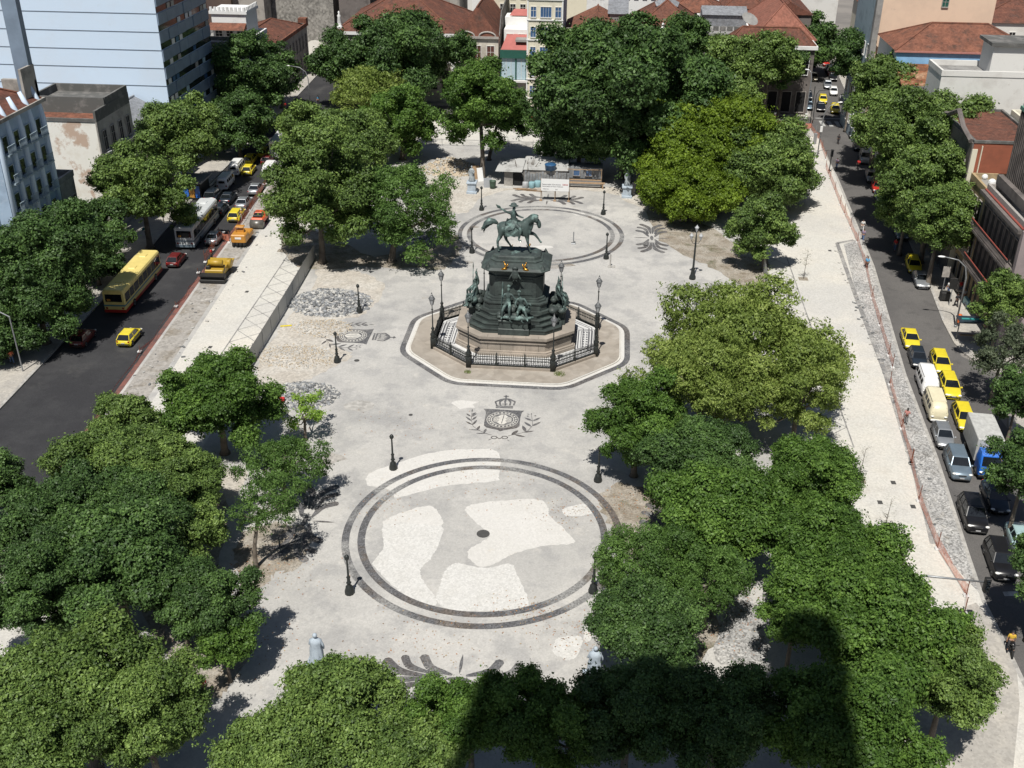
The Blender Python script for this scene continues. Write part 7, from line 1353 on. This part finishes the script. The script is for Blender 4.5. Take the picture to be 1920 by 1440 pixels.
def tree(cx, cy, rx, ry, zc, kind, label, cat='tree', group='trees in the square', trunk=None, sparse=0, seed=None, clumps=None, split=None, leaf=None):
    """crown centre pixel, half width and half height in pixels, height of crown centre in metres"""
    rx *= 1.06; ry *= 1.05
    if isinstance(zc, tuple): c = (OX if zc[0] == 'x' else OY)(cx, cy, zc[1]); zc = float(max(c[2], 2.5)); c = np.array(G(cx, cy, zc))
    elif trunk: c = OY(cx, cy, G(*trunk)[1]+.5); zc = float(min(14, max(2.5, c[2]))); c = np.array(G(cx, cy, zc))
    else: c = np.array(G(cx, cy, zc))
    ps = px_size(c); r = rx*ps; pit = math.asin((CP[2]-zc)/np.linalg.norm(c-CP))
    h = ry*ps; rz = math.sqrt(max(h*h-(r*sin(pit))**2, (.36*r)**2))/cos(pit); rz = min(rz, r*1.15, zc-1.3 if zc > 3 else zc*.7)
    seed = seed or int(cx*7+cy*3); rg = random.Random(seed)
    base = G(*trunk) if trunk else (c[0], c[1]+rg.uniform(-.3, .3), 0.)
    nl = clumps or int(22+r*1.9); lob = []
    p1, p2 = rg.uniform(0, 6.3), rg.uniform(0, 6.3)
    for i in range(nl):                              # clumps on a golden spiral over the crown, uneven in size
        t = (i+.5)/nl; u = 1-1.85*t; a = i*2.39996+rg.uniform(-.35, .35); q = math.sqrt(max(0, 1-u*u)); f = rg.uniform(.52, 1.0)*(1+.13*sin(2*a+p1)+.12*sin(3*a+p2))
        lr = r*rg.uniform(.15, .29); lob.append((c[0]-base[0]+r*f*q*cos(a), c[1]-base[1]+r*f*q*sin(a), zc+rz*f*u, max(lr, .5)))
    if not sparse: lob.append((c[0]-base[0], c[1]-base[1], zc-.1*rz, r*.5))
    lf = leaf or min(.26, max(.07, 2.0*ps)); area = sum(12.6*q[3]**2 for q in lob)
    n = int(area*(1.15 if not sparse else .55*sparse)/(lf*lf*.62)); 
    nm = NMAX*1.9 if r > 7 and cy < 400 else NMAX
    if n > nm: lf *= math.sqrt(n/nm); n = int(nm)
    me = crown_mesh('crown', lob, n, lf, LEAF[kind], seed, core=not sparse, asp=.5 if kind in 'OGS' else .6, droop=.35 if kind in 'OG' else 0)
    t = thing('tree', label, cat, base, 0, group); link('crown', me, t)
    mb = MB(); tr = max(.12, min(.42, r*.07)); top = (c[0]-base[0])*.45, (c[1]-base[1])*.45, max(zc-rz*.55, zc*.45)
    mb.tube([(0, 0, -.05), (0, 0, .35), (top[0]*.3+rg.uniform(-.1, .1), top[1]*.3, top[2]*.45), top], [tr*1.7, tr*1.05, tr*.85, tr*.7], 8)
    for q in rg.sample(lob, min(len(lob), 9)):
        m_ = ((top[0]+q[0])/2+rg.uniform(-.3, .3), (top[1]+q[1])/2, (top[2]+q[2])/2-.1*r); mb.tube([top, m_, q[:3]], [tr*.55, tr*.33, tr*.1], 5)
    mb.build('trunk', m_bark, t, True); return t
NMAX = 105000
P_, L_, R_, B_ = 'trees in the square', 'trees along the left street', 'trees along the right street', 'trees before the palace row'
TREES = [
 # left rear of the square
 (600, 352, 102, 108, 6.3, 'M', 'large olive green tree at the end of the grey hoarding, left of the square', P_, (605, 492)),
 (755, 388, 96, 98, 5.3, 'S', 'fine leaved dark tree left of the far ring of paving', P_, (735, 490)),
 (672, 262, 74, 62, 6.5, 'M', 'dull green tree between the olive tree and the far lawn edge', P_, None),
 (578, 240, 52, 46, 6.0, 'M', 'dark tree at the left street edge behind the large olive green tree', P_, None),
 (752, 222, 68, 80, 6.5, 'L', 'bright green upright tree left of the earth heap', P_, None),
 (690, 168, 62, 42, 6.5, 'O', 'yellowish feathery tree in front of the tiled palace', P_, None),
 (898, 190, 66, 88, 8.5, 'L', 'bright green tall tree with a bare trunk behind the left robed statue', P_, (905, 335)),
 (948, 205, 48, 58, 6.5, 'D', 'small dark tree right of the tall bare trunked tree', P_, (917, 300)),
 # street trees before the palaces
 (748, 98, 100, 68, ('y', 128), 'D', 'broad dark tree covering the palace facade', B_, None),
 (640, 118, 54, 40, ('y', 127), 'D', 'low dark tree at the far left corner of the square', B_, None),
 (866, 96, 28, 38, ('y', 129), 'D', 'narrow dark tree against the ruined palace wing', B_, None),
 (1088, 96, 60, 46, ('y', 127), 'M', 'silvery green tree beside the cream tower house', B_, None),
 (1165, 158, 152, 112, 9.5, 'D', 'huge spreading dark green tree, the largest at the far side', P_, (1165, 335)),
 (1085, 245, 80, 58, 6.5, 'D', 'dark tree behind the building site hut', P_, (1085, 330)),
 (1215, 265, 62, 60, 6.0, 'D', 'dark tree between the huge tree and the yellow green one', P_, None),
 (1287, 68, 42, 40, ('y', 128), 'D', 'dark tree rising above the roofs behind the huge tree', B_, None),
 (1358, 116, 62, 52, ('y', 128), 'M', 'dark street tree in front of the arcaded building', B_, None),
 (1445, 110, 46, 50, ('y', 128), 'M', 'dark street tree nearest the far right corner building', B_, None),
 (1365, 185, 52, 38, 6.0, 'M', 'light green round tree behind the yellow green crown', P_, None),
 (1318, 256, 118, 74, ('y', 84), 'Y', 'wide yellow green tree right of the far ring', P_, None),
 (1290, 350, 92, 72, ('y', 75), 'Y', 'lower yellow green crown overhanging the right flourish mosaic', P_, None),
 (1445, 305, 92, 76, ('y', 80), 'M', 'broad mid green tree by the right promenade', P_, None),
 (1427, 425, 58, 55, 4.4, 'M', 'compact round tree with a short trunk by the right hoarding', P_, (1432, 505)),
 # right middle and foreground
 (1408, 648, 160, 108, 7.5, 'O', 'very large olive yellow feathery tree right of the monument', P_, None),
 (1318, 712, 122, 95, 7.0, 'O', 'feathery olive crown leaning over the monument side of the big olive tree', P_, None),
 (1196, 785, 80, 100, 5.8, 'L', 'deep green tree right of the near crest mosaic', P_, None),
 (1300, 850, 95, 65, 5.0, 'D', 'dark tree beneath the olive feathery crowns', P_, None),
 (1520, 890, 95, 72, 6.0, 'L', 'rounded dense green tree at the right promenade edge', P_, None),
 (1360, 960, 125, 72, 5.5, 'L', 'yellowish green tree in the middle of the right planting', P_, None),
 (1200, 1058, 98, 78, 5.0, 'S', 'open feathery tree hanging over the right of the near ring', P_, None),
 (1330, 1080, 80, 60, 4.5, 'S', 'open shady tree behind the cobbled path', P_, None),
 (1500, 730, 78, 82, 6.5, 'O', 'feathery olive crown at the right side of the big olive tree', P_, None),
 (1495, 1140, 66, 70, 6.0, 'L', 'dense tree bordering the small cobbled opening on its right', P_, None),
 (1570, 1045, 118, 78, 6.5, 'L', 'dense green tree below the rounded tree by the promenade', P_, None),
 (1640, 1165, 150, 95, 7.0, 'L', 'large dense green tree near the traffic light arm', P_, None),
 (1775, 1265, 95, 88, 6.0, 'M', 'rightmost dense tree beside the curved corner pavement', P_, None),
 (1600, 1360, 150, 120, 7.5, 'L', 'dense tree at the bottom edge right of the tower shadow', P_, None),
 (625, 1335, 130, 98, 6.5, 'M', 'pale mottled tree at the bottom in front of the cloaked statue', P_, None),
 (520, 1420, 110, 62, 6.0, 'M', 'mottled tree cut by the bottom edge left of centre', P_, None),
 (880, 1335, 95, 82, 6.5, 'L', 'bright green tree at the bottom centre beside the shadow', P_, None),
 (770, 1420, 90, 60, 6.0, 'M', 'small mottled tree at the bottom between two larger crowns', P_, None),
 (1010, 1345, 95, 90, 6.5, 'L', 'shaded tree at the bottom centre under the tower shadow', P_, None),
 (1180, 1330, 120, 100, 6.5, 'D', 'shaded dark tree at the bottom right of centre', P_, None),
 (1345, 1345, 118, 100, 7.0, 'D', 'shaded dark tree beyond the cobbled path, in the tower shadow', P_, None),
 (1215, 1165, 105, 65, 5.5, 'D', 'shaded tree below the near ring in the tower shadow', P_, None),
 # left foreground
 (405, 744, 98, 74, 5.8, 'L', 'dense round tree at the near end of the grey hoarding', P_, None),
 (238, 795, 62, 56, 5.0, 'M', 'light green street edge tree beside the red dusty kerb', P_, None),
 (215, 865, 105, 62, 5.5, 'M', 'broad yellowish tree near the left work strip', P_, None),
 (325, 905, 88, 66, 5.5, 'M', 'mid green tree behind the bare earth bed', P_, None),
 (526, 872, 72, 54, 3.6, 'S', 'feathery young tree left of the slim iron posts', P_, None),
 (572, 768, 44, 36, 3.0, 'B', 'thin bright sapling with sparse leaves by the rubble heap', P_, (573, 825)),
 (500, 945, 62, 52, 3.6, 'S', 'thin feathery tree with a leaning white trunk', P_, (480, 1065)),
 (115, 965, 105, 76, 6.0, 'D', 'leftmost dense tree beside the dark road', P_, None),
 (345, 1000, 72, 58, 4.5, 'M', 'small olive tree facing the shaded footpath', P_, None),
 (215, 1050, 135, 84, 6.5, 'D', 'broad dark tree in the middle of the left planting', P_, None),
 (235, 960, 100, 70, 6.0, 'D', 'dark tree filling the middle of the near left planting', P_, None),
 (55, 1110, 95, 98, 6.5, 'D', 'tall dark tree at the left edge of the picture', P_, None),
 (388, 1130, 82, 68, 5.0, 'D', 'dark tree with a rounded top left of the cloaked statue', P_, None),
 (330, 1095, 60, 50, 5.5, 'D', 'narrow dark tree between two broad crowns in the left planting', P_, None),
 (130, 1270, 150, 112, 7.5, 'M', 'very large dark olive tree in the bottom left corner', P_, None),
 (270, 1340, 110, 105, 6.5, 'M', 'dark olive tree beside the standing red figure', P_, None),
 (60, 1410, 130, 80, 7.5, 'M', 'olive tree cut by the bottom left corner', P_, None),
 (420, 1200, 48, 40, 3.5, 'L', 'low bright shrub under the dark rounded tree', P_, None),
 # left street
 (-15, 630, 75, 72, ('x', -53.5), 'D', 'added tree that shades the left edge above the person in orange', L_, None),  # added tree, stands in for building shade over the left pavement
 (-30, 900, 75, 60, 6.5, 'D', 'street tree beyond the left edge shading the near left road', L_, (-40, 1000)),
 (335, 245, 74, 62, ('x', -52), 'M', 'tall mid green street tree against the white tower block', L_, None),
 (264, 350, 80, 70, ('x', -49.2), 'M', 'mid green street tree in front of the peeling wall', L_, None),
 (85, 480, 104, 80, ('x', -49), 'D', 'large dark street tree below the blue fluted building', L_, None),
 (165, 425, 62, 62, ('x', -52), 'D', 'dark street tree between the fluted building and the peeling wall', L_, None),
 (180, 490, 45, 52, ('x', -50.5), 'D', 'dark street tree above the yellow roofed bus', L_, None),
 (70, 555, 90, 64, ('x', -49.5), 'D', 'shaded street tree at the left edge of the picture', L_, None),
 (470, 150, 72, 80, ('x', -51.5), 'D', 'dark ivy like tree over the white gabled wall', L_, None),
 (445, 225, 62, 62, ('x', -49.5), 'D', 'dark street tree at the corner of the panelled block', L_, None),
 (522, 128, 36, 46, ('x', -52), 'D', 'small dark tree by the shuttered terrace', L_, None),
 # right street
 (1512, 78, 56, 40, ('x', 48), 'D', 'dark tree at the mouth of the far right street', R_, None),
 (1470, 125, 40, 36, ('y', 130), 'D', 'small dark tree on the corner building side of the far right street', R_, None),
 (1608, 105, 50, 48, ('x', 49.5), 'D', 'dark tree in front of the grey terraces on the far right', R_, None),
 (1658, 160, 64, 56, ('x', 49), 'M', 'mid green street tree below the tiled blue walled house', R_, None),
 (1660, 235, 62, 52, ('x', 48), 'M', 'mid green street tree overhanging the parked cars by the crossing', R_, None),
 (1735, 240, 92, 58, ('x', 48.5), 'M', 'broad street tree in front of the blank white wall', R_, None),
 (1715, 308, 76, 64, ('x', 47.5), 'M', 'street tree over the middle of the parked row', R_, None),
 (1757, 340, 74, 72, ('x', 47.8), 'M', 'street tree reaching the red brick wall', R_, None),
 (1703, 385, 50, 54, ('x', 45.8), 'M', 'street tree above the parked red cars', R_, None),
 (1765, 405, 62, 64, ('x', 46.8), 'M', 'lowest street tree crown above the shaded right pavement', R_, None),
 (1885, 560, 46, 52, 7.0, 'M', 'light street tree in front of the ornate balconied facade', R_, None),
 (1882, 660, 50, 56, 5.5, 'G', 'grey green weeping tree on the street corner', R_, None),
 (1908, 740, 44, 54, 5.0, 'D', 'dark street tree behind the blue truck', R_, None),
 (1925, 870, 60, 70, 6.5, 'D', 'shading street tree right of the blue cabbed truck', R_, None),
 (1975, 1050, 75, 90, 7.0, 'D', 'street tree at the right edge above the dark cars', R_, None),
]
for i, (cx, cy, rx, ry, zc, kd, lb, gp, tk) in enumerate(TREES):
    if NOTREES: break
    sp = {'O': 1.15, 'S': 1.2, 'G': 1.1}.get(kd, 0)
    if 'sapling' in lb: sp = .8
    if 'thin feathery' in lb: sp = .5
    if 'open feathery' in lb or 'feathery young' in lb: sp = .9
    tree(cx, cy, rx, ry, zc, kd, lb, 'tree', gp, tk, sparse=sp, clumps=None if sp != .8 else 9)
